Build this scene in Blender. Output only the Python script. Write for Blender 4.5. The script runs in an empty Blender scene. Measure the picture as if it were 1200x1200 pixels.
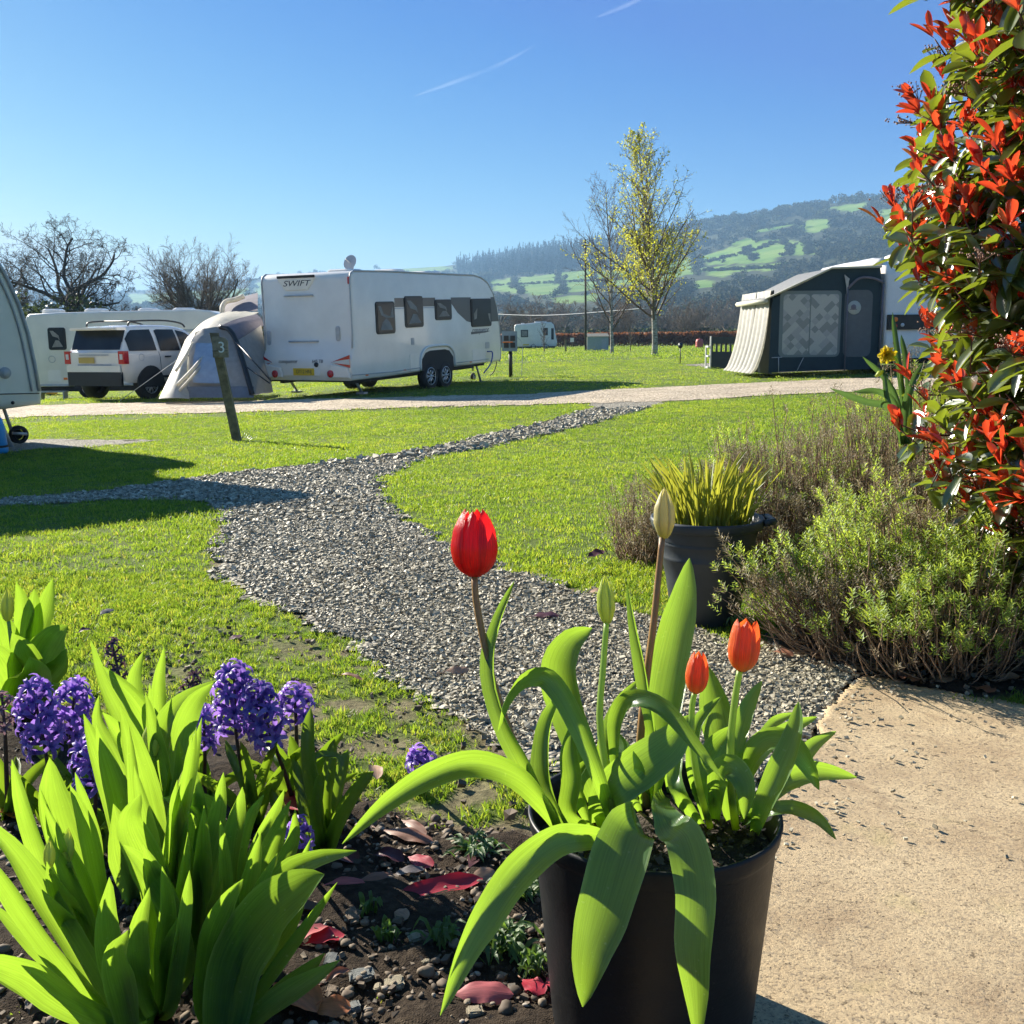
import bpy, bmesh, math, random
import numpy as np
from mathutils import Vector, Matrix
R = math.radians
random.seed(7)
RNG = np.random.default_rng(11)
scene = bpy.context.scene
COL = scene.collection

# ------------------------------------------------------------------ camera
CAMZ = 0.95
PITCH = R(9.69)
ROLL = R(0.6)
cam_d = bpy.data.cameras.new('camera')
cam_d.sensor_width = 36; cam_d.lens = 36; cam_d.clip_end = 60000; cam_d.clip_start = 0.02
cam = bpy.data.objects.new('camera', cam_d); COL.objects.link(cam)
CM = Matrix.Translation((0, 0, CAMZ)) @ Matrix.Rotation(R(90) - PITCH, 4, 'X') @ Matrix.Rotation(-ROLL, 4, 'Z')
cam.matrix_world = CM
scene.camera = cam
CR = np.array(CM.to_3x3())
CO = np.array([0, 0, CAMZ])

def P(u, v, d):
    "world point seen at (u,v) of the 1200 px photograph at distance d along the view axis"
    return CO + CR @ np.array([(u - 600) / 1200 * d, -(v - 600) / 1200 * d, -d])

def proj(X):
    X = np.asarray(X, float)
    c = (X - CO) @ CR
    d = -c[..., 2]
    d = np.where(np.abs(d) < 1e-6, 1e-6, d)
    return 600 + c[..., 0] / d * 1200, 600 - c[..., 1] / d * 1200, d

def sstep(a, b, x):
    t = np.clip((x - a) / (b - a), 0, 1)
    return t * t * (3 - 2 * t)

def H(x, y):
    "ground height"
    x = np.asarray(x, float); y = np.asarray(y, float)
    w = sstep(3, 13, y)
    tilt = -0.20 + 0.022 * np.clip(x, -13, 12)
    far = sstep(40, 80, y)
    f = tilt * (1 - far) - 0.30 * far
    f = f - 0.38 * sstep(24.5, 30, y) * sstep(-5, -8, x) * (1 - far)
    return w * f + 0.006 * np.sin(x * 2.1 + 1) * np.sin(y * 1.7) * sstep(1.2, 3, y)

def G(u, v, dmax=400):
    "ground point seen at pixel (u,v)"
    d = CR @ np.array([(u - 600) / 1200, -(v - 600) / 1200, -1.0])
    if d[2] > -0.003: d = d * 1.0; d[2] = -0.003
    ts = np.geomspace(.3, dmax * 1.2, 900)
    q = CO + d * ts[:, None]; f = q[:, 2] - H(q[:, 0], q[:, 1])
    k = int(np.argmax(f < 0)) or len(ts) - 1
    a, b_ = ts[k - 1], ts[k]
    for _ in range(30):
        m_ = (a + b_) / 2; p = CO + d * m_
        if p[2] > float(H(p[0], p[1])): a = m_
        else: b_ = m_
    return np.array([p[0], p[1], float(H(p[0], p[1]))])

def inpoly(x, y, poly):
    x = np.asarray(x); y = np.asarray(y)
    inside = np.zeros(x.shape, bool)
    n = len(poly)
    for i in range(n):
        x0, y0 = poly[i][0], poly[i][1]; x1, y1 = poly[(i + 1) % n][0], poly[(i + 1) % n][1]
        if y0 == y1: continue
        c = ((y0 > y) != (y1 > y)) & (x < (x1 - x0) * (y - y0) / (y1 - y0) + x0)
        inside ^= c
    return inside

def vnoise(x, y, s=1.0, seed=0):
    "cheap value noise 0..1"
    x = np.asarray(x) * s; y = np.asarray(y) * s
    xi = np.floor(x).astype(np.int64); yi = np.floor(y).astype(np.int64)
    fx = x - xi; fy = y - yi
    fx = fx * fx * (3 - 2 * fx); fy = fy * fy * (3 - 2 * fy)
    def h(a, b):
        n = (a * 374761393 + b * 668265263 + seed * 1442695041) & 0x7fffffff
        n = ((n ^ (n >> 13)) * 1274126177) & 0x7fffffff
        return ((n ^ (n >> 16)) & 0xffff) / 65535.0
    return (h(xi, yi) * (1 - fx) + h(xi + 1, yi) * fx) * (1 - fy) + (h(xi, yi + 1) * (1 - fx) + h(xi + 1, yi + 1) * fx) * fy

# ------------------------------------------------------------------ materials
def new_mat(name):
    m = bpy.data.materials.new(name); m.use_nodes = True
    nt = m.node_tree; nt.nodes.clear()
    return m, nt
class NB:
    def __init__(s, nt): s.nt = nt
    def n(s, t, ins=None, **kw):
        nd = s.nt.nodes.new(t)
        for k, v in kw.items(): setattr(nd, k, v)
        for k, v in (ins or {}).items():
            if hasattr(v, 'is_output') or isinstance(v, bpy.types.NodeSocket): s.nt.links.new(v, nd.inputs[k])
            else:
                if isinstance(v, tuple) and len(v) == 3 and nd.inputs[k].type == 'RGBA': v = v + (1,)
                nd.inputs[k].default_value = v
        return nd
    def ramp(s, fac, stops, interp='LINEAR'):
        nd = s.nt.nodes.new('ShaderNodeValToRGB'); cr = nd.color_ramp; cr.interpolation = interp
        while len(cr.elements) < len(stops): cr.elements.new(0.5)
        for e, (p, c) in zip(cr.elements, stops):
            e.position = p; e.color = tuple(c) + (1,) if len(c) == 3 else c
        s.nt.links.new(fac, nd.inputs[0]); return nd.outputs[0]
    def mix(s, fac, a, b, mode='MIX'):
        nd = s.nt.nodes.new('ShaderNodeMix'); nd.data_type = 'RGBA'; nd.blend_type = mode
        for i, v in ((0, fac), (6, a), (7, b)):
            if isinstance(v, bpy.types.NodeSocket): s.nt.links.new(v, nd.inputs[i])
            else: nd.inputs[i].default_value = v if not (isinstance(v, tuple) and len(v) == 3) else v + (1,)
        return nd.outputs[2]
    def math(s, op, a, b=0.0, clamp=False):
        nd = s.nt.nodes.new('ShaderNodeMath'); nd.operation = op; nd.use_clamp = clamp
        for i, v in ((0, a), (1, b)):
            if isinstance(v, bpy.types.NodeSocket): s.nt.links.new(v, nd.inputs[i])
            else: nd.inputs[i].default_value = v
        return nd.outputs[0]
    def noise(s, scale, detail=4, vec=None, rough=0.55, dist=0.0):
        i = {'Scale': scale, 'Detail': detail, 'Roughness': rough, 'Distortion': dist}
        if vec is not None: i['Vector'] = vec
        return s.n('ShaderNodeTexNoise', i).outputs[0]
    def pos(s): return s.n('ShaderNodeNewGeometry').outputs['Position']
    def obj(s): return s.n('ShaderNodeTexCoord').outputs['Object']
    def out(s, surf): s.n('ShaderNodeOutputMaterial', {'Surface': surf})

def simple(name, col, rough=0.5, metal=0.0, noise=0.0, nscale=8, bump=0.0, bscale=60, coat=0.0, spec=0.5):
    m, nt = new_mat(name); b = NB(nt)
    pr = b.n('ShaderNodeBsdfPrincipled', {'Base Color': col, 'Roughness': rough, 'Metallic': metal, 'Coat Weight': coat, 'Specular IOR Level': spec})
    if noise:
        nn = b.noise(nscale, 5, b.obj())
        c = b.ramp(nn, [(0.3, tuple(x * (1 - noise) for x in col)), (0.7, tuple(min(1, x * (1 + noise)) for x in col))])
        nt.links.new(c, pr.inputs['Base Color'])
    if bump:
        nb = b.noise(bscale, 4, b.obj())
        bp = b.n('ShaderNodeBump', {'Strength': bump, 'Distance': 0.01, 'Height': nb}); nt.links.new(bp.outputs[0], pr.inputs['Normal'])
    b.out(pr.outputs[0]); return m

def leafmat(name, stops, trans, tw=0.45, rough=0.35, vein=0.15, veinscale=60, spec=0.5, edge=None, spots=0.0, base=None, tip=None, bump=.25, coat=0.0):
    """leaf surface: colour by the per-leaf random number, parallel veins across, light passing through"""
    m, nt = new_mat(name); b = NB(nt)
    at = b.n('ShaderNodeAttribute', attribute_name='lf').outputs['Vector']
    sp = b.n('ShaderNodeSeparateXYZ', {0: at})
    col = b.ramp(sp.outputs[2], stops)
    mp = b.n('ShaderNodeCombineXYZ', {0: b.math('MULTIPLY', sp.outputs[0], veinscale), 1: b.math('MULTIPLY', sp.outputs[1], 3.0), 2: b.math('MULTIPLY', sp.outputs[2], 40.0)})
    vn = b.noise(1.0, 3, mp.outputs[0])
    k = b.math('ADD', b.math('MULTIPLY', b.math('SUBTRACT', vn, 0.5), vein * 2), 1.0)
    big = b.noise(9.0, 3, b.pos())
    k = b.math('MULTIPLY', k, b.math('ADD', b.math('MULTIPLY', big, 0.5), 0.75))
    kc = b.n('ShaderNodeCombineXYZ', {0: k, 1: k, 2: k}).outputs[0]
    c1 = b.mix(1.0, col, kc, 'MULTIPLY')
    if base is not None:
        f = b.ramp(sp.outputs[1], [(0.0, (1, 1, 1)), (0.28, (0, 0, 0))])
        c1 = b.mix(f, c1, base)
    if edge is not None:
        ab = b.math('ABSOLUTE', b.math('SUBTRACT', sp.outputs[0], 0.5))
        f = b.ramp(ab, [(0.44, (0, 0, 0)), (0.5, (1, 1, 1))])
        c1 = b.mix(b.math('MULTIPLY', f, 0.7), c1, edge)
    if tip is not None:
        f = b.math('MULTIPLY', b.ramp(b.math('ADD', sp.outputs[1], b.math('MULTIPLY', b.math('SUBTRACT', vn, .5), .06)), [(0.955, (0, 0, 0)), (0.98, (1, 1, 1))]), b.ramp(sp.outputs[2], [(0.55, (0, 0, 0)), (0.6, (.9, .9, .9))]))
        c1 = b.mix(f, c1, tip)
    if spots:
        s = b.noise(160, 2, b.pos(), 0.4)
        f = b.ramp(s, [(0.70, (0, 0, 0)), (0.76, (1, 1, 1))])
        c1 = b.mix(b.math('MULTIPLY', f, spots), c1, (0.5, 0.5, 0.32))
    pr = b.n('ShaderNodeBsdfPrincipled', {'Base Color': c1, 'Roughness': rough, 'Specular IOR Level': spec, 'Coat Weight': coat, 'Coat Roughness': .3})
    bp = b.n('ShaderNodeBump', {'Strength': bump, 'Distance': 0.002, 'Height': b.math('ADD', vn, b.math('MULTIPLY', b.noise(45.0, 3, b.pos()), .8))}); nt.links.new(bp.outputs[0], pr.inputs['Normal'])
    tc = b.mix(1.0, kc, trans, 'MULTIPLY')
    tr = b.n('ShaderNodeBsdfTranslucent', {'Color': tc})
    mx = b.n('ShaderNodeMixShader', {0: tw, 1: pr.outputs[0], 2: tr.outputs[0]})
    b.out(mx.outputs[0]); return m

# ------------------------------------------------------------------ objects
def tag(o, label=None, cat=None, group=None, kind=None):
    if label: o['label'] = label
    if cat: o['category'] = cat
    if group: o['group'] = group
    if kind: o['kind'] = kind
    return o
def thing(name, label, cat, loc=(0, 0, 0), rot=(0, 0, 0), group=None):
    o = bpy.data.objects.new(name, None); COL.objects.link(o)
    o.location = Vector([float(a) for a in loc]); o.rotation_euler = rot
    return tag(o, label, cat, group)
def copy_tree(o, parent=None):
    c = o.copy(); COL.objects.link(c); c.parent = parent
    for ch in [x for x in KIDS.get(o.name, [])]:
        copy_tree(ch, c)
    return c
KIDS = {}

class MB:
    def __init__(s): s.v = []; s.f = []; s.m = []; s.lf = []; s.smooth = []; s.n = 0; s.mir = False
    def add(s, V, F, mi=0, smooth=True, lf=None):
        V = np.asarray(V, float).reshape(-1, 3)
        s.v.append(V)
        s.f.extend([tuple(i + s.n for i in f) for f in F]); s.m.extend([mi] * len(F)); s.smooth.extend([smooth] * len(F))
        s.lf.append(np.zeros((len(V), 3)) if lf is None else np.asarray(lf, float).reshape(-1, 3))
        s.n += len(V); return s
    def box(s, lo, hi, mi=0, M=None):
        x0, y0, z0 = lo; x1, y1, z1 = hi
        V = np.array([(x, y, z) for z in (z0, z1) for y in (y0, y1) for x in (x0, x1)], float)
        if M is not None: V = V @ np.array(M)[:3, :3].T + np.array(M)[:3, 3]
        return s.add(V, [(0, 2, 3, 1), (4, 5, 7, 6), (0, 1, 5, 4), (2, 6, 7, 3), (0, 4, 6, 2), (1, 3, 7, 5)], mi, False)
    def tube(s, pts, rad, sides=8, mi=0, cap=True, rnd=0.0, smooth=True):
        pts = np.asarray(pts, float); n = len(pts)
        rad = np.broadcast_to(np.asarray(rad, float), (n,))
        T = np.gradient(pts, axis=0); T /= np.linalg.norm(T, axis=1)[:, None] + 1e-12
        up = np.array([0, 0, 1.0]) if abs(T[0][2]) < 0.9 else np.array([1.0, 0, 0])
        a = np.cross(T[0], up); a /= np.linalg.norm(a)
        V = []; L = []
        ang = np.linspace(0, 2 * np.pi, sides, endpoint=False)
        for i in range(n):
            a = a - T[i] * (a @ T[i]); a /= np.linalg.norm(a) + 1e-12
            b = np.cross(T[i], a)
            V.append(pts[i] + rad[i] * (np.cos(ang)[:, None] * a + np.sin(ang)[:, None] * b))
            L.append(np.stack([ang / 6.283, np.full(sides, i / (n - 1)), np.full(sides, rnd)], 1))
        F = [(i * sides + j, i * sides + (j + 1) % sides, (i + 1) * sides + (j + 1) % sides, (i + 1) * sides + j) for i in range(n - 1) for j in range(sides)]
        if cap: F += [tuple(reversed(range(sides))), tuple(range((n - 1) * sides, n * sides))]
        return s.add(np.concatenate(V), F, mi, smooth, np.concatenate(L))
    def lathe(s, prof, seg=32, c=(0, 0, 0), mi=0, axis=None, rnd=0.0):
        "prof: list of (r, z)"
        prof = np.asarray(prof, float); n = len(prof)
        ang = np.linspace(0, 2 * np.pi, seg, endpoint=False)
        V = np.stack([prof[:, 0][:, None] * np.cos(ang), prof[:, 0][:, None] * np.sin(ang), np.repeat(prof[:, 1][:, None], seg, 1)], -1).reshape(-1, 3)
        if axis is not None:
            q = Vector((0, 0, 1)).rotation_difference(Vector([float(t) for t in axis])).to_matrix(); V = V @ np.array(q).T
        F = [(i * seg + j, i * seg + (j + 1) % seg, (i + 1) * seg + (j + 1) % seg, (i + 1) * seg + j) for i in range(n - 1) for j in range(seg)]
        return s.add(V + np.asarray(c, float), F, mi, True)
    def grid(s, A, mi=0, smooth=True, lf=None):
        "A: (n,m,3)"
        n, m = A.shape[:2]
        F = [(i * m + j, i * m + j + 1, (i + 1) * m + j + 1, (i + 1) * m + j) for i in range(n - 1) for j in range(m - 1)]
        return s.add(A.reshape(-1, 3), F, mi, smooth, lf)
    def build(s, name, mats, parent=None, world=False, auto=None):
        V = np.concatenate(s.v) if s.v else np.zeros((0, 3))
        if world and parent is not None: V = V - np.array(parent_loc(parent))
        me = bpy.data.meshes.new(name)
        me.from_pydata(V.tolist(), [], s.f)
        mats = mats if isinstance(mats, (list, tuple)) else [mats]
        for m in mats: me.materials.append(m)
        me.polygons.foreach_set('material_index', s.m); me.polygons.foreach_set('use_smooth', s.smooth)
        a = me.attributes.new('lf', 'FLOAT_VECTOR', 'POINT'); a.data.foreach_set('vector', np.concatenate(s.lf).astype(np.float32).ravel())
        me.update()
        if auto is not None: me.set_sharp_from_angle(angle=R(auto))
        return link(name, me, parent)
def parent_loc(p):
    t = Vector((0, 0, 0))
    while p is not None: t += p.location; p = p.parent
    return t
def link(name, data, parent=None):
    o = bpy.data.objects.new(name, data); COL.objects.link(o)
    if parent is not None: o.parent = parent; KIDS.setdefault(parent.name, []).append(o)
    return o
def npmesh(name, V, F, mat, parent=None, lf=None, smooth=False):
    "fast mesh from arrays; F (n,k)"
    me = bpy.data.meshes.new(name); V = np.asarray(V, np.float32); F = np.asarray(F, np.int32); k = F.shape[1]
    me.vertices.add(len(V)); me.vertices.foreach_set('co', V.ravel())
    me.loops.add(F.size); me.loops.foreach_set('vertex_index', F.ravel())
    me.polygons.add(len(F)); me.polygons.foreach_set('loop_start', np.arange(0, F.size, k, dtype=np.int32))
    me.polygons.foreach_set('use_smooth', np.full(len(F), smooth))
    if lf is not None:
        a = me.attributes.new('lf', 'FLOAT_VECTOR', 'POINT'); a.data.foreach_set('vector', np.asarray(lf, np.float32).ravel())
    for m in (mat if isinstance(mat, (list, tuple)) else [mat]): me.materials.append(m)
    me.update(calc_edges=True)
    return link(name, me, parent)

def catmull(pts, n):
    pts = np.asarray(pts, float); k = len(pts)
    if k == 2: return pts[0] + (pts[1] - pts[0]) * np.linspace(0, 1, n)[:, None]
    ext = np.vstack([2 * pts[0] - pts[1], pts, 2 * pts[-1] - pts[-2]])
    out = []
    for t in np.linspace(0, k - 1, n):
        i = min(int(t), k - 2); f = t - i
        p0, p1, p2, p3 = ext[i:i + 4]
        out.append(0.5 * (2 * p1 + (p2 - p0) * f + (2 * p0 - 5 * p1 + 4 * p2 - p3) * f * f + (3 * p1 - p0 - 3 * p2 + p3) * f ** 3))
    return np.array(out)

PROF = {
 'tulip': ([0, .1, .3, .5, .7, .85, .95, 1], [.40, .55, .88, 1, .88, .58, .27, .02]),
 'strap': ([0, .1, .5, .85, .96, 1], [.8, .95, 1, .8, .4, .05]),
 'photo': ([0, .08, .25, .5, .75, .92, 1], [.06, .15, .72, 1, .95, .58, .05]),
}
def leaf(mb, pts, w, n=14, m=6, prof='tulip', cup=.22, twist=0.0, facing=None, rnd=None, wav=0.0, mi=0):
    c = catmull(pts, n)
    T = np.gradient(c, axis=0); T /= np.linalg.norm(T, axis=1)[:, None] + 1e-12
    t = np.linspace(0, 1, n)
    tw = np.interp(t, np.linspace(0, 1, len(twist)), twist) if hasattr(twist, '__len__') else np.full(n, float(twist))
    W = np.interp(t, *PROF[prof]) * w
    rnd = random.random() if rnd is None else rnd
    A = np.zeros((n, m + 1, 3)); L = np.zeros((n, m + 1, 3))
    s = np.linspace(-1, 1, m + 1); ph = random.random() * 6
    for i in range(n):
        f = (CO - c[i]) if facing is None else np.asarray(facing, float)
        f = f / np.linalg.norm(f)
        sd = np.cross(T[i], f); sd /= np.linalg.norm(sd) + 1e-9
        nr = np.cross(sd, T[i])
        a = tw[i]; sd2 = sd * math.cos(a) + nr * math.sin(a); nr2 = -sd * math.sin(a) + nr * math.cos(a)
        wv = wav * W[i] * np.sin(t[i] * 14 + ph + s * 1.2) * s ** 2
        A[i] = c[i] + sd2 * (s * W[i] * .5 * (1 - .25 * abs(cup)))[:, None] + nr2 * (cup * W[i] * s ** 2 + wv)[:, None]
        L[i, :, 0] = (s + 1) / 2; L[i, :, 1] = t[i]; L[i, :, 2] = rnd
    mb.grid(A, mi, True, L.reshape(-1, 3))
# ------------------------------------------------------------------ light
SUN_EL = R(27); SUN_DIR = np.array([-0.73, 0.68]); SUN_DIR = SUN_DIR / np.linalg.norm(SUN_DIR)
S3 = np.array([SUN_DIR[0] * math.cos(SUN_EL), SUN_DIR[1] * math.cos(SUN_EL), math.sin(SUN_EL)])
world = bpy.data.worlds.new('World'); scene.world = world; world.use_nodes = True
wn = world.node_tree; wn.nodes.clear(); wb = NB(wn)
sky = wb.n('ShaderNodeTexSky'); sky.sky_type = 'NISHITA'; sky.sun_disc = False
sky.sun_elevation = SUN_EL; sky.sun_rotation = math.atan2(SUN_DIR[0], SUN_DIR[1])
sky.air_density = 1.0; sky.dust_density = 0.25; sky.ozone_density = 2.6; sky.altitude = 0
ss = wb.n('ShaderNodeSeparateColor', {0: sky.outputs[0]})
def chan(k, a, pw, lo, hi):
    c_ = wb.math('MULTIPLY', wb.math('POWER', ss.outputs[k], pw), a)
    c_ = wb.math('MINIMUM', wb.math('MAXIMUM', c_, lo), hi)
    return wb.math('ADD', c_, wb.math('MULTIPLY', wb.math('MAXIMUM', wb.math('SUBTRACT', ss.outputs[k], 16.0), 0.0), .12))
sc = wb.n('ShaderNodeCombineColor', {0: chan(0, .029, 2.2, .22, 2.8), 1: chan(1, .096, 1.58, .72, 3.3), 2: chan(2, .90, .55, 1.65, 3.2)})
bg = wb.n('ShaderNodeBackground', {'Color': sc.outputs[0], 'Strength': 0.1})
wb.n('ShaderNodeOutputWorld', {'Surface': bg.outputs[0]})
sl = bpy.data.lights.new('sun', 'SUN'); sl.energy = 5.0; sl.angle = R(0.5); sl.color = (1.0, 0.93, 0.80)
so = bpy.data.objects.new('sun', sl); COL.objects.link(so)
so.rotation_euler = Vector([float(t) for t in S3]).to_track_quat('Z', 'Y').to_euler(); so.location = (0, 0, 50)
scene.view_settings.view_transform = 'Standard'; scene.view_settings.look = 'None'
scene.view_settings.exposure = 1.5; scene.view_settings.gamma = 1.0
scene.cycles.use_denoising = True
scene.cycles.max_bounces = 7; scene.cycles.diffuse_bounces = 3; scene.cycles.glossy_bounces = 2
scene.cycles.transmission_bounces = 4; scene.cycles.transparent_max_bounces = 8; scene.cycles.volume_bounces = 0
scene.cycles.use_adaptive_sampling = True; scene.cycles.adaptive_threshold = 0.02
scene.cycles.sample_clamp_indirect = 6

# ------------------------------------------------------------------ outlines (traced on the ground)
def gpoly(L): return np.array([G(u, v)[:2] for u, v in L])
PATH = gpoly([(-60, 592), (0, 586), (100, 578), (200, 566), (300, 552), (400, 541), (480, 531), (560, 514), (640, 495), (695, 480), (690, 472),
              (775, 470), (775, 473), (720, 490), (640, 510), (540, 530), (480, 545), (447, 562), (443, 580), (470, 610), (520, 640), (590, 667), (680, 697), (740, 718),
              (800, 735), (900, 765), (1010, 792), (985, 818), (940, 890), (880, 940), (720, 930), (600, 880), (520, 840), (493, 823), (427, 764), (363, 732), (299, 703), (261, 673), (254, 641), (260, 609), (252, 588), (130, 586), (0, 594), (-60, 600)])
ROAD_T = [(-500, 486), (-200, 481), (0, 477), (50, 475), (300, 470), (600, 463), (760, 455), (1000, 444), (1200, 436), (1500, 428)]
ROAD_B = [(-500, 512), (-200, 503), (0, 492), (50, 488), (300, 483), (560, 476), (690, 473), (775, 471), (1000, 459), (1040, 457), (1200, 450), (1500, 440)]
ROAD = np.vstack([gpoly(ROAD_T), gpoly(ROAD_B)[::-1]])
PAD = gpoly([(-200, 545), (0, 532), (40, 527), (100, 525), (160, 520), (190, 516), (110, 516), (60, 515), (20, 517), (-200, 528)])
PAD2 = gpoly([(800, 428), (850, 433), (900, 437), (1030, 433), (1030, 428), (860, 424)])
SLAB = np.vstack([gpoly([(985, 815), (1003, 797), (1100, 812), (1200, 832)]), [[3.6, 2.2], [3.6, -2.5], [0.10, -2.5], [0.10, 1.05]], gpoly([(860, 1010), (935, 895)])])
BED = np.vstack([gpoly([(-300, 800), (-100, 815), (80, 830), (250, 855), (380, 890), (430, 935), (480, 965), (560, 975), (640, 985)]), gpoly([(700, 1010), (780, 1060)]), [[0.28, 1.1], [0.10, 1.05], [0.10, -2], [-3, -2]]])

def under_shrub(x, y):
    return (((x - 1.35) / .55) ** 2 + ((y - 2.98) / .42) ** 2 < 1) | (((x - 1.95) / .6) ** 2 + ((y - 2.9) / .55) ** 2 < 1)
def grassness(x, y):
    """0 bare .. 1 full lawn, on the ground"""
    jx = (vnoise(x, y, 9, 1) - .5) * .12 + (vnoise(x, y, 31, 2) - .5) * .05; jy = (vnoise(x, y, 9, 3) - .5) * .12 + (vnoise(x, y, 31, 4) - .5) * .05
    nr = 1.0 + sstep(5, 20, y) * 1.0
    X = x + jx * nr; Y = y + jy * nr
    g = np.ones(np.shape(x))
    for pl in (PATH, PAD, SLAB): g = np.where(inpoly(X, Y, pl), 0, g)
    g = np.where(inpoly(X, Y, ROAD) | inpoly(X, Y, PAD2), 0, g)
    g = np.where(inpoly(X, Y, BED), 0.06, g)
    g = np.where(under_shrub(X, Y), 0.0, g)
    u, v, d = proj(np.stack([x, y, H(x, y)], -1))
    # worn patches near the bed and along the path edge
    wear = sstep(690, 790, v + (vnoise(x, y, 5, 7) - .5) * 60) * sstep(150, 330, u + (vnoise(x, y, 4, 8) - .5) * 120) * (u < 800) * (d < 6) * (d > .2)
    n = vnoise(x, y, 7, 5) * .6 + vnoise(x, y, 17, 6) * .4
    worn = sstep(.50, .60, n)
    g = g * np.where((wear > 0) & (g > .5), 1 - wear * (0.0 + 0.78 * worn), 1)
    return g

# ------------------------------------------------------------------ ground
def axis(a, b, step, far, n):
    core = np.arange(a, b + 1e-6, step)
    t = np.linspace(0, 1, n + 1)[1:]
    out = b + (far - b) * (np.exp(t * 6) - 1) / (math.exp(6) - 1)
    return core, out
cx, ox = axis(-3.0, 3.0, 0.04, 5000, 90)
xs = np.concatenate([-ox[::-1], cx, ox])
cy, oy = axis(0.4, 7.0, 0.04, 6000, 110)
ys = np.concatenate([[-40, -20, -8, -4, -2, -1, -.5, 0, .2], cy, oy])
X, Y = np.meshgrid(xs, ys)
Z = H(X, Y)
near = (Y > .2) & (Y < 7.1) & (np.abs(X) < 3.1)
gr = grassness(X, Y)
bed = (inpoly(X, Y, BED) | under_shrub(X, Y)) & (Y < 7)
Z = Z + np.where(near & bed, (vnoise(X, Y, 14, 9) - .5) * .035 + (vnoise(X, Y, 40, 10) - .5) * .014 + .012, 0)
Z = Z + np.where(near & ~bed & (gr < .9), (vnoise(X, Y, 20, 19) - .5) * .010, 0)
Z = Z - np.where(inpoly(X, Y, SLAB), .03, 0)
ny, nx = X.shape
idx = np.arange(nx * ny).reshape(ny, nx)
F = np.stack([idx[:-1, :-1], idx[:-1, 1:], idx[1:, 1:], idx[1:, :-1]], -1).reshape(-1, 4)
m_ground, nt = new_mat('ground'); b = NB(nt)
at = b.n('ShaderNodeSeparateXYZ', {0: b.n('ShaderNodeAttribute', attribute_name='lf').outputs['Vector']})
pos = b.pos()
n1 = b.noise(0.5, 6, pos); n2 = b.noise(60, 4, pos); n3 = b.noise(6, 5, pos); n5 = b.noise(400, 2, pos)
lawn = b.ramp(n1, [(0.3, (0.065, 0.115, 0.02)), (0.55, (0.115, 0.165, 0.028)), (0.75, (0.165, 0.20, 0.038))])
lawn = b.mix(b.math('MULTIPLY', n3, 0.6), lawn, (0.15, 0.18, 0.04))
lawn = b.mix(1.0, lawn, b.ramp(n2, [(0.3, (0.55, 0.55, 0.55)), (0.7, (1.3, 1.3, 1.3))]), 'MULTIPLY')
dirt = b.ramp(n3, [(0.3, (0.13, 0.10, 0.06)), (0.6, (0.24, 0.19, 0.12)), (0.8, (0.30, 0.25, 0.16))])
dirt = b.mix(1.0, dirt, b.ramp(n2, [(0.3, (0.7, 0.7, 0.7)), (0.7, (1.2, 1.2, 1.2))]), 'MULTIPLY')
soil = b.ramp(n2, [(0.3, (0.018, 0.012, 0.008)), (0.6, (0.05, 0.036, 0.024)), (0.85, (0.10, 0.075, 0.05))])
c = b.mix(at.outputs[0], dirt, lawn); c = b.mix(at.outputs[1], c, soil)
pr = b.n('ShaderNodeBsdfPrincipled', {'Base Color': c, 'Roughness': 0.95, 'Specular IOR Level': 0.15})
bp = b.n('ShaderNodeBump', {'Strength': 0.8, 'Distance': 0.012, 'Height': b.math('ADD', n2, b.math('MULTIPLY', n5, .5))}); nt.links.new(bp.outputs[0], pr.inputs['Normal'])
b.out(pr.outputs[0])
lf = np.stack([np.where(bed, 0, np.clip(gr, 0, 1)), bed.astype(float), np.zeros_like(gr)], -1)
lf[..., 0] = np.where(Y > 8, 1, lf[..., 0])
o = npmesh('ground', np.stack([X, Y, Z], -1).reshape(-1, 3), F, m_ground, lf=lf.reshape(-1, 3), smooth=True)
tag(o, 'mown green camp site field', None, None, 'structure')

# ------------------------------------------------------------------ gravel sheets
def gravelmat(name, dark, mid, light, sc=70, bumpd=.02):
    m, nt = new_mat(name); b = NB(nt); pos = b.pos()
    vo = b.n('ShaderNodeTexVoronoi', {'Scale': sc, 'Vector': pos})
    c = b.ramp(b.n('ShaderNodeSeparateXYZ', {0: vo.outputs['Color']}).outputs[0], [(0.0, dark), (0.5, mid), (1.0, light)])
    big = b.ramp(b.noise(1.3, 5, pos), [(0.3, (0.75, 0.75, 0.75)), (0.7, (1.15, 1.15, 1.15))])
    c = b.mix(1.0, c, big, 'MULTIPLY')
    pr = b.n('ShaderNodeBsdfPrincipled', {'Base Color': c, 'Roughness': 0.85})
    h = b.math('SUBTRACT', 1.0, vo.outputs['Distance'])
    bp = b.n('ShaderNodeBump', {'Strength': 1.0, 'Distance': bumpd, 'Height': h}); nt.links.new(bp.outputs[0], pr.inputs['Normal'])
    b.out(pr.outputs[0]); return m
m_gravel = gravelmat('slate_gravel_bed', (0.08, 0.07, 0.052), (0.24, 0.215, 0.165), (0.46, 0.42, 0.33), 55)
m_road = gravelmat('road_gravel', (0.26, 0.20, 0.13), (0.48, 0.385, 0.265), (0.66, 0.55, 0.41), 28, .03)
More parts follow.
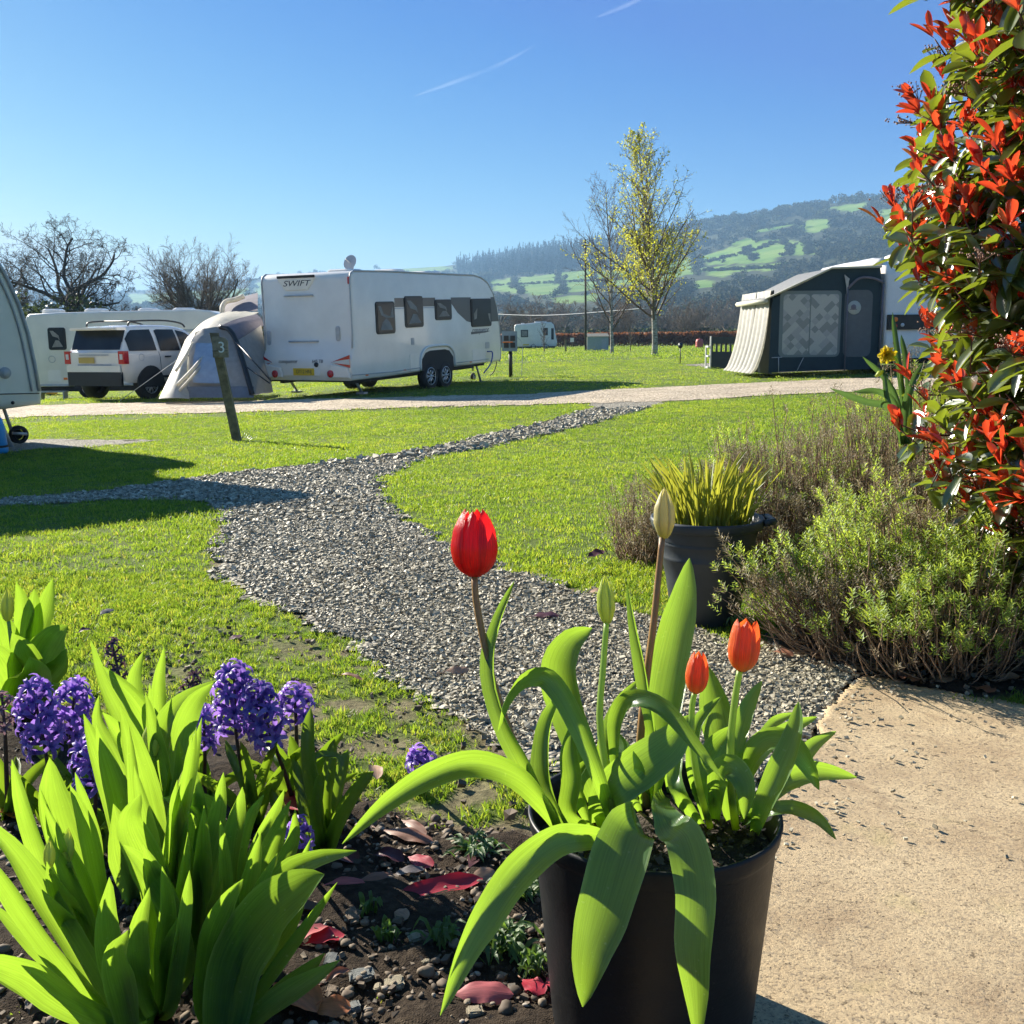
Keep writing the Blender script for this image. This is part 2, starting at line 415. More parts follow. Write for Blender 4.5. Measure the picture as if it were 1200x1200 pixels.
def sheet(name, poly, mat, step, dz, label, jit=0.0):
    x0, y0 = poly.min(0); x1, y1 = poly.max(0)
    gx = np.arange(x0, x1 + step, step); gy = np.arange(y0, y1 + step, step)
    X, Y = np.meshgrid(gx, gy)
    cxm = (X[:-1, :-1] + step / 2); cym = (Y[:-1, :-1] + step / 2)
    k = inpoly(cxm + (vnoise(cxm, cym, 6, 1) - .5) * jit, cym + (vnoise(cxm, cym, 6, 3) - .5) * jit, poly)
    id_ = np.arange(X.size).reshape(X.shape)
    F = np.stack([id_[:-1, :-1], id_[:-1, 1:], id_[1:, 1:], id_[1:, :-1]], -1)[k]
    used, inv = np.unique(F, return_inverse=True)
    V = np.stack([X, Y, H(X, Y) + dz], -1).reshape(-1, 3)[used]
    o = npmesh(name, V, inv.reshape(F.shape), mat, smooth=True)
    return tag(o, label, None, None, 'structure')
sheet('path', PATH, m_gravel, .05, .006, 'grey slate gravel path winding across the grass', .1)
sheet('road', ROAD, m_road, .15, .012, 'pale gravel track crossing the camp site', .3)
sheet('gravel_pitch', PAD, m_gravel, .1, .010, 'small gravel pitch beside the nearest caravan', .3)
sheet('gravel_pitch', PAD2, m_gravel, .15, .010, 'gravel strip at the foot of the green awning', .3)

# ------------------------------------------------------------------ concrete slab
m_conc, nt = new_mat('aggregate_concrete'); b = NB(nt); pos = b.pos()
nA = b.noise(3.2, 7, pos, .65); nB = b.noise(95, 8, pos, .85); nC = b.noise(58, 5, pos, .75)
vo = b.n('ShaderNodeTexVoronoi', {'Scale': 210.0, 'Vector': pos})
c = b.ramp(nA, [(0.30, (0.33, 0.235, 0.14)), (0.5, (0.46, 0.35, 0.215)), (0.70, (0.56, 0.44, 0.275))])
c = b.mix(1.0, c, b.ramp(nB, [(0.34, (0.45, 0.42, 0.38)), (0.46, (0.95, 0.95, 0.95)), (0.6, (1.12, 1.1, 1.05)), (0.72, (1.3, 1.28, 1.22))]), 'MULTIPLY')
c = b.mix(b.ramp(b.n('ShaderNodeSeparateXYZ', {0: vo.outputs['Color']}).outputs[0], [(0.86, (0, 0, 0)), (0.96, (.6, .6, .6))]), c, (0.22, 0.18, 0.13))
st_ = b.noise(5.5, 6, pos, .7, 1.2); c = b.mix(b.ramp(st_, [(0.54, (0, 0, 0)), (0.70, (.6, .6, .6))]), c, (0.24, 0.165, 0.10))
sp2 = b.noise(210, 3, pos, .6); c = b.mix(b.ramp(sp2, [(0.57, (0, 0, 0)), (0.66, (.75, .75, .75))]), c, (0.11, 0.085, 0.06))
pk = b.n('ShaderNodeTexVoronoi', {'Scale': 34.0, 'Vector': pos}); pkm = b.ramp(b.math('ADD', pk.outputs['Distance'], b.math('MULTIPLY', b.noise(70, 4, pos, .8), .35)), [(0.20, (1, 1, 1)), (0.235, (0, 0, 0))]); c = b.mix(b.math('MULTIPLY', pkm, .85), c, (0.07, 0.055, 0.04))
pit = b.ramp(nC, [(0.33, (1, 1, 1)), (0.38, (0, 0, 0))])
c = b.mix(b.math('MULTIPLY', pit, .7), c, (0.12, 0.09, 0.06))
moss = b.ramp(b.noise(4.0, 6, pos), [(0.60, (0, 0, 0)), (0.72, (.35, .35, .35))]); c = b.mix(moss, c, (0.34, 0.31, 0.10))
pr = b.n('ShaderNodeBsdfPrincipled', {'Base Color': c, 'Roughness': 0.9, 'Specular IOR Level': 0.25})
hgt = b.math('SUBTRACT', b.math('ADD', b.math('ADD', b.math('MULTIPLY', nB, .6), b.math('MULTIPLY', sp2, -.4)), b.math('MULTIPLY', nA, .8)), b.math('ADD', b.math('MULTIPLY', pit, 1.0), pkm))
bp = b.n('ShaderNodeBump', {'Strength': 0.9, 'Distance': 0.0045, 'Height': hgt}); nt.links.new(bp.outputs[0], pr.inputs['Normal'])
b.out(pr.outputs[0])
def slab():
    step = .0125
    x0, y0 = SLAB.min(0); x1, y1 = SLAB.max(0)
    gx = np.arange(x0, x1, step); gy = np.arange(max(y0, -.6), y1, step)
    X, Y = np.meshgrid(gx, gy)
    jx = (vnoise(X, Y, 11, 21) - .5) * .05; jy = (vnoise(X, Y, 11, 22) - .5) * .05
    k = inpoly((X + jx)[:-1, :-1], (Y + jy)[:-1, :-1], SLAB)
    Z = 0.012 + (vnoise(X, Y, 3, 23) - .5) * .008 
    id_ = np.arange(X.size).reshape(X.shape)
    top = np.stack([id_[:-1, :-1], id_[:-1, 1:], id_[1:, 1:], id_[1:, :-1]], -1)[k]
    V = np.stack([X, Y, Z], -1).reshape(-1, 3); N = len(V)
    V2 = V.copy(); V2[:, 2] = -.09
    ed = {}
    for f in top:
        for i in range(4):
            a, b_ = int(f[i]), int(f[(i + 1) % 4])
            if (b_, a) in ed: del ed[(b_, a)]
            else: ed[(a, b_)] = 1
    side = np.array([(b_, a, a + N, b_ + N) for a, b_ in ed])
    o = npmesh('concrete_path', np.vstack([V, V2]), np.vstack([top, side]), m_conc, smooth=True)
    tag(o, 'rough sandy concrete path slab beside the tulip pot', None, None, 'structure')
slab()

# ------------------------------------------------------------------ gravel stones (nobody could count them)
m_stone, nt = new_mat('slate_chips'); b = NB(nt)
at = b.n('ShaderNodeSeparateXYZ', {0: b.n('ShaderNodeAttribute', attribute_name='lf').outputs['Vector']})
c = b.ramp(at.outputs[2], [(0.0, (0.10, 0.088, 0.058)), (0.3, (0.24, 0.212, 0.145)), (0.65, (0.37, 0.325, 0.225)), (0.9, (0.60, 0.54, 0.39)), (1.0, (0.60, 0.47, 0.29))])
c = b.mix(1.0, c, b.ramp(b.noise(220, 3, b.pos()), [(0.3, (0.8, 0.8, 0.8)), (0.7, (1.2, 1.2, 1.2))]), 'MULTIPLY')
b.out(b.n('ShaderNodeBsdfPrincipled', {'Base Color': c, 'Roughness': 0.6, 'Specular IOR Level': 0.5}).outputs[0])
m_pebble, nt = new_mat('brown_pebbles'); b = NB(nt)
at = b.n('ShaderNodeSeparateXYZ', {0: b.n('ShaderNodeAttribute', attribute_name='lf').outputs['Vector']})
c = b.ramp(at.outputs[2], [(0.0, (0.05, 0.035, 0.022)), (0.45, (0.12, 0.085, 0.055)), (0.8, (0.24, 0.185, 0.125)), (1.0, (0.34, 0.30, 0.25))])
b.out(b.n('ShaderNodeBsdfPrincipled', {'Base Color': c, 'Roughness': 0.8}).outputs[0])
def rot_random(n, rng):
    q = rng.normal(size=(n, 4)); q /= np.linalg.norm(q, axis=1)[:, None]
    w, x, y, z = q.T
    return np.stack([np.stack([1 - 2 * (y * y + z * z), 2 * (x * y - z * w), 2 * (x * z + y * w)], -1),
                     np.stack([2 * (x * y + z * w), 1 - 2 * (x * x + z * z), 2 * (y * z - x * w)], -1),
                     np.stack([2 * (x * z - y * w), 2 * (y * z + x * w), 1 - 2 * (x * x + y * y)], -1)], -2)
CUBE = np.array([(x, y, z) for z in (-1, 1) for y in (-1, 1) for x in (-1, 1)], float)
CF = np.array([(0, 2, 3, 1), (4, 5, 7, 6), (0, 1, 5, 4), (2, 6, 7, 3), (0, 4, 6, 2), (1, 3, 7, 5)])
def stones(name, pts, size, mat, flat=.55, seed=3, parent=None, sink=.2):
    rng = np.random.default_rng(seed); n = len(pts)
    s = size * np.exp(rng.normal(0, .26, n))
    V = CUBE[None] * np.array([1, .72, flat])[None, None] * (1 + rng.uniform(-.35, .1, (n, 8, 1))) + rng.uniform(-.25, .25, (n, 8, 3))
    V = V * (s * .5)[:, None, None]
    Rm = rot_random(n, rng)
    ax = rng.normal(size=(n, 3)) * np.array([.45, .45, 1.0]);
    ang = rng.uniform(0, 6.28, n); til = rng.normal(0, .33, n); til2 = rng.normal(0, .28, n)
    cz, sz = np.cos(ang), np.sin(ang); cxx, sxx = np.cos(til), np.sin(til); cyy, syy = np.cos(til2), np.sin(til2)
    Z0 = np.zeros(n); O = np.ones(n)
    Rz = np.stack([np.stack([cz, -sz, Z0], -1), np.stack([sz, cz, Z0], -1), np.stack([Z0, Z0, O], -1)], -2)
    Rx = np.stack([np.stack([O, Z0, Z0], -1), np.stack([Z0, cxx, -sxx], -1), np.stack([Z0, sxx, cxx], -1)], -2)
    Ry = np.stack([np.stack([cyy, Z0, syy], -1), np.stack([Z0, O, Z0], -1), np.stack([-syy, Z0, cyy], -1)], -2)
    M = Rz @ Rx @ Ry
    V = np.einsum('nij,nkj->nki', M, V)
    z = pts[:, 2] + s * (.22 - sink) + rng.uniform(0, .3, n) * s
    V = V + np.stack([pts[:, 0], pts[:, 1], z], -1)[:, None]
    F = (CF[None] + (np.arange(n) * 8)[:, None, None]).reshape(-1, 4)
    lf = np.repeat(np.stack([Z0, Z0, rng.beta(2, 2.2, n)], -1)[:, None], 8, 1)
    if parent is not None: V = V - np.array(parent_loc(parent))
    return npmesh(name, V.reshape(-1, 3), F, mat, parent, lf.reshape(-1, 3))
def scatter(bounds, n, rng):
    x = rng.uniform(bounds[0], bounds[1], n); y = rng.uniform(bounds[2], bounds[3], n)
    return x, y
def gravel():
    rng = np.random.default_rng(5); P_ = []
    for (a, bnd, dens) in (((-3, 3.2, 1.5, 3.6), 0, 19000), ((-4, 2.6, 3.6, 5.5), 0, 9500), ((-6, 3, 5.5, 9), 0, 3000), ((-8, 5, 9, 16), 0, 800)):
        n = int((a[1] - a[0]) * (a[3] - a[2]) * dens)
        x, y = scatter(a, n, rng)
        k = inpoly(x + (vnoise(x, y, 9, 31) - .5) * .16, y + (vnoise(x, y, 9, 32) - .5) * .16, PATH) & ~inpoly(x + .01, y, SLAB)
        x = x[k]; y = y[k]
        # keep it where a wide view can see it
        P_.append(np.stack([x, y, H(x, y) + .008], -1))
    sizes = (.0092, .0118, .018, .034)
    parts = []
    for i, (p, s) in enumerate(zip(P_, sizes)):
        o = stones('gravel', p, s, m_stone, seed=40 + i)
        tag(o, ('loose grey slate chips on the near path', 'grey slate chips on the middle of the path', 'slate chips where the path bends away', 'slate chips on the far end of the path')[i], None, None, 'stuff')
    # strays on the soil and the worn lawn edge
    x, y = scatter((-2.2, 1.5, 1.3, 3.4), 2600, rng); k = (grassness(x, y) < .95) & ~inpoly(x, y, PATH) & ~inpoly(x, y, SLAB)
    x = x[k]; y = y[k]
    o = stones('pebbles', np.stack([x, y, H(x, y) + .010], -1), .011, m_pebble, .8, seed=50, sink=.1); tag(o, 'small brown pebbles and grit on the bare soil', None, None, 'stuff')
    x, y = scatter((-1.6, .25, 1.15, 2.05), 3500, rng); k = inpoly(x, y, BED)
    x = x[k]; y = y[k]
    o = stones('soil_crumbs', np.stack([x, y, H(x, y) + 0.010], -1), .007, m_pebble, .9, seed=51, sink=.0); tag(o, 'crumbs of soil and grit in the flower bed', None, None, 'stuff')
gravel()
bm = bmesh.new(); bmesh.ops.create_icosphere(bm, subdivisions=2, radius=1.0)
ICO_V = np.array([v_.co[:] for v_ in bm.verts]); ICO_F = np.array([[v_.index for v_ in f.verts] for f in bm.faces]); bm.free()
def round_stones(name, pts, size, mat, label, seed=1, sink=.25):
    rng = np.random.default_rng(seed); n = len(pts); s = size * np.exp(rng.normal(0, .38, n))
    fr = rng.normal(0, 1.3, (n, 3)); ph = rng.uniform(0, 6.28, n)
    V = ICO_V[None] * (1 + .16 * np.sin(np.einsum('kj,nj->nk', ICO_V, fr) * 2 + ph[:, None]) + rng.normal(0, .03, (n, len(ICO_V))))[..., None]
    V = V * np.stack([rng.uniform(.8, 1.25, n), rng.uniform(.6, 1, n), rng.uniform(.4, .75, n)], -1)[:, None] * (s * .5)[:, None, None]
    a = rng.uniform(0, 6.28, n); x = V[..., 0] * np.cos(a)[:, None] - V[..., 1] * np.sin(a)[:, None]; y = V[..., 0] * np.sin(a)[:, None] + V[..., 1] * np.cos(a)[:, None]
    V = np.stack([x, y, V[..., 2]], -1) + (pts + np.stack([0 * s, 0 * s, s * (.3 - sink)], -1))[:, None]
    F = (ICO_F[None] + (np.arange(n) * len(ICO_V))[:, None, None]).reshape(-1, 3)
    lf = np.repeat(np.stack([0 * s, 0 * s, rng.beta(2.2, 1.8, n)], -1)[:, None], len(ICO_V), 1)
    return tag(npmesh(name, V.reshape(-1, 3), F, mat, None, lf.reshape(-1, 3), True), label, None, None, 'stuff')
_r = np.random.default_rng(66)
x, y = scatter((-1.2, .20, 1.2, 2.0), 1500, _r); k = inpoly(x, y, BED); x, y = x[k], y[k]
round_stones('pebbles', np.stack([x, y, H(x, y) + .016], -1), .0105, m_pebble, 'rounded brown pebbles mixed into the flower bed soil')
x, y = scatter((.45, 1.6, 1.7, 2.75), 1500, _r); k = inpoly(x, y, SLAB) & (_r.uniform(size=1500) < np.exp(-np.abs(x - .55 - (y - 2.0) * .5) * 9) * .8 + .02); x, y = x[k], y[k]
o = stones('loose_chips', np.stack([x, y, 0 * x + .0165], -1), .0085, m_stone, seed=71, sink=.0); tag(o, 'stray slate chips kicked onto the concrete', None, None, 'stuff')

# ------------------------------------------------------------------ grass
m_grass, nt = new_mat('grass_blades'); b = NB(nt)
at = b.n('ShaderNodeSeparateXYZ', {0: b.n('ShaderNodeAttribute', attribute_name='lf').outputs['Vector']})
oi = b.n('ShaderNodeObjectInfo').outputs['Random']
t = b.math('ADD', b.math('MULTIPLY', at.outputs[2], .5), b.math('MULTIPLY', oi, .5))
c = b.ramp(t, [(0.1, (0.07, 0.14, 0.022)), (0.5, (0.14, 0.225, 0.035)), (0.8, (0.23, 0.30, 0.06)), (0.97, (0.26, 0.24, 0.09))])
big = b.ramp(b.noise(0.35, 4, b.pos()), [(0.3, (0.8, 0.85, 0.8)), (0.7, (1.25, 1.15, 1.0))])
c = b.mix(1.0, c, big, 'MULTIPLY')
pr = b.n('ShaderNodeBsdfPrincipled', {'Base Color': c, 'Roughness': 0.45, 'Specular IOR Level': 0.35})
tr = b.n('ShaderNodeBsdfTranslucent', {'Color': b.mix(1.0, c, (2.3, 2.1, 1.0), 'MULTIPLY')})
b.out(b.n('ShaderNodeMixShader', {0: 0.5, 1: pr.outputs[0], 2: tr.outputs[0]}).outputs[0])
def tuft(name, nb, rad, hgt, wid, rng, lean=.5):
    V = []; F = []; L = []
    for i in range(nb):
        a = rng.uniform(0, 6.28); r = rad * math.sqrt(rng.uniform()); x, y = r * math.cos(a), r * math.sin(a)
        h = hgt * rng.uniform(.5, 1.15); w = wid * rng.uniform(.7, 1.3); da = rng.uniform(0, 6.28); ln = h * lean * rng.uniform(.2, 1.3)
        dx, dy = math.cos(da), math.sin(da); wa = rng.uniform(0, 6.28); sx, sy = math.cos(wa) * w / 2, math.sin(wa) * w / 2
        k = len(V); rr = rng.uniform()
        for (t, ww) in ((0, 1), (.45, .85), (.8, .5)):
            zz = h * t; o = ln * t * t
            V += [(x + dx * o - sx * ww, y + dy * o - sy * ww, zz), (x + dx * o + sx * ww, y + dy * o + sy * ww, zz)]
        V += [(x + dx * ln, y + dy * ln, h)]
        F += [(k, k + 1, k + 3, k + 2), (k + 2, k + 3, k + 5, k + 4), (k + 4, k + 5, k + 6)]
        L += [(0.5, j / 7, rr) for j in range(7)]
    me = bpy.data.meshes.new(name); me.from_pydata(V, [], F); me.materials.append(m_grass)
    a = me.attributes.new('lf', 'FLOAT_VECTOR', 'POINT'); a.data.foreach_set('vector', np.array(L, np.float32).ravel())
    return me
def make_inst_tree(coll):
    ng = bpy.data.node_groups.new('scatter', 'GeometryNodeTree')
    ng.interface.new_socket('Geometry', in_out='INPUT', socket_type='NodeSocketGeometry')
    ng.interface.new_socket('Geometry', in_out='OUTPUT', socket_type='NodeSocketGeometry')
    N = ng.nodes; gi = N.new('NodeGroupInput'); go = N.new('NodeGroupOutput')
    ip = N.new('GeometryNodeInstanceOnPoints'); ci = N.new('GeometryNodeCollectionInfo'); ci.inputs[0].default_value = coll
    ci.inputs['Separate Children'].default_value = True; ci.inputs['Reset Children'].default_value = True
    ip.inputs['Pick Instance'].default_value = True
    def na(nm, t):
        a = N.new('GeometryNodeInputNamedAttribute'); a.data_type = t; a.inputs[0].default_value = nm; return a
    ai = na('vi', 'INT'); ar = na('rot', 'FLOAT_VECTOR'); asx = na('scl', 'FLOAT_VECTOR')
    L = ng.links.new
    L(gi.outputs[0], ip.inputs['Points']); L(ci.outputs[0], ip.inputs['Instance'])
    L(ai.outputs['Attribute'], ip.inputs['Instance Index'])
    L(asx.outputs['Attribute'], ip.inputs['Scale'])
    e = N.new('FunctionNodeEulerToRotation'); L(ar.outputs['Attribute'], e.inputs[0]); L(e.outputs[0], ip.inputs['Rotation'])
    L(ip.outputs[0], go.inputs[0])
    return ng
def inst_points(name, pts, rot, scl, vi, coll):
    me = bpy.data.meshes.new(name); n = len(pts)
    me.vertices.add(n); me.vertices.foreach_set('co', np.asarray(pts, np.float32).ravel())
    a = me.attributes.new('rot', 'FLOAT_VECTOR', 'POINT'); a.data.foreach_set('vector', np.asarray(rot, np.float32).ravel())
    a = me.attributes.new('scl', 'FLOAT_VECTOR', 'POINT'); a.data.foreach_set('vector', np.asarray(scl, np.float32).ravel())
    a = me.attributes.new('vi', 'INT', 'POINT'); a.data.foreach_set('value', np.asarray(vi, np.int32))
    o = link(name, me); md = o.modifiers.new('scatter', 'NODES'); md.node_group = make_inst_tree(coll)
    return o
def variants(nm, meshes):
    c = bpy.data.collections.new(nm)
    for i, me in enumerate(meshes):
        o = bpy.data.objects.new('%s_%02d' % (nm, i), me); c.objects.link(o)
    return c
rg = np.random.default_rng(3)
cg_near = variants('near_tufts', [tuft('t', 16, .022, .018, .0028, rg, .8) for _ in range(7)])
cg_mid = variants('mid_tufts', [tuft('t', 20, .06, .019, .0042, rg, .7) for _ in range(6)])
cg_far = variants('far_tufts', [tuft('t', 30, .22, .026, .010, rg, .7) for _ in range(5)])
cg_vf = variants('distant_tufts', [tuft('t', 34, .8, .045, .03, rg, .8) for _ in range(4)])
def lawn(name, y0, y1, dens, coll, nv, label, smin=.7, smax=1.3, wide=1.15, seed=1):
    rng = np.random.default_rng(seed)
    half = y1 * .52 * wide + .4
    n = int(2 * half * (y1 - y0) * dens)
    x = rng.uniform(-half, half, n); y = rng.uniform(y0, y1, n)
    k = np.abs(x) < y * .52 * wide + .5
    x = x[k]; y = y[k]
    g = grassness(x, y); k = rng.uniform(size=len(x)) < g
    x = x[k]; y = y[k]; g = g[k]; n = len(x)
    clump = .75 + .5 * vnoise(x, y, 2.2, 61)
    s = rng.uniform(smin, smax, n) * clump * np.clip(g + .15, .5, 1)
    rot = np.stack([rng.normal(0, .12, n), rng.normal(0, .12, n), rng.uniform(0, 6.28, n)], -1)
    o = inst_points(name, np.stack([x, y, H(x, y)], -1), rot, np.stack([s, s, s], -1), rng.integers(0, nv, n), coll)
    tag(o, label, None, None, 'stuff')
    return n
NG = [lawn('grass', 1.2, 4.2, 1900, cg_near, 7, 'short bright grass blades around the near path', seed=1),
      lawn('grass', 4.2, 9, 380, cg_mid, 6, 'mown grass each side of the path bend', seed=2),
      lawn('grass', 9, 17, 190, cg_mid, 6, 'mown grass around the numbered post', .9, 1.5, seed=3),
      lawn('grass', 17, 45, 16, cg_far, 5, 'grass on the pitches beyond the track', seed=4),
      lawn('grass', 45, 118, 1.3, cg_vf, 4, 'distant mown grass up to the hedge', 1.0, 1.5, 1.1, seed=5)]
print('grass instances', NG)
# ------------------------------------------------------------------ hills (real land, 350 m to 2.5 km away)
RIDGE_U = [-900, -300, 0, 170, 300, 420, 470, 520, 560, 620, 680, 740, 800, 830, 860, 900, 950, 1000, 1060, 1130, 1200, 1500, 2100]
RIDGE_V = [374, 355, 345, 340, 326, 318, 315, 312, 306, 296, 288, 279, 269, 262, 256, 250, 243, 234, 224, 215, 206, 182, 200]
RIDGE_D = [3600, 3400, 3300, 3200, 3000, 2700, 2600, 2500, 2300, 2150, 2100, 2000, 1850, 1750, 1700, 1650, 1600, 1550, 1500, 1450, 1400, 1300, 1300]
def z_at(u, v, d):
    return P(u, v, d)[2]
NU, NT = 420, 150
hu = np.linspace(-900, 2100, NU); ht = np.linspace(0, 1, NT)
HX = np.zeros((NT + 12, NU)); HY = HX.copy(); HZ = HX.copy(); HV = HX.copy()
for i, u in enumerate(hu):
    rv = np.interp(u, RIDGE_U, RIDGE_V); rd = np.interp(u, RIDGE_U, RIDGE_D)
    q = CO + (CR @ np.array([(u - 600) / 1200, -(398 - 600) / 1200, -1.0])) * 330
    for j, t in enumerate(ht):
        d = 330 + (rd - 330) * t ** 1.15
        hv0 = 397 - (u - 600) * .0105
        v = hv0 + (rv - hv0) * (t ** .92) + (math.sin(u * .013 + t * 5) * 2.2 + math.sin(u * .031 + t * 11) * 1.2) * math.sin(math.pi * t) * 1.5
        p = P(u, v, d); HX[j, i], HY[j, i], HZ[j, i] = p; HV[j, i] = v
    for j in range(12):      # far side falls away
        d = rd + 40 * (j + 1) ** 1.6; p2 = P(u, rv, rd)
        dirn = (p2[:2] - CO[:2]) / np.linalg.norm(p2[:2] - CO[:2])
        HX[NT + j, i] = p2[0] + dirn[0] * 40 * (j + 1) ** 1.6; HY[NT + j, i] = p2[1] + dirn[1] * 40 * (j + 1) ** 1.6
        HZ[NT + j, i] = p2[2] - 6 * (j + 1) ** 1.7; HV[NT + j, i] = rv + 30
HZ[0] = -.6
def Q(L): return np.array(L, float)
FIELDS = [Q(l) for l in (
 [(883, 269), (933, 260), (930, 264), (907, 270), (888, 273)],
 [(939, 264), (949, 257), (977, 256), (971, 265), (957, 273), (941, 273)],
 [(971, 243), (1015, 237), (1013, 244), (997, 249)],
 [(857, 283), (885, 279), (883, 288), (859, 288)],
 [(821, 303), (851, 291), (880, 288), (891, 283), (915, 280), (939, 283), (959, 289), (957, 297), (912, 301), (909, 307), (824, 311)],
 [(822, 313.5), (912, 309), (909, 317), (861, 318), (848, 325), (837, 324), (820, 318)],
 [(812, 329), (840, 328), (838, 336), (812, 338)],
 [(1020, 250), (1060, 240), (1090, 246), (1040, 262)], [(760, 318), (810, 300), (815, 320), (770, 330)],
 [(572, 329), (635, 322), (690, 316), (735, 318), (760, 330), (690, 340), (645, 347), (575, 340)],
 [(440, 330), (560, 322), (566, 338), (440, 345)], [(300, 330), (430, 322), (430, 334), (300, 345)],
 [(150, 345), (290, 338), (290, 350), (150, 356)], [(395, 318), (470, 314), (520, 311), (535, 315), (470, 321)], [(-300, 360), (-50, 352), (-40, 366), (-300, 372)],
 [(1080, 290), (1160, 270), (1180, 300), (1090, 320)], [(1200, 240), (1300, 230), (1310, 270), (1210, 280)],
 [(645, 349), (700, 345), (705, 352), (650, 356)])]
def is_field(u, v):
    r = np.zeros(np.shape(u), bool)
    for f in FIELDS: r |= inpoly(u, v, f)
    return r
U2 = np.repeat(hu[None], NT + 12, 0)
fld = is_field(U2 + (vnoise(U2, HV, .2, 3) - .5) * 6, HV + (vnoise(U2, HV, .2, 4) - .5) * 2.5)
m_hill, nt = new_mat('hill_land'); b = NB(nt)
at = b.n('ShaderNodeSeparateXYZ', {0: b.n('ShaderNodeAttribute', attribute_name='lf').outputs['Vector']})
nn = b.noise(.02, 8, b.pos(), .7)
fc = b.ramp(nn, [(0.35, (0.09, 0.18, 0.03)), (0.5, (0.15, 0.24, 0.04)), (0.65, (0.20, 0.27, 0.07))])
wc = b.ramp(b.noise(.03, 5, b.pos()), [(0.35, (0.03, 0.035, 0.018)), (0.6, (0.055, 0.06, 0.028)), (0.75, (0.09, 0.10, 0.04))])
b.out(b.n('ShaderNodeBsdfPrincipled', {'Base Color': b.mix(at.outputs[0], wc, fc), 'Roughness': 0.95, 'Specular IOR Level': 0.1}).outputs[0])
ii = np.arange(HX.size).reshape(HX.shape)
Fh = np.stack([ii[:-1, :-1], ii[:-1, 1:], ii[1:, 1:], ii[1:, :-1]], -1).reshape(-1, 4)
HP = np.stack([HX, HY, HZ], -1)
lfh = np.stack([fld.astype(float), 0 * HX, 0 * HX], -1)
tag(npmesh('hills', HP.reshape(-1, 3), Fh, m_hill, lf=lfh.reshape(-1, 3), smooth=True), 'long hillside of green fields and woods', None, None, 'structure')

# woodland on the hills: crowns as open clumps of small facets
m_wood, nt = new_mat('far_woodland'); b = NB(nt)
at = b.n('ShaderNodeSeparateXYZ', {0: b.n('ShaderNodeAttribute', attribute_name='lf').outputs['Vector']})
oi = b.n('ShaderNodeObjectInfo').outputs['Random']
t = b.math('ADD', b.math('MULTIPLY', at.outputs[2], .35), b.math('MULTIPLY', oi, .65))
c = b.ramp(t, [(0.15, (0.055, 0.055, 0.028)), (0.5, (0.095, 0.095, 0.04)), (0.75, (0.13, 0.12, 0.06)), (0.95, (0.12, 0.17, 0.04))])
b.out(b.n('ShaderNodeBsdfPrincipled', {'Base Color': c, 'Roughness': 0.9, 'Specular IOR Level': 0.1}).outputs[0])
m_conif, nt = new_mat('far_conifers'); b = NB(nt)
oi = b.n('ShaderNodeObjectInfo').outputs['Random']
b.out(b.n('ShaderNodeBsdfPrincipled', {'Base Color': b.ramp(oi, [(0, (0.018, 0.032, 0.014)), (1, (0.035, 0.05, 0.02))]), 'Roughness': 0.9, 'Specular IOR Level': 0.1}).outputs[0])
def facets(n, shape, size, rng):
    V = []; F = []; L = []
    for i in range(n):
        p = shape(rng); s = size * rng.uniform(.5, 1.4); a = rng.normal(size=3); a /= np.linalg.norm(a); c_ = np.cross(a, rng.normal(size=3)); c_ /= np.linalg.norm(c_); d_ = np.cross(a, c_)
        k = len(V); V += [p + c_ * s, p + d_ * s, p - c_ * s * .8, p - d_ * s * .9]; F.append((k, k + 1, k + 2, k + 3)); L += [(0, 0, rng.uniform())] * 4
    return V, F, L
def wood_mesh(kind, rng):
    if kind == 'round':
        lob = [(rng.normal(0, .22, 3) * (1, 1, .7) + (0, 0, .6), rng.uniform(.22, .36)) for _ in range(6)]
        def shp(r):
            c_, rr = lob[r.integers(len(lob))]; q = r.normal(size=3); q /= np.linalg.norm(q); return c_ + q * rr * r.uniform(.5, 1.05)
        V, F, L = facets(150, shp, .085, rng); mat = m_wood
    else:
        def shp(r):
            h = r.uniform() ** 1.3; a = r.uniform(0, 6.28); rad = .2 * (1 - h) * r.uniform(.5, 1); return np.array([math.cos(a) * rad, math.sin(a) * rad, h * 1.25])
        V, F, L = facets(80, shp, .06, rng); mat = m_conif
    me = bpy.data.meshes.new(kind); me.from_pydata([tuple(v) for v in V], [], F); me.materials.append(mat)
    a = me.attributes.new('lf', 'FLOAT_VECTOR', 'POINT'); a.data.foreach_set('vector', np.array(L, np.float32).ravel())
    return me
rw = np.random.default_rng(8)
c_round = variants('round_crowns', [wood_mesh('round', rw) for _ in range(6)])
c_con = variants('conifer_crowns', [wood_mesh('con', rw) for _ in range(4)])
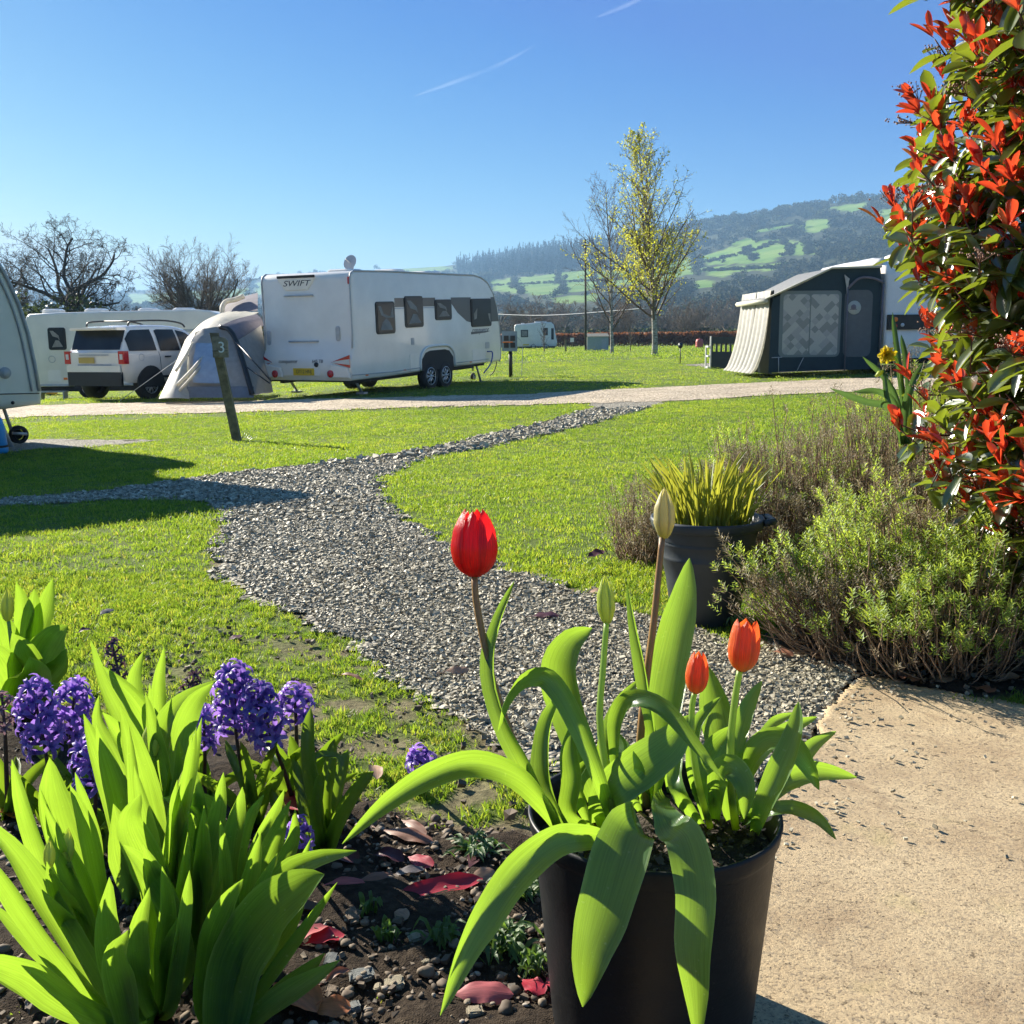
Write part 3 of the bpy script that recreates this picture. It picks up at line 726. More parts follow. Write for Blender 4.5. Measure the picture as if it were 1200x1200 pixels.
def woods():
    rng = np.random.default_rng(21)
    n = 72000
    fi = rng.uniform(0, NU - 1.001, n); fj = (rng.uniform(0, 1, n) ** .8) * (NT + 1); 
    i0 = fi.astype(int); j0 = fj.astype(int); a = (fi - i0)[:, None]; c_ = (fj - j0)[:, None]
    p = HP[j0, i0] * (1 - a) * (1 - c_) + HP[j0, i0 + 1] * a * (1 - c_) + HP[j0 + 1, i0] * (1 - a) * c_ + HP[j0 + 1, i0 + 1] * a * c_
    u, v, d = proj(p)
    k = (u > -500) & (u < 1700) & (d < 3600)
    p, u, v, d, fj = p[k], u[k], v[k], d[k], fj[k]
    ff = is_field(u + rng.normal(0, 1.2, len(u)), v + rng.normal(0, .6, len(u)))
    rv = np.interp(u, RIDGE_U, RIDGE_V)
    hp_ = 11 / d * 1200
    ff |= is_field(u, v - hp_ * .75) & (rng.uniform(size=len(u)) < .985) | is_field(u, v - hp_ * .4) & (rng.uniform(size=len(u)) < .985)
    con = (u > 535) & (u < 815) & (v < 326 - (u - 535) * .03) & (rng.uniform(size=len(u)) < .95)
    cov = np.where(con, 1, np.clip(.30 + 1.2 * (vnoise(u, v * 2.2, .035, 5) - .35), .12, 1))
    cov = np.where((u < 535) & (fj > NT - 25), cov * .45, cov)
    k = (~ff) & (rng.uniform(size=len(u)) < cov)
    # lone field trees
    k |= ff & (rng.uniform(size=len(u)) < .005)
    p, d, con, fj = p[k], d[k], con[k], fj[k]
    for nm, sel, coll, nv, lab in (('woodland', ~con, c_round, 6, 'bare and budding woods covering the hillside'), ('conifer_forest', con, c_con, 4, 'dark conifer plantation along the ridge')):
        q = p[sel]; m = len(q)
        s = rng.uniform(.75, 1.5, m) * (8.5 if nm == 'woodland' else 12) * np.clip(d[sel] / 1300, .55, 1.25)
        rot = np.stack([0 * s, 0 * s, rng.uniform(0, 6.28, m)], -1)
        scl = np.stack([s, s, s * rng.uniform(.65, 1.1, m)], -1) if nm == 'woodland' else np.stack([s * .95, s * .95, s * rng.uniform(.6, 1.1, m)], -1)
        q = q - np.array([0, 0, 1.0])
        tag(inst_points(nm, q, rot, scl, rng.integers(0, nv, m), coll), lab, None, None, 'stuff')
        print(nm, m)
woods()
def hedgerows():
    rng = np.random.default_rng(44); pts = []
    for L_ in ([(824, 308), (851, 301), (885, 292), (905, 284)], [(915, 281), (921, 292), (918, 300)], [(600, 326), (606, 345)], [(650, 321), (658, 345)], [(572, 335), (640, 332), (700, 329), (745, 327)], [(690, 318), (702, 340)], [(883, 269), (933, 261)], [(822, 318), (860, 316), (905, 314)], [(440, 336), (560, 331)], [(870, 290), (880, 305)], [(940, 284), (946, 298)]):
        W = catmull([(a, b_, 0) for a, b_ in L_], 60)[:, :2]
        for u, v in W:
            for _ in range(2):
                uu, vv = u + rng.normal(0, .35), v + rng.normal(0, .2); i = int(np.clip(np.searchsorted(hu, uu), 0, NU - 1)); col = HV[:NT, i]; j = int(np.argmin(np.abs(col - vv))); pts.append(HP[j, i] + (0, 0, -.5) + rng.normal(0, 2.0, 3) * (1, 1, 0))
    pts = np.array(pts); m = len(pts); s = rng.uniform(2.5, 5.5, m)
    tag(inst_points('hedgerow_shrubbery', pts, np.stack([0 * s, 0 * s, rng.uniform(0, 6.28, m)], -1), np.stack([s * 1.2, s * 1.2, s * .8], -1), rng.integers(0, 6, m), c_round), 'dark hedgerows dividing the hillside fields', None, None, 'stuff')
hedgerows()

# ------------------------------------------------------------------ trees
def barkmat(name, c0, c1, sc=6, stretch=.25):
    m, nt = new_mat(name); b = NB(nt)
    mp = b.n('ShaderNodeMapping', {'Vector': b.obj(), 'Scale': (1, 1, stretch)})
    n = b.noise(sc, 6, mp.outputs[0], .65)
    pr = b.n('ShaderNodeBsdfPrincipled', {'Base Color': b.ramp(n, [(0.35, c0), (0.65, c1)]), 'Roughness': 0.9})
    bp = b.n('ShaderNodeBump', {'Strength': 0.6, 'Distance': 0.05, 'Height': n}); nt.links.new(bp.outputs[0], pr.inputs['Normal'])
    b.out(pr.outputs[0]); return m
m_bark = barkmat('dark_bark', (0.045, 0.035, 0.025), (0.12, 0.10, 0.075))
m_bark2 = barkmat('grey_brown_bark', (0.08, 0.06, 0.045), (0.19, 0.15, 0.11))
m_birch = barkmat('birch_bark', (0.10, 0.08, 0.06), (0.55, 0.52, 0.45), 5, 2.5)
m_twig = simple('birch_twigs', (0.13, 0.085, 0.06), .8)
m_budleaf = leafmat('young_leaves', [(0, (0.22, 0.25, 0.03)), (0.6, (0.32, 0.34, 0.04)), (1, (0.42, 0.36, 0.05))], (0.75, 0.75, 0.06), .45, .5, 0)

def branch_pts(rng, p, d, L, n, wob, up):
    pts = [p]; d = d / np.linalg.norm(d)
    for i in range(n):
        d = d + rng.normal(0, wob, 3) + np.array([0, 0, up]); d /= np.linalg.norm(d)
        pts.append(pts[-1] + d * L / n)
    return np.array(pts), d
class TreeB:
    def __init__(s): s.br = []; s.tips = []
def grow(tb, rng, p, d, L, r, lvl, cfg):
    n = cfg['seg'][lvl]
    pts, dl = branch_pts(rng, p, d, L, n, cfg['wob'][lvl], cfg['up'][lvl])
    tip = cfg['tip'][lvl]
    rad = np.linspace(r, r * tip, n + 1)
    tb.br.append((pts, rad, lvl))
    if lvl >= cfg['max']:
        tb.tips.append(pts); return
    k = cfg['kids'][lvl]; k = int(k + rng.integers(-1, 2)) if k > 3 else k
    st = cfg['start'][lvl]; a0 = rng.uniform(0, 6.28)
    for i in range(k):
        t = st + (1 - st) * (i + rng.uniform(0, .9)) / k; t = min(t, .99)
        x = t * n; j = min(int(x), n - 1); f = x - j
        bp = pts[j] * (1 - f) + pts[j + 1] * f; br = rad[j] * (1 - f) + rad[j + 1] * f
        ax = pts[j + 1] - pts[j]; ax /= np.linalg.norm(ax)
        az = a0 + i * 2.4 + rng.normal(0, .3)
        pr = np.cross(ax, [0.3, .9, .1]); pr /= np.linalg.norm(pr); q = np.cross(ax, pr)
        side = pr * math.cos(az) + q * math.sin(az)
        an = R(cfg['ang'][lvl] + rng.normal(0, 8))
        nd = ax * math.cos(an) + side * math.sin(an)
        if cfg.get('flat') and lvl == 0: nd[2] *= cfg['flat']
        ln = L * cfg['len'][lvl] * rng.uniform(.65, 1.15) * (1 - cfg['taper'][lvl] * (t - st) / (1 - st + 1e-6))
        grow(tb, rng, bp, nd, ln, max(br * cfg['rr'][lvl], cfg['rmin']), lvl + 1, cfg)
def tree_mesh(tb, levels, sides):
    V = []; F = []; k = 0
    for pts, rad, lvl in tb.br:
        if lvl not in levels: continue
        sd = sides[lvl]; n = len(pts)
        T = np.gradient(pts, axis=0); T /= np.linalg.norm(T, axis=1)[:, None] + 1e-9
        a = np.cross(T[0], [.3, .5, .8]); a /= np.linalg.norm(a); A = a[None] - T * (T @ a)[:, None]; A /= np.linalg.norm(A, axis=1)[:, None] + 1e-9
        B = np.cross(T, A); ang = np.arange(sd) * 2 * np.pi / sd
        V.append((pts[:, None] + rad[:, None, None] * (np.cos(ang)[None, :, None] * A[:, None] + np.sin(ang)[None, :, None] * B[:, None])).reshape(-1, 3))
        i = np.arange(n - 1)[:, None]; j = np.arange(sd)[None]
        F.append(np.stack([k + i * sd + j, k + i * sd + (j + 1) % sd, k + (i + 1) * sd + (j + 1) % sd, k + (i + 1) * sd + j], -1).reshape(-1, 4)); k += n * sd
    return np.concatenate(V), np.concatenate(F)
def np_part(name, VF, mat, parent, lf=None, smooth=True):
    return npmesh(name, VF[0], VF[1], mat, parent, lf, smooth)
OAK = dict(max=5, seg=[6, 8, 7, 6, 5, 4], wob=[.05, .16, .22, .26, .28, .25], up=[0, .03, .02, .02, .02, .01], tip=[.75, .35, .35, .35, .4, .5],
           kids=[9, 7, 7, 6, 4, 0], start=[.55, .25, .2, .15, .15, 0], ang=[58, 46, 45, 42, 40, 0], len=[1.15, .62, .58, .55, .55, 0], taper=[.35, .3, .3, .3, .3, 0], rr=[.5, .52, .52, .5, .55, 0], rmin=.010)
WIL = dict(max=4, seg=[5, 8, 7, 6, 5], wob=[.05, .09, .12, .15, .15], up=[0, .07, .06, .05, .04], tip=[.8, .3, .3, .35, .5],
           kids=[15, 11, 9, 8, 0], start=[.25, .15, .12, .1, 0], ang=[46, 34, 34, 36, 0], len=[1.7, .52, .5, .5, 0], taper=[.1, .3, .3, .3, 0], rr=[.42, .45, .5, .55, 0], rmin=.009)
BIR = dict(max=3, seg=[14, 9, 7, 5], wob=[.025, .06, .10, .14], up=[.01, .05, .04, -.01], tip=[.1, .25, .3, .5],
           kids=[46, 11, 7, 0], start=[.13, .12, .1, 0], ang=[38, 34, 36, 0], len=[.47, .36, .4, 0], taper=[.72, .4, .3, 0], rr=[.42, .45, .5, 0], rmin=.008)
def tree(name, label, cat, loc, height, cfg, seed, trunk_len, r0, mats, group=None, kids_over=None, leaves=None, lean=(0, 0)):
    rng = np.random.default_rng(seed); tb = TreeB()
    cf = dict(cfg); cf.update(kids_over or {})
    grow(tb, rng, np.zeros(3), np.array([lean[0], lean[1], 1.0]), trunk_len, r0, 0, cf)
    top = max(b_[0][:, 2].max() for b_ in tb.br)
    s = height / top
    for b_ in tb.br: b_[0][:] *= s
    root = thing(name, label, cat, loc, group=group)
    sides = [8, 6, 4, 3, 3, 3]
    np_part('trunk', tree_mesh(tb, {0}, sides), mats[0], root)
    np_part('crown', tree_mesh(tb, set(range(1, cf['max'] + 1)), sides), mats[1], root)
    if leaves:
        n, size, mat, ok = leaves
        tips = tb.tips; V = []; L = []
        idx = rng.integers(0, len(tips), n * 2)
        for q in idx:
            pt = tips[q]; i = rng.integers(0, len(pt)); p = pt[i] + rng.normal(0, size * .9, 3)
            if not ok(p, rng): continue
            sz = size * rng.uniform(.5, 1.2)
            a = rng.normal(size=3); a /= np.linalg.norm(a); c_ = np.cross(a, rng.normal(size=3)); c_ /= np.linalg.norm(c_)
            V += [p + a * sz, p + c_ * sz * .6, p - a * sz, p - c_ * sz * .6]; r_ = rng.uniform(); L += [(0, .5, r_), (.5, .5, r_), (1, .5, r_), (.5, .5, r_)]
            if len(V) >= 4 * n: break
        npmesh('leaves', np.array(V), np.arange(len(V)).reshape(-1, 4), mat, root, np.array(L))
    return root
def base(u, d, v=None):
    p = P(u, 400, d); return (p[0], p[1], float(H(p[0], p[1])) - .02)
# big bare oak and its neighbours on the left
tree('bare_tree', 'big spreading bare tree with twisting branches behind the long white caravan', 'tree', base(92, 62), 9.3, OAK, 4, 3.2, .36, (m_bark, m_bark))
tree('bare_tree', 'dense upright bare tree behind the white car and the grey tent', 'tree', base(236, 75), 9.2, WIL, 5, 2.6, .30, (m_bark, m_bark2))
tree('bare_tree', 'twiggy bare tree at the far left edge behind the nearest caravan', 'tree', base(-12, 68), 7.6, OAK, 9, 2.8, .30, (m_bark, m_bark2))
# thicket of dark evergreen scrub under the oak
def bush_tree(name, label, loc, w, h, seed, mat, n=2600, size=.14, group=None):
    rng = np.random.default_rng(seed); root = thing(name, label, 'tree' if h > 2.5 else 'shrub', loc, group=group)
    tb = TreeB(); grow(tb, rng, np.zeros(3), np.array([0, 0, 1.]), h * .45, .12, 0, dict(OAK, max=3, kids=[9, 7, 6, 0], start=[.1, .2, .2, 0]))
    top = max(b_[0][:, 2].max() for b_ in tb.br)
    for b_ in tb.br: b_[0][:] *= h / top
    np_part('trunk', tree_mesh(tb, {0, 1, 2, 3}, [6, 4, 3, 3]), m_bark, root)
    lob = [(np.array([rng.normal(0, .26) * w, rng.normal(0, .26) * w, h * rng.uniform(.25, .82)]), rng.uniform(.16, .30) * w) for _ in range(16)]
    V = []; L = []
    for i in range(n):
        c_, rr = lob[rng.integers(len(lob))]; q = rng.normal(size=3); q /= np.linalg.norm(q); p = c_ + q * rr * rng.uniform(.35, 1.15) * (1, 1, .8)
        if p[2] < .1: continue
        sz = size * rng.uniform(.5, 1.3); a = rng.normal(size=3); a /= np.linalg.norm(a); b_ = np.cross(a, rng.normal(size=3)); b_ /= np.linalg.norm(b_)
        V += [p + a * sz, p + b_ * sz * .55, p - a * sz, p - b_ * sz * .55]; r_ = rng.uniform(); L += [(.5, .5, r_)] * 4
    npmesh('crown', np.array(V), np.arange(len(V)).reshape(-1, 4), mat, root, np.array(L))
    return root
m_ever = leafmat('dark_evergreen', [(0, (0.025, 0.04, 0.015)), (0.6, (0.05, 0.065, 0.025)), (1, (0.08, 0.085, 0.035))], (0.10, 0.14, 0.03), .25, .5, 0)
m_scrub = leafmat('brown_scrub', [(0, (0.07, 0.055, 0.03)), (0.6, (0.12, 0.09, 0.05)), (1, (0.15, 0.14, 0.05))], (0.16, 0.13, 0.05), .3, .7, 0)
bush_tree('evergreen_tree', 'dark evergreen thicket below the spreading bare tree, its left half', base(52, 58), 4.6, 4.4, 1, m_ever)
bush_tree('evergreen_tree', 'dark evergreen thicket right of the spreading bare tree trunk', base(118, 60), 3.8, 3.6, 2, m_ever)
bush_tree('evergreen_tree', 'dark evergreen thicket beside the nearest caravan roof', base(15, 60), 4.6, 3.7, 3, m_ever)
bush_tree('evergreen_tree', 'low evergreen scrub between the two bare trees', base(165, 62), 4.2, 2.8, 6, m_scrub, 2200)
bush_tree('evergreen_tree', 'low evergreen scrub under the dense upright bare tree', base(262, 70), 5, 2.9, 7, m_scrub, 2200)
# the two birches
b1 = G(767, 417.5); b2 = G(717, 415)
def hpx(g, px): return float(px * proj(g)[2] / 1200)
def ok1(p, rng):
    h = p[2] / hpx(b1, 262)
    k = 1.0 if h < .55 else .22
    return rng.uniform() < k * (1.25 if p[0] < 0 else .8)
tree('silver_birch', 'tall birch with fresh yellow green leaves and a white trunk', 'tree', b1, hpx(b1, 262), BIR, 14, 13, .17, (m_birch, m_twig), None, dict(kids=[54, 12, 7, 0]), (11000, .058, m_budleaf, ok1))
tree('silver_birch', 'shorter leafless birch with a pale trunk left of the leafy one', 'tree', b2, hpx(b2, 212), BIR, 23, 11, .14, (m_birch, m_twig), None, dict(kids=[40, 11, 7, 0], len=[.52, .36, .4, 0], ang=[44, 34, 34, 0]))
# saplings on the field
for (u, v, hh, lab) in ((638, 414, 40, 'thin bare sapling before the distant small caravan'), (739, 413, 58, 'small bare tree between the two birches'), (797, 402, 32, 'bare sapling right of the leafy birch near the hedge')):
    tree('sapling', lab, 'tree', G(u, v), hpx(G(u, v), hh), BIR, int(u), 4, .05, (m_bark2, m_bark2), None, dict(kids=[16, 6, 3, 0]))
# woodland edge beyond the hedge
proto = []
for k, (sd, cf, tl) in enumerate(((31, OAK, 3.4), (32, WIL, 2.8), (33, OAK, 2.6), (34, WIL, 3.4))):
    cf2 = dict(cf, rmin=.03); cf2['kids'] = [max(0, q - 1 - 2 * (cf is WIL)) for q in cf['kids']]
    if cf is OAK: cf2['max'] = 4
    proto.append(tree('bare_tree', 'x', 'tree', (0, 0, 0), 10, cf2, sd, tl, .32, (m_bark2, m_bark2), 'bare trees beyond the far hedge'))
FT = []
rt = np.random.default_rng(77)
labs = ['bare spreading brown tree standing in the row beyond the far hedge', 'bare upright brown tree standing in the row beyond the far hedge', 'low bare branching tree in the row beyond the far hedge', 'tall narrow bare tree in the row beyond the far hedge']
spots = [(u_, d_) for u_, d_ in zip(np.linspace(560, 1130, 44) + rt.normal(0, 9, 44), rt.uniform(150, 300, 44))] + [(u_, d_) for u_, d_ in zip(np.linspace(-120, 560, 16) + rt.normal(0, 9, 16), rt.uniform(170, 300, 16))]
for i, (u_, d_) in enumerate(spots):
    k = int(rt.integers(0, 4)); src = proto[k]
    o = src if not src.get('used') else copy_tree(src)
    src['used'] = 1
    p = base(u_, d_)
    o.location = (p[0], p[1], -.6); px_h = rt.uniform(26, 56) * (1.25 if 900 < u_ < 990 else 1)
    s = px_h * d_ / 1200 / 10 * 1.05; o.scale = (s, s, s); o.rotation_euler = (0, 0, rt.uniform(0, 6.28))
    o['label'] = labs[k]; FT.append(o)
for o in FT:
    if 'used' in o: del o['used']
# scrubby under-storey behind the hedge, too many stems to count
def understorey():
    rng = np.random.default_rng(91); n = 900
    u = rng.uniform(-300, 1350, n); d = rng.uniform(140, 330, n)
    pts = np.array([base(a, q) for a, q in zip(u, d)]); pts[:, 2] = -.5
    s = rng.uniform(2.2, 4.6, n) * d / 220
    tag(inst_points('undergrowth', pts, np.stack([0 * s, 0 * s, rng.uniform(0, 6.28, n)], -1), np.stack([s, s, s * .8], -1), rng.integers(0, 6, n), c_round), 'brown scrub and thickets behind the far hedge', None, None, 'stuff')
understorey()
# hedge
m_hedge_top = leafmat('russet_hedge', [(0, (0.13, 0.05, 0.025)), (0.5, (0.22, 0.09, 0.04)), (1, (0.32, 0.16, 0.07))], (0.35, 0.14, 0.05), .35, .7, 0)
def hedge():
    rng = np.random.default_rng(17); n = 26000
    a = P(560, 398, 132); e = P(1180, 388, 98)
    t = rng.uniform(0, 1, n); w = rng.uniform(-.6, .6, n)
    dirv = (e - a)[:2]; ln = np.linalg.norm(dirv); dirv /= ln; nv = np.array([-dirv[1], dirv[0]])
    x = a[0] + (e[0] - a[0]) * t + nv[0] * w; y = a[1] + (e[1] - a[1]) * t + nv[1] * w
    hh = 1.55 + .12 * vnoise(t * 60, t, 1, 2)
    z = rng.uniform(0, 1, n) ** .55 * hh
    s = rng.uniform(.07, .2, n)
    A = rng.normal(size=(n, 3)); A /= np.linalg.norm(A, axis=1)[:, None]; B = np.cross(A, rng.normal(size=(n, 3))); B /= np.linalg.norm(B, axis=1)[:, None]
    c0 = np.stack([x, y, z - .3], -1)
    V = np.stack([c0 + A * s[:, None], c0 + B * s[:, None] * .7, c0 - A * s[:, None], c0 - B * s[:, None] * .7], 1)
    root = thing('hedge', 'long clipped russet hedge along the far edge of the field', 'hedge', (float(a[0]), float(a[1]), -.3))
    L = np.repeat(np.stack([0 * t + .5, 0 * t + .5, rng.uniform(0, 1, n)], -1)[:, None], 4, 1)
    npmesh('foliage', V.reshape(-1, 3) - np.array(root.location), np.arange(n * 4).reshape(-1, 4), m_hedge_top, root, L.reshape(-1, 3))
    mb = MB()
    for k in range(200):
        tt = k / 200; q = a + (e - a) * tt; q[2] = -.35
        mb.tube([q, q + (rng.normal(0, .15), 0, 1.4)], [.05, .02], 5)
    mb.build('stems', m_bark, root, world=True)
hedge()
# contrails high up
m_trail, nt = new_mat('ice_trail'); b = NB(nt)
lw = b.n('ShaderNodeLayerWeight', {'Blend': .35}).outputs['Facing']
fa = b.math('MULTIPLY', b.math('POWER', b.math('SUBTRACT', 1.0, lw), 1.6), b.ramp(b.noise(.0012, 3, b.pos()), [(0.35, (.01, .01, .01)), (0.65, (.06, .06, .06))]))
b.out(b.n('ShaderNodeMixShader', {0: fa, 1: b.n('ShaderNodeBsdfTransparent').outputs[0], 2: b.n('ShaderNodeAddShader', {0: b.n('ShaderNodeBsdfDiffuse', {'Color': (.5, .5, .5)}).outputs[0], 1: b.n('ShaderNodeBsdfTranslucent', {'Color': (.5, .5, .5)}).outputs[0]}).outputs[0]}).outputs[0])
for k, (pts, r_, lab) in enumerate((([(485, 113), (530, 97), (580, 78), (626, 54)], 40, 'faint white vapour trail across the middle of the sky'), ([(700, 20), (730, 8), (770, -10)], 40, 'short white vapour trail at the top edge of the sky'))):
    mb = MB(); pp = catmull([P(u, v, 16000) for u, v in pts], 20)
    mb.tube(pp, np.sin(np.linspace(.05, 3.09, 20)) ** .6 * r_, 16, cap=False); tag(mb.build('vapour_trail_cloud', m_trail), lab, None, None, 'stuff')
# air
m_haze, nt = new_mat('haze'); b = NB(nt)
nt.nodes.new('ShaderNodeOutputMaterial')
vol = b.n('ShaderNodeVolumePrincipled', {'Color': (0.38, 0.66, 1.0), 'Density': 0.00024, 'Anisotropy': 0.1})
nt.links.new(vol.outputs[0], [q for q in nt.nodes if q.type == 'OUTPUT_MATERIAL'][0].inputs['Volume'])
hz = MB(); hz.box((-5200, -60, -3.0), (5200, 6300, 300)); tag(hz.build('haze', m_haze), 'thin blue haze over the valley', None, None, 'stuff')
# ------------------------------------------------------------------ materials of made things
def gloss(name, col, rough=.25, coat=.4, dirt=.12):
    m, nt = new_mat(name); b = NB(nt)
    n = b.noise(1.6, 6, b.obj()); n2 = b.noise(22, 4, b.obj())
    c = b.ramp(n, [(0.3, tuple(x * (1 - dirt) for x in col)), (0.65, col)])
    c = b.mix(b.ramp(n2, [(0.62, (0, 0, 0)), (0.8, (dirt, dirt, dirt))]), c, (.25, .22, .17))
    wv = b.noise(.9, 2, b.obj())
    pr = b.n('ShaderNodeBsdfPrincipled', {'Base Color': c, 'Roughness': rough, 'Coat Weight': coat, 'Coat Roughness': .08})
    bp = b.n('ShaderNodeBump', {'Strength': 0.5, 'Distance': 0.03, 'Height': wv}); nt.links.new(bp.outputs[0], pr.inputs['Normal'])
    b.out(pr.outputs[0]); return m
m_white = gloss('white_body_paint', (0.86, 0.82, 0.74))
m_cream = gloss('off_white_body_paint', (0.80, 0.76, 0.67), .35, .2)
m_suv = gloss('white_car_paint', (0.84, 0.81, 0.73), .2, .8, .08)
m_trim = simple('grey_trim', (0.42, 0.43, 0.44), .4, noise=.1)
m_black = simple('black_plastic', (0.015, 0.015, 0.017), .45, noise=.2)
m_rubber = simple('tyre_rubber', (0.025, 0.024, 0.023), .8, noise=.2, bump=.3)
m_alloy = simple('alloy', (0.55, 0.56, 0.58), .3, .8, noise=.08)
m_galv = simple('galvanised_steel', (0.42, 0.43, 0.44), .5, .7, noise=.15)
m_glass = simple('dark_tinted_glass', (0.02, 0.024, 0.028), .3, noise=.3, nscale=2, spec=.3)
m_curt = simple('pale_curtain_cloth', (0.26, 0.25, 0.23), .8, noise=.25, nscale=5)
m_red = simple('red_lamp_lens', (0.50, 0.015, 0.02), .15, coat=.5)
m_lensw = simple('clear_lamp_lens', (0.6, 0.6, 0.6), .12, coat=.5)
m_plate = simple('yellow_number_plate', (0.75, 0.50, 0.03), .4)
m_stripe = simple('grey_brown_decal', (0.085, 0.082, 0.08), .3)
m_dtxt = simple('dark_lettering', (0.03, 0.035, 0.05), .4)
m_dgrey = simple('dark_grey_lettering', (0.12, 0.12, 0.13), .4)
m_wtxt = simple('white_lettering', (0.8, 0.8, 0.78), .5)
m_under = simple('dark_underbody', (0.03, 0.03, 0.03), .8)
m_postwood = simple('weathered_post_wood', (0.20, 0.155, 0.085), .85, noise=.45, nscale=14, bump=.6, bscale=40)
m_postlite = simple('planed_sign_wood', (0.27, 0.22, 0.15), .8, noise=.3, nscale=20, bump=.3)
m_bluep = simple('blue_plastic', (0.02, 0.30, 0.62), .4)
m_yellowp = simple('yellow_plastic', (0.70, 0.38, 0.01), .4)
m_redp = simple('faded_red_plastic', (0.52, 0.10, 0.08), .55, noise=.15)
m_hook = simple('blue_grey_cabinet', (0.20, 0.27, 0.33), .5, noise=.12)
m_orange = simple('orange_reflector', (0.8, 0.2, 0.02), .3)

def onp(root, axis, val, u, v):
    "local coordinates where the ray through (u,v) meets the local plane axis=val of a thing"
    bpy.context.view_layer.update()
    Mi = root.matrix_world.inverted()
    o = Mi @ Vector([float(t) for t in CO]); q = Mi @ Vector([float(t) for t in P(u, v, 10)]); d = q - o
    t = (val - o[axis]) / d[axis]; return np.array(o + d * t)
def rr_pts(w, h, r, k=5):
    pts = []
    r = min(r, w / 2, h / 2)
    for cx_, cy_, a0 in ((w / 2 - r, h / 2 - r, 0), (-w / 2 + r, h / 2 - r, 90), (-w / 2 + r, -h / 2 + r, 180), (w / 2 - r, -h / 2 + r, 270)):
        for i in range(k + 1):
            a = R(a0 + 90 * i / k); pts.append((cx_ + r * math.cos(a), cy_ + r * math.sin(a)))
    return pts
def panel(mb, pts, o, ex, ey, t, bev=.0, mi=0):
    "flat plate: outline pts in (ex,ey), thickness t along the outward normal ex x ey"
    o = np.asarray(o, float); ex = np.asarray(ex, float); ey = np.asarray(ey, float); nz = np.cross(ex, ey); nz /= np.linalg.norm(nz)
    pts = np.asarray(pts, float); n = len(pts); c = pts.mean(0)
    def ring(sc, h): return o + ((pts - c) * sc + c) @ np.stack([ex, ey]) + nz * h
    if bev:
        sz = np.abs(pts - c).max(0); sc = 1 - bev / sz.min()
        rings = [ring(1, 0), ring(1, t - bev * .6), ring(sc, t)]
    else: rings = [ring(1, 0), ring(1, t)]
    V = np.concatenate(rings); F = []
    for k in range(len(rings) - 1):
        F += [(k * n + i, k * n + (i + 1) % n, (k + 1) * n + (i + 1) % n, (k + 1) * n + i) for i in range(n)]
    F.append(tuple(range((len(rings) - 1) * n, len(rings) * n))); F.append(tuple(reversed(range(n))))
    mb.add(V, F, mi, False)
EX, EY, EZ = np.eye(3)
def rr_panel(name, mat, parent, c, ex, ey, w, h, r, t, bev=0.0):
    mb = MB(); panel(mb, rr_pts(w, h, r), c, ex, ey, t, bev); return mb.build(name, mat, parent)
def text(name, s, size, loc, rot, mat, parent, ext=.002, shear=0.0, ax='CENTER', sx=1.0):
    cu = bpy.data.curves.new(name, 'FONT'); cu.body = s; cu.size = size; cu.extrude = ext; cu.align_x = ax; cu.align_y = 'CENTER'; cu.shear = shear
    cu.materials.append(mat); to = bpy.data.objects.new('tmp', cu); COL.objects.link(to); bpy.context.view_layer.update()
    me = bpy.data.meshes.new_from_object(to.evaluated_get(bpy.context.evaluated_depsgraph_get())); bpy.data.objects.remove(to); me.name = name
    o = link(name, me, parent); o.location = loc; o.rotation_euler = rot; o.scale = (sx, 1, 1); return o
def solid_profile(prof, W, bev=.06, y0=0.0):
    "side profile (x,z) closed polygon swept across y with rounded rims"
    p = np.asarray(prof, float); n = len(p)
    area = 0.5 * np.sum(p[:, 0] * np.roll(p[:, 1], -1) - np.roll(p[:, 0], -1) * p[:, 1])
    if area < 0: p = p[::-1]
    e = np.roll(p, -1, 0) - p; e /= np.linalg.norm(e, axis=1)[:, None]
    nr = np.stack([e[:, 1], -e[:, 0]], -1); nv = nr + np.roll(nr, 1, 0); nv /= np.linalg.norm(nv, axis=1)[:, None]
    rings = []
    for a in (0, 22, 45, 68, 90):
        off = bev * (1 - math.sin(R(a))); y = bev * (1 - math.cos(R(a)))
        rings.append((off, y))
    seq = [(o_, y0 + y_) for o_, y_ in rings] + [(o_, y0 + W - y_) for o_, y_ in reversed(rings)]
    V = []
    for off, y in seq:
        q = p - nv * off; V.append(np.stack([q[:, 0], np.full(n, y), q[:, 1]], -1))
    F = []
    for k in range(len(seq) - 1):
        F += [(k * n + i, (k + 1) * n + i, (k + 1) * n + (i + 1) % n, k * n + (i + 1) % n) for i in range(n)]
    F.append(tuple(range(n))); F.append(tuple(reversed(range((len(seq) - 1) * n, len(seq) * n))))
    mb = MB(); mb.add(np.concatenate(V), F, 0, True); return mb
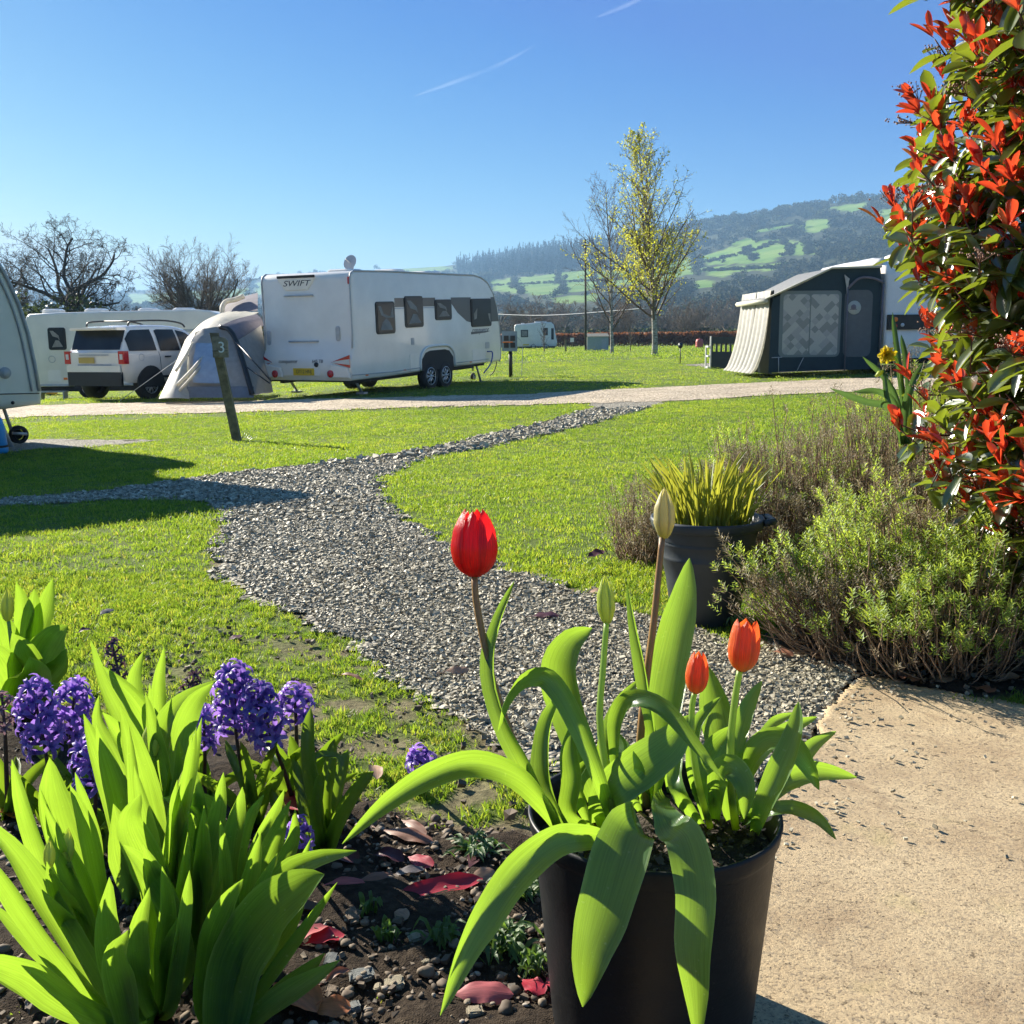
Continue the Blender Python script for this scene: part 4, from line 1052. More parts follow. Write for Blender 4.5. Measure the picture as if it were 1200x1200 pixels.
def window(root, a, b_, y, style=0, side=-1):
    "a,b_: opposite corners (x,z) on the side plane y"
    x0, x1 = sorted((a[0], b_[0])); z0, z1 = sorted((a[1], b_[1])); w = x1 - x0; h = z1 - z0; c = (x0 + w / 2, y, z0 + h / 2)
    ex = EX if side < 0 else -EX
    f = rr_panel('window', m_black, root, c, ex, EZ, w, h, .07, .022, .006)
    c2 = np.array(c) + np.array([0, side * .0222, 0])
    rr_panel('pane', m_glass, f, c2, ex, EZ, w - .09, h - .09, .05, .008, .003)
    mb = MB(); c3 = c2 + np.array([0, side * .0085, 0]); ww, hh = w / 2 - .06, h / 2 - .07
    if style == 1: mb_list = [[(-ww * .8, -hh * .95), (ww * .8, -hh * .95), (ww * .45, -hh * .35), (0, -hh * .05), (-ww * .45, -hh * .35)], [(-ww * .95, hh * .9), (-ww * .6, hh * .9), (-ww * .3, hh * .3), (ww * .5, hh * .1), (ww * .9, hh * .9), (ww * .95, hh * .0), (0, -hh * .02), (-ww * .6, hh * .2)]]
    elif style == 2: mb_list = [[(-ww * .8, -hh * .95), (ww * .8, -hh * .9), (ww * .3, -hh * .2), (-ww * .2, -hh * .15)], [(-ww * .95, hh * .9), (-ww * .5, hh * .9), (ww * .3, hh * .35), (ww * .4, -hh * .2), (ww * .15, hh * .1), (-ww * .6, hh * .3)]]
    elif style == 3: mb_list = [[(-ww * .9, -hh * .1), (-ww * .5, hh * .4), (-ww * .6, -hh * .5), (-ww * .85, -hh * .6)], [(ww * .7, -hh * .1), (ww * .95, -hh * .1), (ww * .95, -hh * .9), (ww * .8, -hh * .6)]]
    else: mb_list = []
    for q in mb_list: mb = MB(); panel(mb, [(x if side < 0 else -x, z) for x, z in q], c3, ex, EZ, .003); mb.build('curtain', m_curt, f)
    return f
def wheel(root, c, rad, w, spokes=10, out=-1, name='wheel', rimmat=None):
    "axis along local y, outer face towards out*y"
    mb = MB(); pr = [(rad * .62, -w / 2), (rad * .93, -w / 2), (rad, -w * .36), (rad, w * .36), (rad * .93, w / 2), (rad * .62, w / 2)]
    mb.lathe(pr + [pr[0]], 32, (0, 0, 0), axis=(0, 1, 0)); t = mb.build(name, m_rubber, root); t.location = Vector([float(q) for q in c])
    mb = MB(); y = out * w * .36
    ring = [(rad * .60, y - .03), (rad * .66, y + out * .015), (rad * .63, y + out * .03), (rad * .56, y - .02)]
    mb.lathe([(r_, z_) for r_, z_ in ring] + [ring[0]], 32, axis=(0, 1, 0))
    for i in range(spokes):
        a = 2 * math.pi * i / spokes; d = np.array([math.cos(a), 0, math.sin(a)]); s_ = np.array([-math.sin(a), 0, math.cos(a)])
        for sg in (-1, 1):
            mb.tube([d * rad * .1 + (0, y + out * .02, 0), d * rad * .6 + s_ * sg * rad * .075 + (0, y + out * .005, 0)], [rad * .045, rad * .032], 5)
    mb.lathe([(0.001, y - .02), (rad * .15, y - .02), (rad * .15, y + out * .03), (.001, y + out * .04)], 16, axis=(0, 1, 0))
    mb.build('rim', rimmat or m_alloy, t)
    mb = MB(); mb.lathe([(.001, y - out * .06), (rad * .6, y - out * .06)], 24, axis=(0, 1, 0)); mb.build('brake_disc', m_under, t)
    return t
def place(name, label, cat, p, dirxy, pitch=0.0, group=None, z=None):
    zz = float(H(p[0], p[1])) if z is None else z
    return thing(name, label, cat, (p[0], p[1], zz), (0, -pitch, math.atan2(dirxy[1], dirxy[0])), group)

# ------------------------------------------------------------------ big twin axle caravan
q = P(413, 450, 21.7)
dv = np.array([.46, .888]); cv = place('caravan', 'large white twin axle caravan with rear number plate and grey window stripe', 'caravan', q, dv, R(1.9), z=-.27)
CW = 2.40
prof = [(.04, .34), (.0, .42), (-.02, .62), (.0, .85), (.10, 1.02), (.13, 1.3), (.13, 2.44), (.17, 2.56), (.28, 2.62), (1.2, 2.63), (4.9, 2.60), (5.25, 2.55), (5.55, 2.42), (5.80, 2.17), (5.98, 1.8), (6.09, 1.3), (6.14, .8), (6.12, .45), (6.05, .36), (4.9, .36), (4.2, .36), (2.9, .36), (1.5, .33)]
XS = 6.8 / 6.14; prof = [(a * XS if a > .5 else a, z_) for a, z_ in prof]
body = solid_profile(prof, CW, .07).build('body', m_white, cv, auto=50)
L4 = lambda a, b_: (onp(cv, 1, 0, *a)[[0, 2]], onp(cv, 1, 0, *b_)[[0, 2]])
for (a, b_, st) in (((439, 353.5), (463, 390.5), 1), ((473, 347), (496, 383), 2), ((509, 351), (529, 374.5), 2), ((551, 350), (575.5, 382), 3)):
    A_, B_ = L4(a, b_); window(cv, A_, B_, 0, st)
# decal stripe between the windows
mb = MB()
def q2(u, v, yy=-.002): r_ = onp(cv, 1, 0, u, v); return (r_[0], r_[2])
zs = [q2(463, 353)[1], q2(463, 361)[1]]
x1_, x2_, x3_, x4_ = q2(463, 352)[0], q2(473, 352)[0], q2(496, 352)[0], q2(509, 352)[0]
zt = q2(530, 352)[1]
for xa, xb in ((x1_ - .03, x2_ + .03), (x3_ - .03, x4_ + .03)):
    mb = MB(); panel(mb, [(xa, zt - .13), (xb, zt - .13), (xb, zt + .07), (xa, zt + .07)], (0, 0, 0), EX, EZ, .002); mb.build('side_stripe', m_stripe, cv)
mb = MB(); xw, xe = q2(529, 352)[0] - .03, q2(551, 352)[0] + .03
panel(mb, [(xw, zt - .06), (xw + .3, zt - .30), (xw + .75, zt - .52), (xe, zt - .56), (xe, zt + .07), (xw, zt + .07)], (0, 0, 0), EX, EZ, .002)
mb.build('side_stripe', m_stripe, cv); mb = MB(); xf = q2(575.5, 352)[0] - .03
panel(mb, [(xf, zt - .56), (6.04 * XS, zt - .56), (5.95 * XS, zt - .2), (5.82 * XS, zt + .07), (xf, zt + .07)], (0, 0, 0), EX, EZ, .002)
mb.build('side_stripe', m_stripe, cv)
mb = MB()
for xa, xb in ((x1_ - .03, x2_ + .03), (x3_ - .03, x4_ + .03)): mb = MB(); panel(mb, [(xa, zt - .17), (xb, zt - .17), (xb, zt - .145), (xa, zt - .145)], (0, 0, 0), EX, EZ, .0035); mb.build('lower_stripe', m_trim, cv)
# edge rails, roof rail
mb = MB()
mb.tube([(p_[0] * 1.0, .02, p_[1]) for p_ in prof[4:19]], .018, 6); mb.tube([(p_[0], CW - .02, p_[1]) for p_ in prof[4:19]], .018, 6)
mb.tube([(.02, -.005, .46), (1.5, -.005, .43), (2.75, -.005, .45)], .012, 6); mb.tube([(4.3, -.005, .46), (6.05, -.005, .46)], .012, 6)
mb.build('edge_rail', m_trim, cv)
# lockers and hatches
def side_plate(name, a, b_, mat, t=.008, r=.03):
    A_, B_ = L4(a, b_); x0, x1 = sorted((A_[0], B_[0])); z0, z1 = sorted((A_[1], B_[1]))
    return rr_panel(name, mat, cv, ((x0 + x1) / 2, 0, (z0 + z1) / 2), EX, EZ, x1 - x0, z1 - z0, r, t, .003)
side_plate('locker_door', (553, 410), (569, 424), m_white); side_plate('locker_door', (480, 415), (492, 434), m_white)
side_plate('vent_cover', (481.5, 396), (485.5, 404), m_trim); side_plate('vent_cover', (568.5, 401), (573.5, 408), m_trim)
for u_, v_ in ((430, 439.5), (474.5, 433.5), (551.5, 424)):
    r_ = onp(cv, 1, 0, u_, v_); rr_panel('side_marker', m_orange, cv, (r_[0], 0, r_[2]), EX, EZ, .1, .035, .01, .008)
r_ = onp(cv, 1, 0, 563, 386.8); text('side_lettering', 'conqueror', .21, (r_[0], -.003, r_[2]), (R(90), 0, 0), m_dgrey, cv, .002, .2)
mb = MB(); r_ = onp(cv, 1, 0, 552, 390.5); panel(mb, [(r_[0], r_[2] - .03), (r_[0] + .75, r_[2] - .01), (r_[0] + 1.05, r_[2] + .03), (r_[0], r_[2] + .03)], (0, 0, 0), EX, EZ, .003); mb.build('lettering_underline', m_stripe, cv)
# wheels with arch
w1 = onp(cv, 1, .05, 503, 441)[0]; w2 = onp(cv, 1, .05, 520.5, 438.5)[0]
wr = .33
mb = MB(); panel(mb, [(w1 - .40, .36), (w1 - .38, .62), (w1 - .2, .78), (w1, .82), (w2, .82), (w2 + .2, .78), (w2 + .38, .62), (w2 + .40, .36)], (0, 0, 0), EX, EZ, .004); mb.build('wheel_arch', m_under, cv)
mb = MB(); mb.tube(catmull([(w1 - .46, -.01, .38), (w1 - .42, -.01, .70), (w1 - .2, -.01, .88), (w1 + .1, -.01, .92), (w2 - .1, -.01, .92), (w2 + .2, -.01, .88), (w2 + .42, -.01, .70), (w2 + .46, -.01, .38)], 24), .035, 6); mb.build('arch_moulding', m_white, cv)
for wx in (w1, w2):
    wheel(cv, (wx, .09, .30 - (wx * .026)), wr, .20, 8)
    wheel(cv, (wx, CW - .1, .30 - (wx * .026)), wr, .20, 8, 1)
# rear face: bumper, lights, handles, lettering, plate; built on the plane x = -0.02 / 0.10
def rp(u, v, x=.0): r_ = onp(cv, 0, x, u, v); return r_[1], r_[2]
RX = -EY
def rear_panel(name, mat, u0, v0, u1, v1, x, t=.01, rr=.02, n=None):
    y0, z0 = rp(u0, v0, x); y1, z1 = rp(u1, v1, x)
    return rr_panel(name, mat, cv, (x, (y0 + y1) / 2, (z0 + z1) / 2), RX, EZ, abs(y1 - y0), abs(z1 - z0), rr, t, .003)
mb = MB(); 
for yy in (.30, CW - .30): mb = MB(); panel(mb, [(-.30, .40), (.30, .40), (.24, .62), (-.20, .70)], (-.03, yy, 0), RX, EZ, .03, .02); mb.build('bumper', m_white, cv)
rear_panel('plate_recess', m_white, 331, 432, 376, 440.5, -.021, .006)
pl = rear_panel('number_plate', m_plate, 343.5, 431.5, 368.5, 440, -.028, .008, .01)
y_, z_ = rp(356, 435.7, -.037); text('plate_number', 'OY12 HNJ', .115, (-.0375, y_, z_), (R(90), 0, R(-90)), m_dtxt, pl, .001, sx=.82)
for (uc, vc, nm, col) in ((323.6, 438, 'fog_lamp', m_red), (388.5, 438, 'fog_lamp', m_red)):
    y_, z_ = rp(uc, vc, -.025); mb = MB(); mb.lathe([(.001, .03), (.05, .027), (.075, .012), (.08, 0)], 20, (-.075, y_, z_), axis=(-1, 0, 0)); mb.lathe([(.08, 0), (.085, -.06)], 20, (-.075, y_, z_), axis=(-1, 0, 0)); mb.build(nm, col, cv)
# tail lamps: red wedge with clear centre
for sgn, (ua, ub) in ((1, (389, 410.5)), (-1, (319.5, 307.5))):
    ya, za = rp(ua, 424.5, -.0); yb, zb = rp(ub, 416, -.0); yb2, zb2 = rp(ub, 431, -.0)
    mb = MB(); panel(mb, [(-ya, za), (-(yb), zb2), (-(yb), zb)] if sgn > 0 else [(-ya, za), (-yb, zb), (-yb, zb2)], (-.022, 0, 0), RX, EZ, .02)
    t_ = mb.build('tail_lamp', m_red, cv)
    ym = ya + (yb - ya) * .3
    mb = MB(); pts_ = [(-ya - (yb - ya) * .05, za + .012), (-ya - (yb - ya) * .05, za - .012), (-(yb), zb2 + (za - zb2) * .55), (-(yb), zb + (za - zb) * .55)]
    if sgn < 0: pts_ = pts_[::-1]
    panel(mb, pts_, (-.0425, 0, 0), RX, EZ, .004); mb.build('reversing_lens', m_lensw, t_)
for (u_, v_) in ((309, 396), (396.5, 391)):
    y_, z_ = rp(u_, v_, .13); mb = MB(); panel(mb, rr_pts(.11, .32, .055), (.128, min(max(y_, .14), CW - .14), z_), RX, EZ, .03, .015); mb.build('grab_handle', m_trim, cv)
for (ua, ub, v_) in ((333.5, 367.5, 347.2), (339, 374, 400.3)):
    y0, z0 = rp(ua, v_, .13); y1, _ = rp(ub, v_, .13); mb = MB(); mb.tube([(.12, y0, z0), (.09, y0 - .05, z0), (.085, (y0 + y1) / 2, z0), (.09, y1 + .05, z0), (.12, y1, z0)], .018, 6); mb.build('rear_rail', m_trim, cv)
y0, z0 = rp(325, 325, .13); y1, z1 = rp(369, 325, .13); z0 = 2.50
mb = MB(); panel(mb, [(-y0, z0), (-y0 + .2, z0 - .24), (-y1 - .2, z0 - .24), (-y1, z0)], (.13, 0, 0), RX, EZ, .018, .01); bd = mb.build('name_badge', m_white, cv)
mb = MB(); panel(mb, [(-y0 + .0, z0 + .015), (-y1, z0 + .015), (-y1, z0 + .07), (-y0, z0 + .07)], (.125, 0, 0), RX, EZ, .02); mb.build('brake_lamp_strip', m_black, bd)
text('badge_lettering', 'SWIFT', .17, (.110, (y0 + y1) / 2, z0 - .10), (R(90), 0, R(-90)), m_dtxt, bd, .002, .3, sx=1.5)
y_, z_ = rp(338, 423.5, .0); text('rear_lettering', 'conqueror', .12, (-.024, y_, z_), (R(90), 0, R(-90)), m_dgrey, cv, .002, .2)
y_, z_ = rp(372.5, 423.5, .0); text('model_lettering', '645 TB', .10, (-.024, y_, z_), (R(90), 0, R(-90)), m_dgrey, cv, .002, .2)
mb = MB(); y_, z_ = rp(371.5, 427.3, .0); mb.lathe([(.001, .022), (.05, .02), (.055, 0)], 16, (-.022, y_, z_), axis=(-1, 0, 0)); mb.build('rear_lock', m_black, cv)
mb = MB(); mb.box((.10, .02, 2.35), (.14, .05, 2.5)); mb.build('marker_lamp', m_red, cv)
# underside, steadies, roof furniture, hitch
mb = MB(); mb.box((.25, .25, .25), (5.7, .37, .35)); mb.box((.25, CW - .37, .25), (5.7, CW - .25, .35)); mb.box((.12, .1, .30), (6.0, CW - .1, .37)); mb.build('chassis', m_under, cv)
for (sx_, sy_) in ((.5, .3), (.5, CW - .3), (5.9, .3), (5.9, CW - .3)):
    gz = -sx_ * .033 + .015
    mb = MB(); mb.tube([(sx_, sy_, .34), (sx_ + .25, sy_, gz + .03)], .03, 6); mb.box((sx_ + .17, sy_ - .1, gz), (sx_ + .33, sy_ + .1, gz + .04)); mb.build('corner_steady', m_galv, cv)
mb = MB(); mb.tube([(6.5, .7, .42), (7.7, CW / 2, .45)], .05, 6); mb.tube([(6.5, CW - .7, .42), (7.7, CW / 2, .45)], .05, 6); mb.tube([(7.6, CW / 2, .45), (7.95, CW / 2, .52)], .06, 8); mb.build('drawbar', m_galv, cv)
mb = MB(); mb.tube([(7.5, CW / 2 + .1, .8), (7.5, CW / 2 + .1, .05)], .028, 8); mb.build('jockey_post', m_galv, cv)
wheel(cv, (7.5, CW / 2 + .1, -.12), .11, .06, 5)
for (xa, xb, ya, yb, hh, mt) in ((.9, 1.5, .6, 1.2, .09, m_white), (2.5, 3.0, .45, 1.1, .11, m_white), (3.9, 4.7, .5, 1.3, .09, m_white)):
    mb = MB(); panel(mb, rr_pts(xb - xa, yb - ya, .1), ((xa + xb) / 2, (ya + yb) / 2, 2.61), EX, EY, hh, .04); mb.build('roof_vent', mt, cv)
mb = MB(); c0 = np.array([1.55, .95, 2.62]); mb.tube([c0, c0 + (0, 0, .20)], .03, 8)
A_ = []
for i in range(7):
    rr = i / 6 * .17; A_.append([c0 + (-.10 + .25 * rr, 0, .24) + np.array([rr * math.cos(t) * .35 + (rr * rr) * -.8, rr * math.sin(t), rr * math.cos(t) * .95]) for t in np.linspace(0, 6.283, 21)])
mb.grid(np.array(A_)); mb.tube([c0 + (0, 0, .20), c0 + (-.22, 0, .3)], .015, 6); mb.build('satellite_dish', m_trim, cv)
mb = MB(); mb.tube(catmull([onp(cv, 1, -.02, 571, 412), onp(cv, 1, -.1, 577, 413), onp(cv, 1, -.2, 575, 426), onp(cv, 1, -.25, 567, 437)], 14), .018, 6); mb.build('water_hose', simple('blue_hose', (.03, .07, .3), .4), cv)

# ------------------------------------------------------------------ hook-up post right of it
hp = G(598.5, 442); hk = thing('hookup_post', 'blue grey electric hook-up box on a dark post at the big caravan nose', 'electric hook-up', hp)
dh = proj(hp)[2]; s = dh / 1200
mb = MB(); mb.tube([(0, 0, -.05), (0, 0, 34 * s)], .055, 8); mb.build('post', m_black, hk)
mb = MB(); mb.box((-10 * s, -.09, 30 * s), (8 * s, .09, 53 * s)); bx_ = mb.build('cabinet', m_hook, hk)
mb = MB()
for z_ in (34, 42):
    for x_ in (-7.5, 0): mb.box((x_ * s, -.115, z_ * s), ((x_ + 5.5) * s, -.09, (z_ + 6) * s))
mb.build('socket_cover', m_black, bx_)
mb = MB(); mb.box((-9 * s, -.10, 39.7 * s), (3 * s, -.092, 41.2 * s)); mb.build('warning_strip', m_orange, bx_)
mb = MB(); mb.tube(catmull([(-9 * s, -.06, 47 * s), (-15 * s, -.1, 48 * s), (-17 * s, -.1, 40 * s), (-16 * s, -.1, 20 * s), (-19 * s, .1, 8 * s), (-24 * s, .3, 2 * s)], 20), .014, 6); mb.build('cable', m_black, hk)
mb = MB(); mb.tube(catmull([(8 * s, 0, 46 * s), (13 * s, 0, 40 * s), (14 * s, -.1, 25 * s), (12.5 * s, -.2, 1 * s)], 14), .009, 6); mb.build('thin_cable', m_trim, hk)

# ------------------------------------------------------------------ long white caravan at the back left
q = P(31, 400, 31.5); lc = place('caravan', 'long white caravan with three roof vents and one dark window behind the white car', 'caravan', q, (.998, .06), 0, z=-.80)
prof2 = [(.0, .38), (.0, 2.40), (.04, 2.52), (.14, 2.60), (1.0, 2.64), (5.2, 2.70), (5.6, 2.66), (5.95, 2.50), (6.15, 2.28), (6.2, 2.1), (5.2, 1.95), (5.25, .6), (5.9, .55), (5.9, .38)]
solid_profile(prof2, 2.3, .08).build('body', m_cream, lc, auto=50)
A_ = onp(lc, 1, 0, 55.5, 384)[[0, 2]]; B_ = onp(lc, 1, 0, 78.5, 410)[[0, 2]]; window(lc, A_, B_, 0, 2)
for (u0, u1) in ((47, 69), (97, 121), (160, 182), (201, 225)):
    a = onp(lc, 1, .5, u0, 357); b_ = onp(lc, 1, .5, u1, 357); w = b_[0] - a[0]
    mb = MB(); panel(mb, rr_pts(w, .6, .12), ((a[0] + b_[0]) / 2, .8, 2.60), EX, EY, .17, .07); mb.build('roof_vent', m_white, lc)
mb = MB(); mb.box((.05, -.02, .40), (5.9, .0, .46)); mb.box((3.9, -.012, 2.02), (5.2, 0, 2.10)); mb.build('side_trim', m_trim, lc)
mb = MB(); mb.box((4.4, -.012, 1.2), (4.5, 0, 2.02)); mb.box((4.5, -.010, 1.45), (5.15, 0, 1.95)); mb.build('cab_window', m_glass, lc)
a = onp(lc, 1, 0, 77, 444); mb = MB(); mb.box((a[0] - .06, -.014, a[2] - .03), (a[0] + .06, 0, a[2] + .04)); mb.build('side_marker', m_orange, lc)
a = onp(lc, 1, 0, 56, 434); b_ = onp(lc, 1, 0, 72, 447); mb = MB(); panel(mb, rr_pts(b_[0] - a[0], .35, .03), ((a[0] + b_[0]) / 2, 0, (a[2] + b_[2]) / 2), EX, EZ, .008); mb.build('locker_door', m_white, lc)
a = onp(lc, 1, 0, 61, 421); mb = MB(); mb.tube([(a[0] + math.cos(t) * .1, -.006, a[2] + math.sin(t) * .1) for t in np.linspace(0, 6.2, 16)], .012, 5); mb.build('filler_cap', m_trim, lc)
for wx in (1.75, 4.8): wheel(lc, (wx, .12, .33), .33, .22, 8)
mb = MB(); panel(mb, [(1.33, .3), (1.36, .6), (1.55, .78), (1.95, .78), (2.14, .6), (2.17, .3)], (0, 0, 0), EX, EZ, .004); mb.build('wheel_arch', m_under, lc)
mb = MB(); mb.box((.2, .15, .22), (5.8, 2.1, .40)); mb.build('chassis', m_under, lc)
mb = MB(); mb.box((.35, -.35, .22), (1.15, .0, .26)); mb.box((.38, -.34, .0), (.42, -.02, .22)); mb.box((1.08, -.34, .0), (1.12, -.02, .22)); mb.build('folding_step', m_galv, lc)
# yellow water carrier by its end
yp = G(60, 462); wc_ = thing('water_carrier', 'yellow plastic water carrier with a black wheel behind the nearest caravan', 'water carrier', yp)
s = proj(yp)[2] / 1200
mb = MB(); panel(mb, [(-6 * s, 1 * s), (5 * s, 0), (6 * s, 10 * s), (0, 15 * s), (-7 * s, 17 * s)], (0, .18, 0), EX, EZ, .36, .03); mb.build('tank', m_yellowp, wc_)
mb = MB(); mb.tube(catmull([(-12 * s, -.2, 17 * s), (-4 * s, -.2, 19 * s), (4 * s, -.2, 15 * s), (9 * s, -.2, 9 * s)], 12), .05, 8); mb.build('handle', m_black, wc_)
wheel(wc_, (-7 * s, -.25, 6 * s), 6 * s, .1, 5)

# ------------------------------------------------------------------ white four wheel drive
q = P(149, 445, 23.2); sd = np.array([.40, .917]); sv = place('parked_car', 'white estate four wheel drive with dark rear glass, roof rails and red tail lamps', 'car', q, sd, z=-.40)
SW = 1.86; SC = .93
def sec(x):
    "half outline from sill to roof centre; (half width, z)"
    zb = np.interp(x, [0, .15, 3.0, 4.2, 4.4], [.55, .40, .38, .42, .60])
    belt = np.interp(x, [0, 2.8, 3.3, 4.0, 4.4], [1.10, 1.07, 1.06, .98, .80])
    roof = np.interp(x, [0, .05, .28, .5, 1.6, 2.45, 3.25, 3.35, 4.0, 4.4], [1.10, 1.12, 1.66, 1.71, 1.74, 1.68, 1.14, 1.10, 1.03, .84])
    hw = np.interp(x, [0, .10, .35, 3.6, 4.2, 4.4], [.80, .87, .93, .93, .86, .72])
    k = np.clip((roof - belt) / .6, 0, 1)
    return [(hw * .90, zb), (hw * .97, zb + .12), (hw, .72), (hw * .985, belt - .09), (hw * .95, belt), (hw * .95 - .11 * k - .01, belt + (roof - belt) * .55), (hw * .95 - .20 * k - .03, belt + (roof - belt) * .90), (hw * .60, roof - .01), (0, roof)]
xsn = np.array([0, .03, .10, .20, .30, .45, .7, 1.0, 1.4, 1.8, 2.2, 2.5, 2.8, 3.0, 3.25, 3.5, 3.8, 4.1, 4.3, 4.4])
A_ = []
for x in xsn:
    h_ = sec(x); row = [(x * SC, SW / 2 - w_, z_) for w_, z_ in h_] + [(x * SC, SW / 2 + w_, z_) for w_, z_ in h_[-2::-1]]
    A_.append(row)
A_ = np.array(A_); mb = MB(); mb.grid(A_); n_ = A_.shape[1]
mb.f.append(tuple(range(n_))); mb.m.append(0); mb.smooth.append(False); mb.f.append(tuple(reversed(range((len(xsn) - 1) * n_, len(xsn) * n_)))); mb.m.append(0); mb.smooth.append(False)
mb.build('body', m_suv, sv, auto=40)
def side_y(x, z):
    h_ = sec(x); zz = [a[1] for a in h_]; ww = [a[0] for a in h_]; return SW / 2 - np.interp(z, zz, ww)
def side_patch(name, mat, outline, off=.012, parent=None, n=8):
    "outline: (x, z0, z1) columns"
    A1 = np.array([[(x * SC, side_y(x, z) - off, z) for z in np.linspace(z0, z1, n)] for x, z0, z1 in outline])
    mb = MB(); mb.grid(A1); B1 = A1.copy(); B1[..., 1] += off + .01; mb.grid(B1[:, ::-1]); return mb.build(name, mat, parent or sv)
side_patch('rear_side_window', m_glass, [(x, 1.13, np.interp(x, [.22, .42, 1.12], [1.40, 1.60, 1.62])) for x in np.linspace(.22, 1.14, 8)])
side_patch('door_window', m_glass, [(x, 1.12, np.interp(x, [1.25, 1.32, 1.98], [1.58, 1.62, 1.62])) for x in np.linspace(1.27, 2.0, 8)])
side_patch('door_window', m_glass, [(x, 1.12, np.interp(x, [2.05, 2.4, 2.95], [1.61, 1.56, 1.18])) for x in np.linspace(2.07, 2.92, 8)])
mb = MB()
for x in (1.2, 2.02, 3.0): mb.tube([(x * SC, side_y(x, z) - .003, z) for z in np.linspace(.5, 1.1, 6)], .006, 4)
mb.tube([(x * SC, side_y(x, .5) - .004, .52) for x in np.linspace(1.25, 3.0, 8)], .03, 5); mb.build('door_seam', m_under, sv)
for x in (1.36, 2.16):
    mb = MB(); mb.tube([(x * SC, side_y(x, 1.0) - .025, .985), ((x + .2) * SC, side_y(x, 1.0) - .025, .985)], .018, 6); mb.build('door_handle', m_black, sv)
mb = MB(); mb.box((2.72 * SC, -.16, 1.08), (2.84 * SC, .04, 1.26)); mb.build('door_mirror', m_suv, sv)
# tail
def rear_patch(name, mat, y0, y1, z0, z1, off=.012, x_of=None):
    ys_ = np.linspace(y0, y1, 6); zs_ = np.linspace(z0, z1, 6)
    fx = lambda z: np.interp(z, [0, 1.12, 1.66, 1.72], [0, .05, .28, .5]) if z > 1.1 else 0
    A1 = np.array([[(fx(z) * SC - off, y, z) for z in zs_] for y in ys_]); mb = MB(); mb.grid(A1[::-1]); B1 = A1.copy(); B1[..., 0] += off + .01; mb.grid(B1)
    return mb.build(name, mat, sv)
rear_patch('rear_window', m_glass, .20, SW - .20, 1.16, 1.60)
rear_patch('bumper', m_suv, .12, SW - .12, .66, .80, .06); rear_patch('lower_bumper', m_black, .12, SW - .12, .34, .655, .05)
rear_patch('tailgate_trim', m_trim, .48, SW - .48, 1.02, 1.06, .02)
np_ = rear_patch('number_plate', simple('old_yellow_plate', (.5, .36, .08), .4), SW / 2 - .02, SW / 2 + .46, .86, .99, .03)
rear_patch('tailgate_recess', m_trim, .42, SW - .42, .78, .84, .015)
for ya, yb in ((.03, .20), (SW - .20, SW - .03)):
    mb = MB(); mb.box((-.02, ya, .84), (.13, yb, 1.13)); tl = mb.build('tail_lamp', m_red, sv)
    mb = MB(); mb.box((-.027, ya + .04, .94), (-.02, yb - .05, 1.06)); mb.build('clear_lens', m_lensw, tl)
mb = MB(); mb.box((.02, .22, 1.60), (.30, SW - .22, 1.66)); mb.box((-.04, .30, 1.62), (.10, SW - .30, 1.66)); mb.build('roof_spoiler', m_suv, sv)
for yy in (.30, SW - .30):
    mb = MB(); mb.tube(catmull([(.45, yy, 1.70), (.6, yy, 1.80), (1.6, yy, 1.83), (2.2, yy, 1.77), (2.35, yy, 1.68)], 16), .022, 6); mb.build('roof_rail', m_black, sv)
mb = MB(); mb.tube([(1.0, .3, 1.82), (1.0, SW - .3, 1.82)], .018, 6); mb.build('roof_bar', m_black, sv)
mb = MB(); mb.tube([(.55 * SC + math.cos(t) * .08, side_y(.6, .98) - .002, .98 + math.sin(t) * .08) for t in np.linspace(0, 6.28, 20)], .006, 4); mb.build('fuel_flap', m_trim, sv)
for wx in (.82 * SC, 3.5 * SC):
    mb = MB(); pts_ = [(wx + math.cos(R(a)) * .43, .36 + math.sin(R(a)) * .43) for a in range(-8, 189, 14)]; panel(mb, pts_, (0, .03, 0), EX, EZ, .045); mb.build('wheel_arch', m_under, sv)
    wheel(sv, (wx, .12, .36), .36, .24, 10); wheel(sv, (wx, SW - .14, .36), .36, .24, 10, 1)

# ------------------------------------------------------------------ grey air awning
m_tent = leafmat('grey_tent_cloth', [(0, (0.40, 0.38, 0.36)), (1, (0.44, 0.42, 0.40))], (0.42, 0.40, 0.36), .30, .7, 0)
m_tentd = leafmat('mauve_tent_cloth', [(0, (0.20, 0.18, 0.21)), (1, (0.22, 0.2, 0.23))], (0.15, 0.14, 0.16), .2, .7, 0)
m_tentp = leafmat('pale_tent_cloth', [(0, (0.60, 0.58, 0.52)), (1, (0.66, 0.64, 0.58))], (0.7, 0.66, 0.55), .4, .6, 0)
m_skirt = simple('slate_blue_mudskirt', (0.13, 0.16, 0.21), .6, noise=.12)
tn = thing('tent_awning', 'pale grey dome awning pitched against the left side of the big caravan', 'awning', G(250, 464))
def cloth(name, mat, rows, n=10, m=10, sag=.03, thick=True):
    "rows: list of polylines of equal order; surface through them"
    rr = [catmull(r_, m) for r_ in rows]; A1 = np.array([catmull(np.array([r_[k] for r_ in rr]), n) for k in range(m)])
    A1 = A1 + (np.sin(np.arange(m) * 1.9)[:, None, None] * np.sin(np.arange(n) * 1.3)[None, :, None]) * np.array([.0, sag * .5, sag])
    mb = MB(); mb.grid(A1); mb.grid((A1 + (0, .012, -.008))[::-1]); return mb.build(name, mat, tn, world=True)
F0, F1, F2, F3, F4, F5 = P(224, 467, 21.3), P(222, 404, 21.7), P(231, 389, 21.9), P(250, 382.5, 22.0), P(273, 398, 21.8), P(296, 462, 21.3)
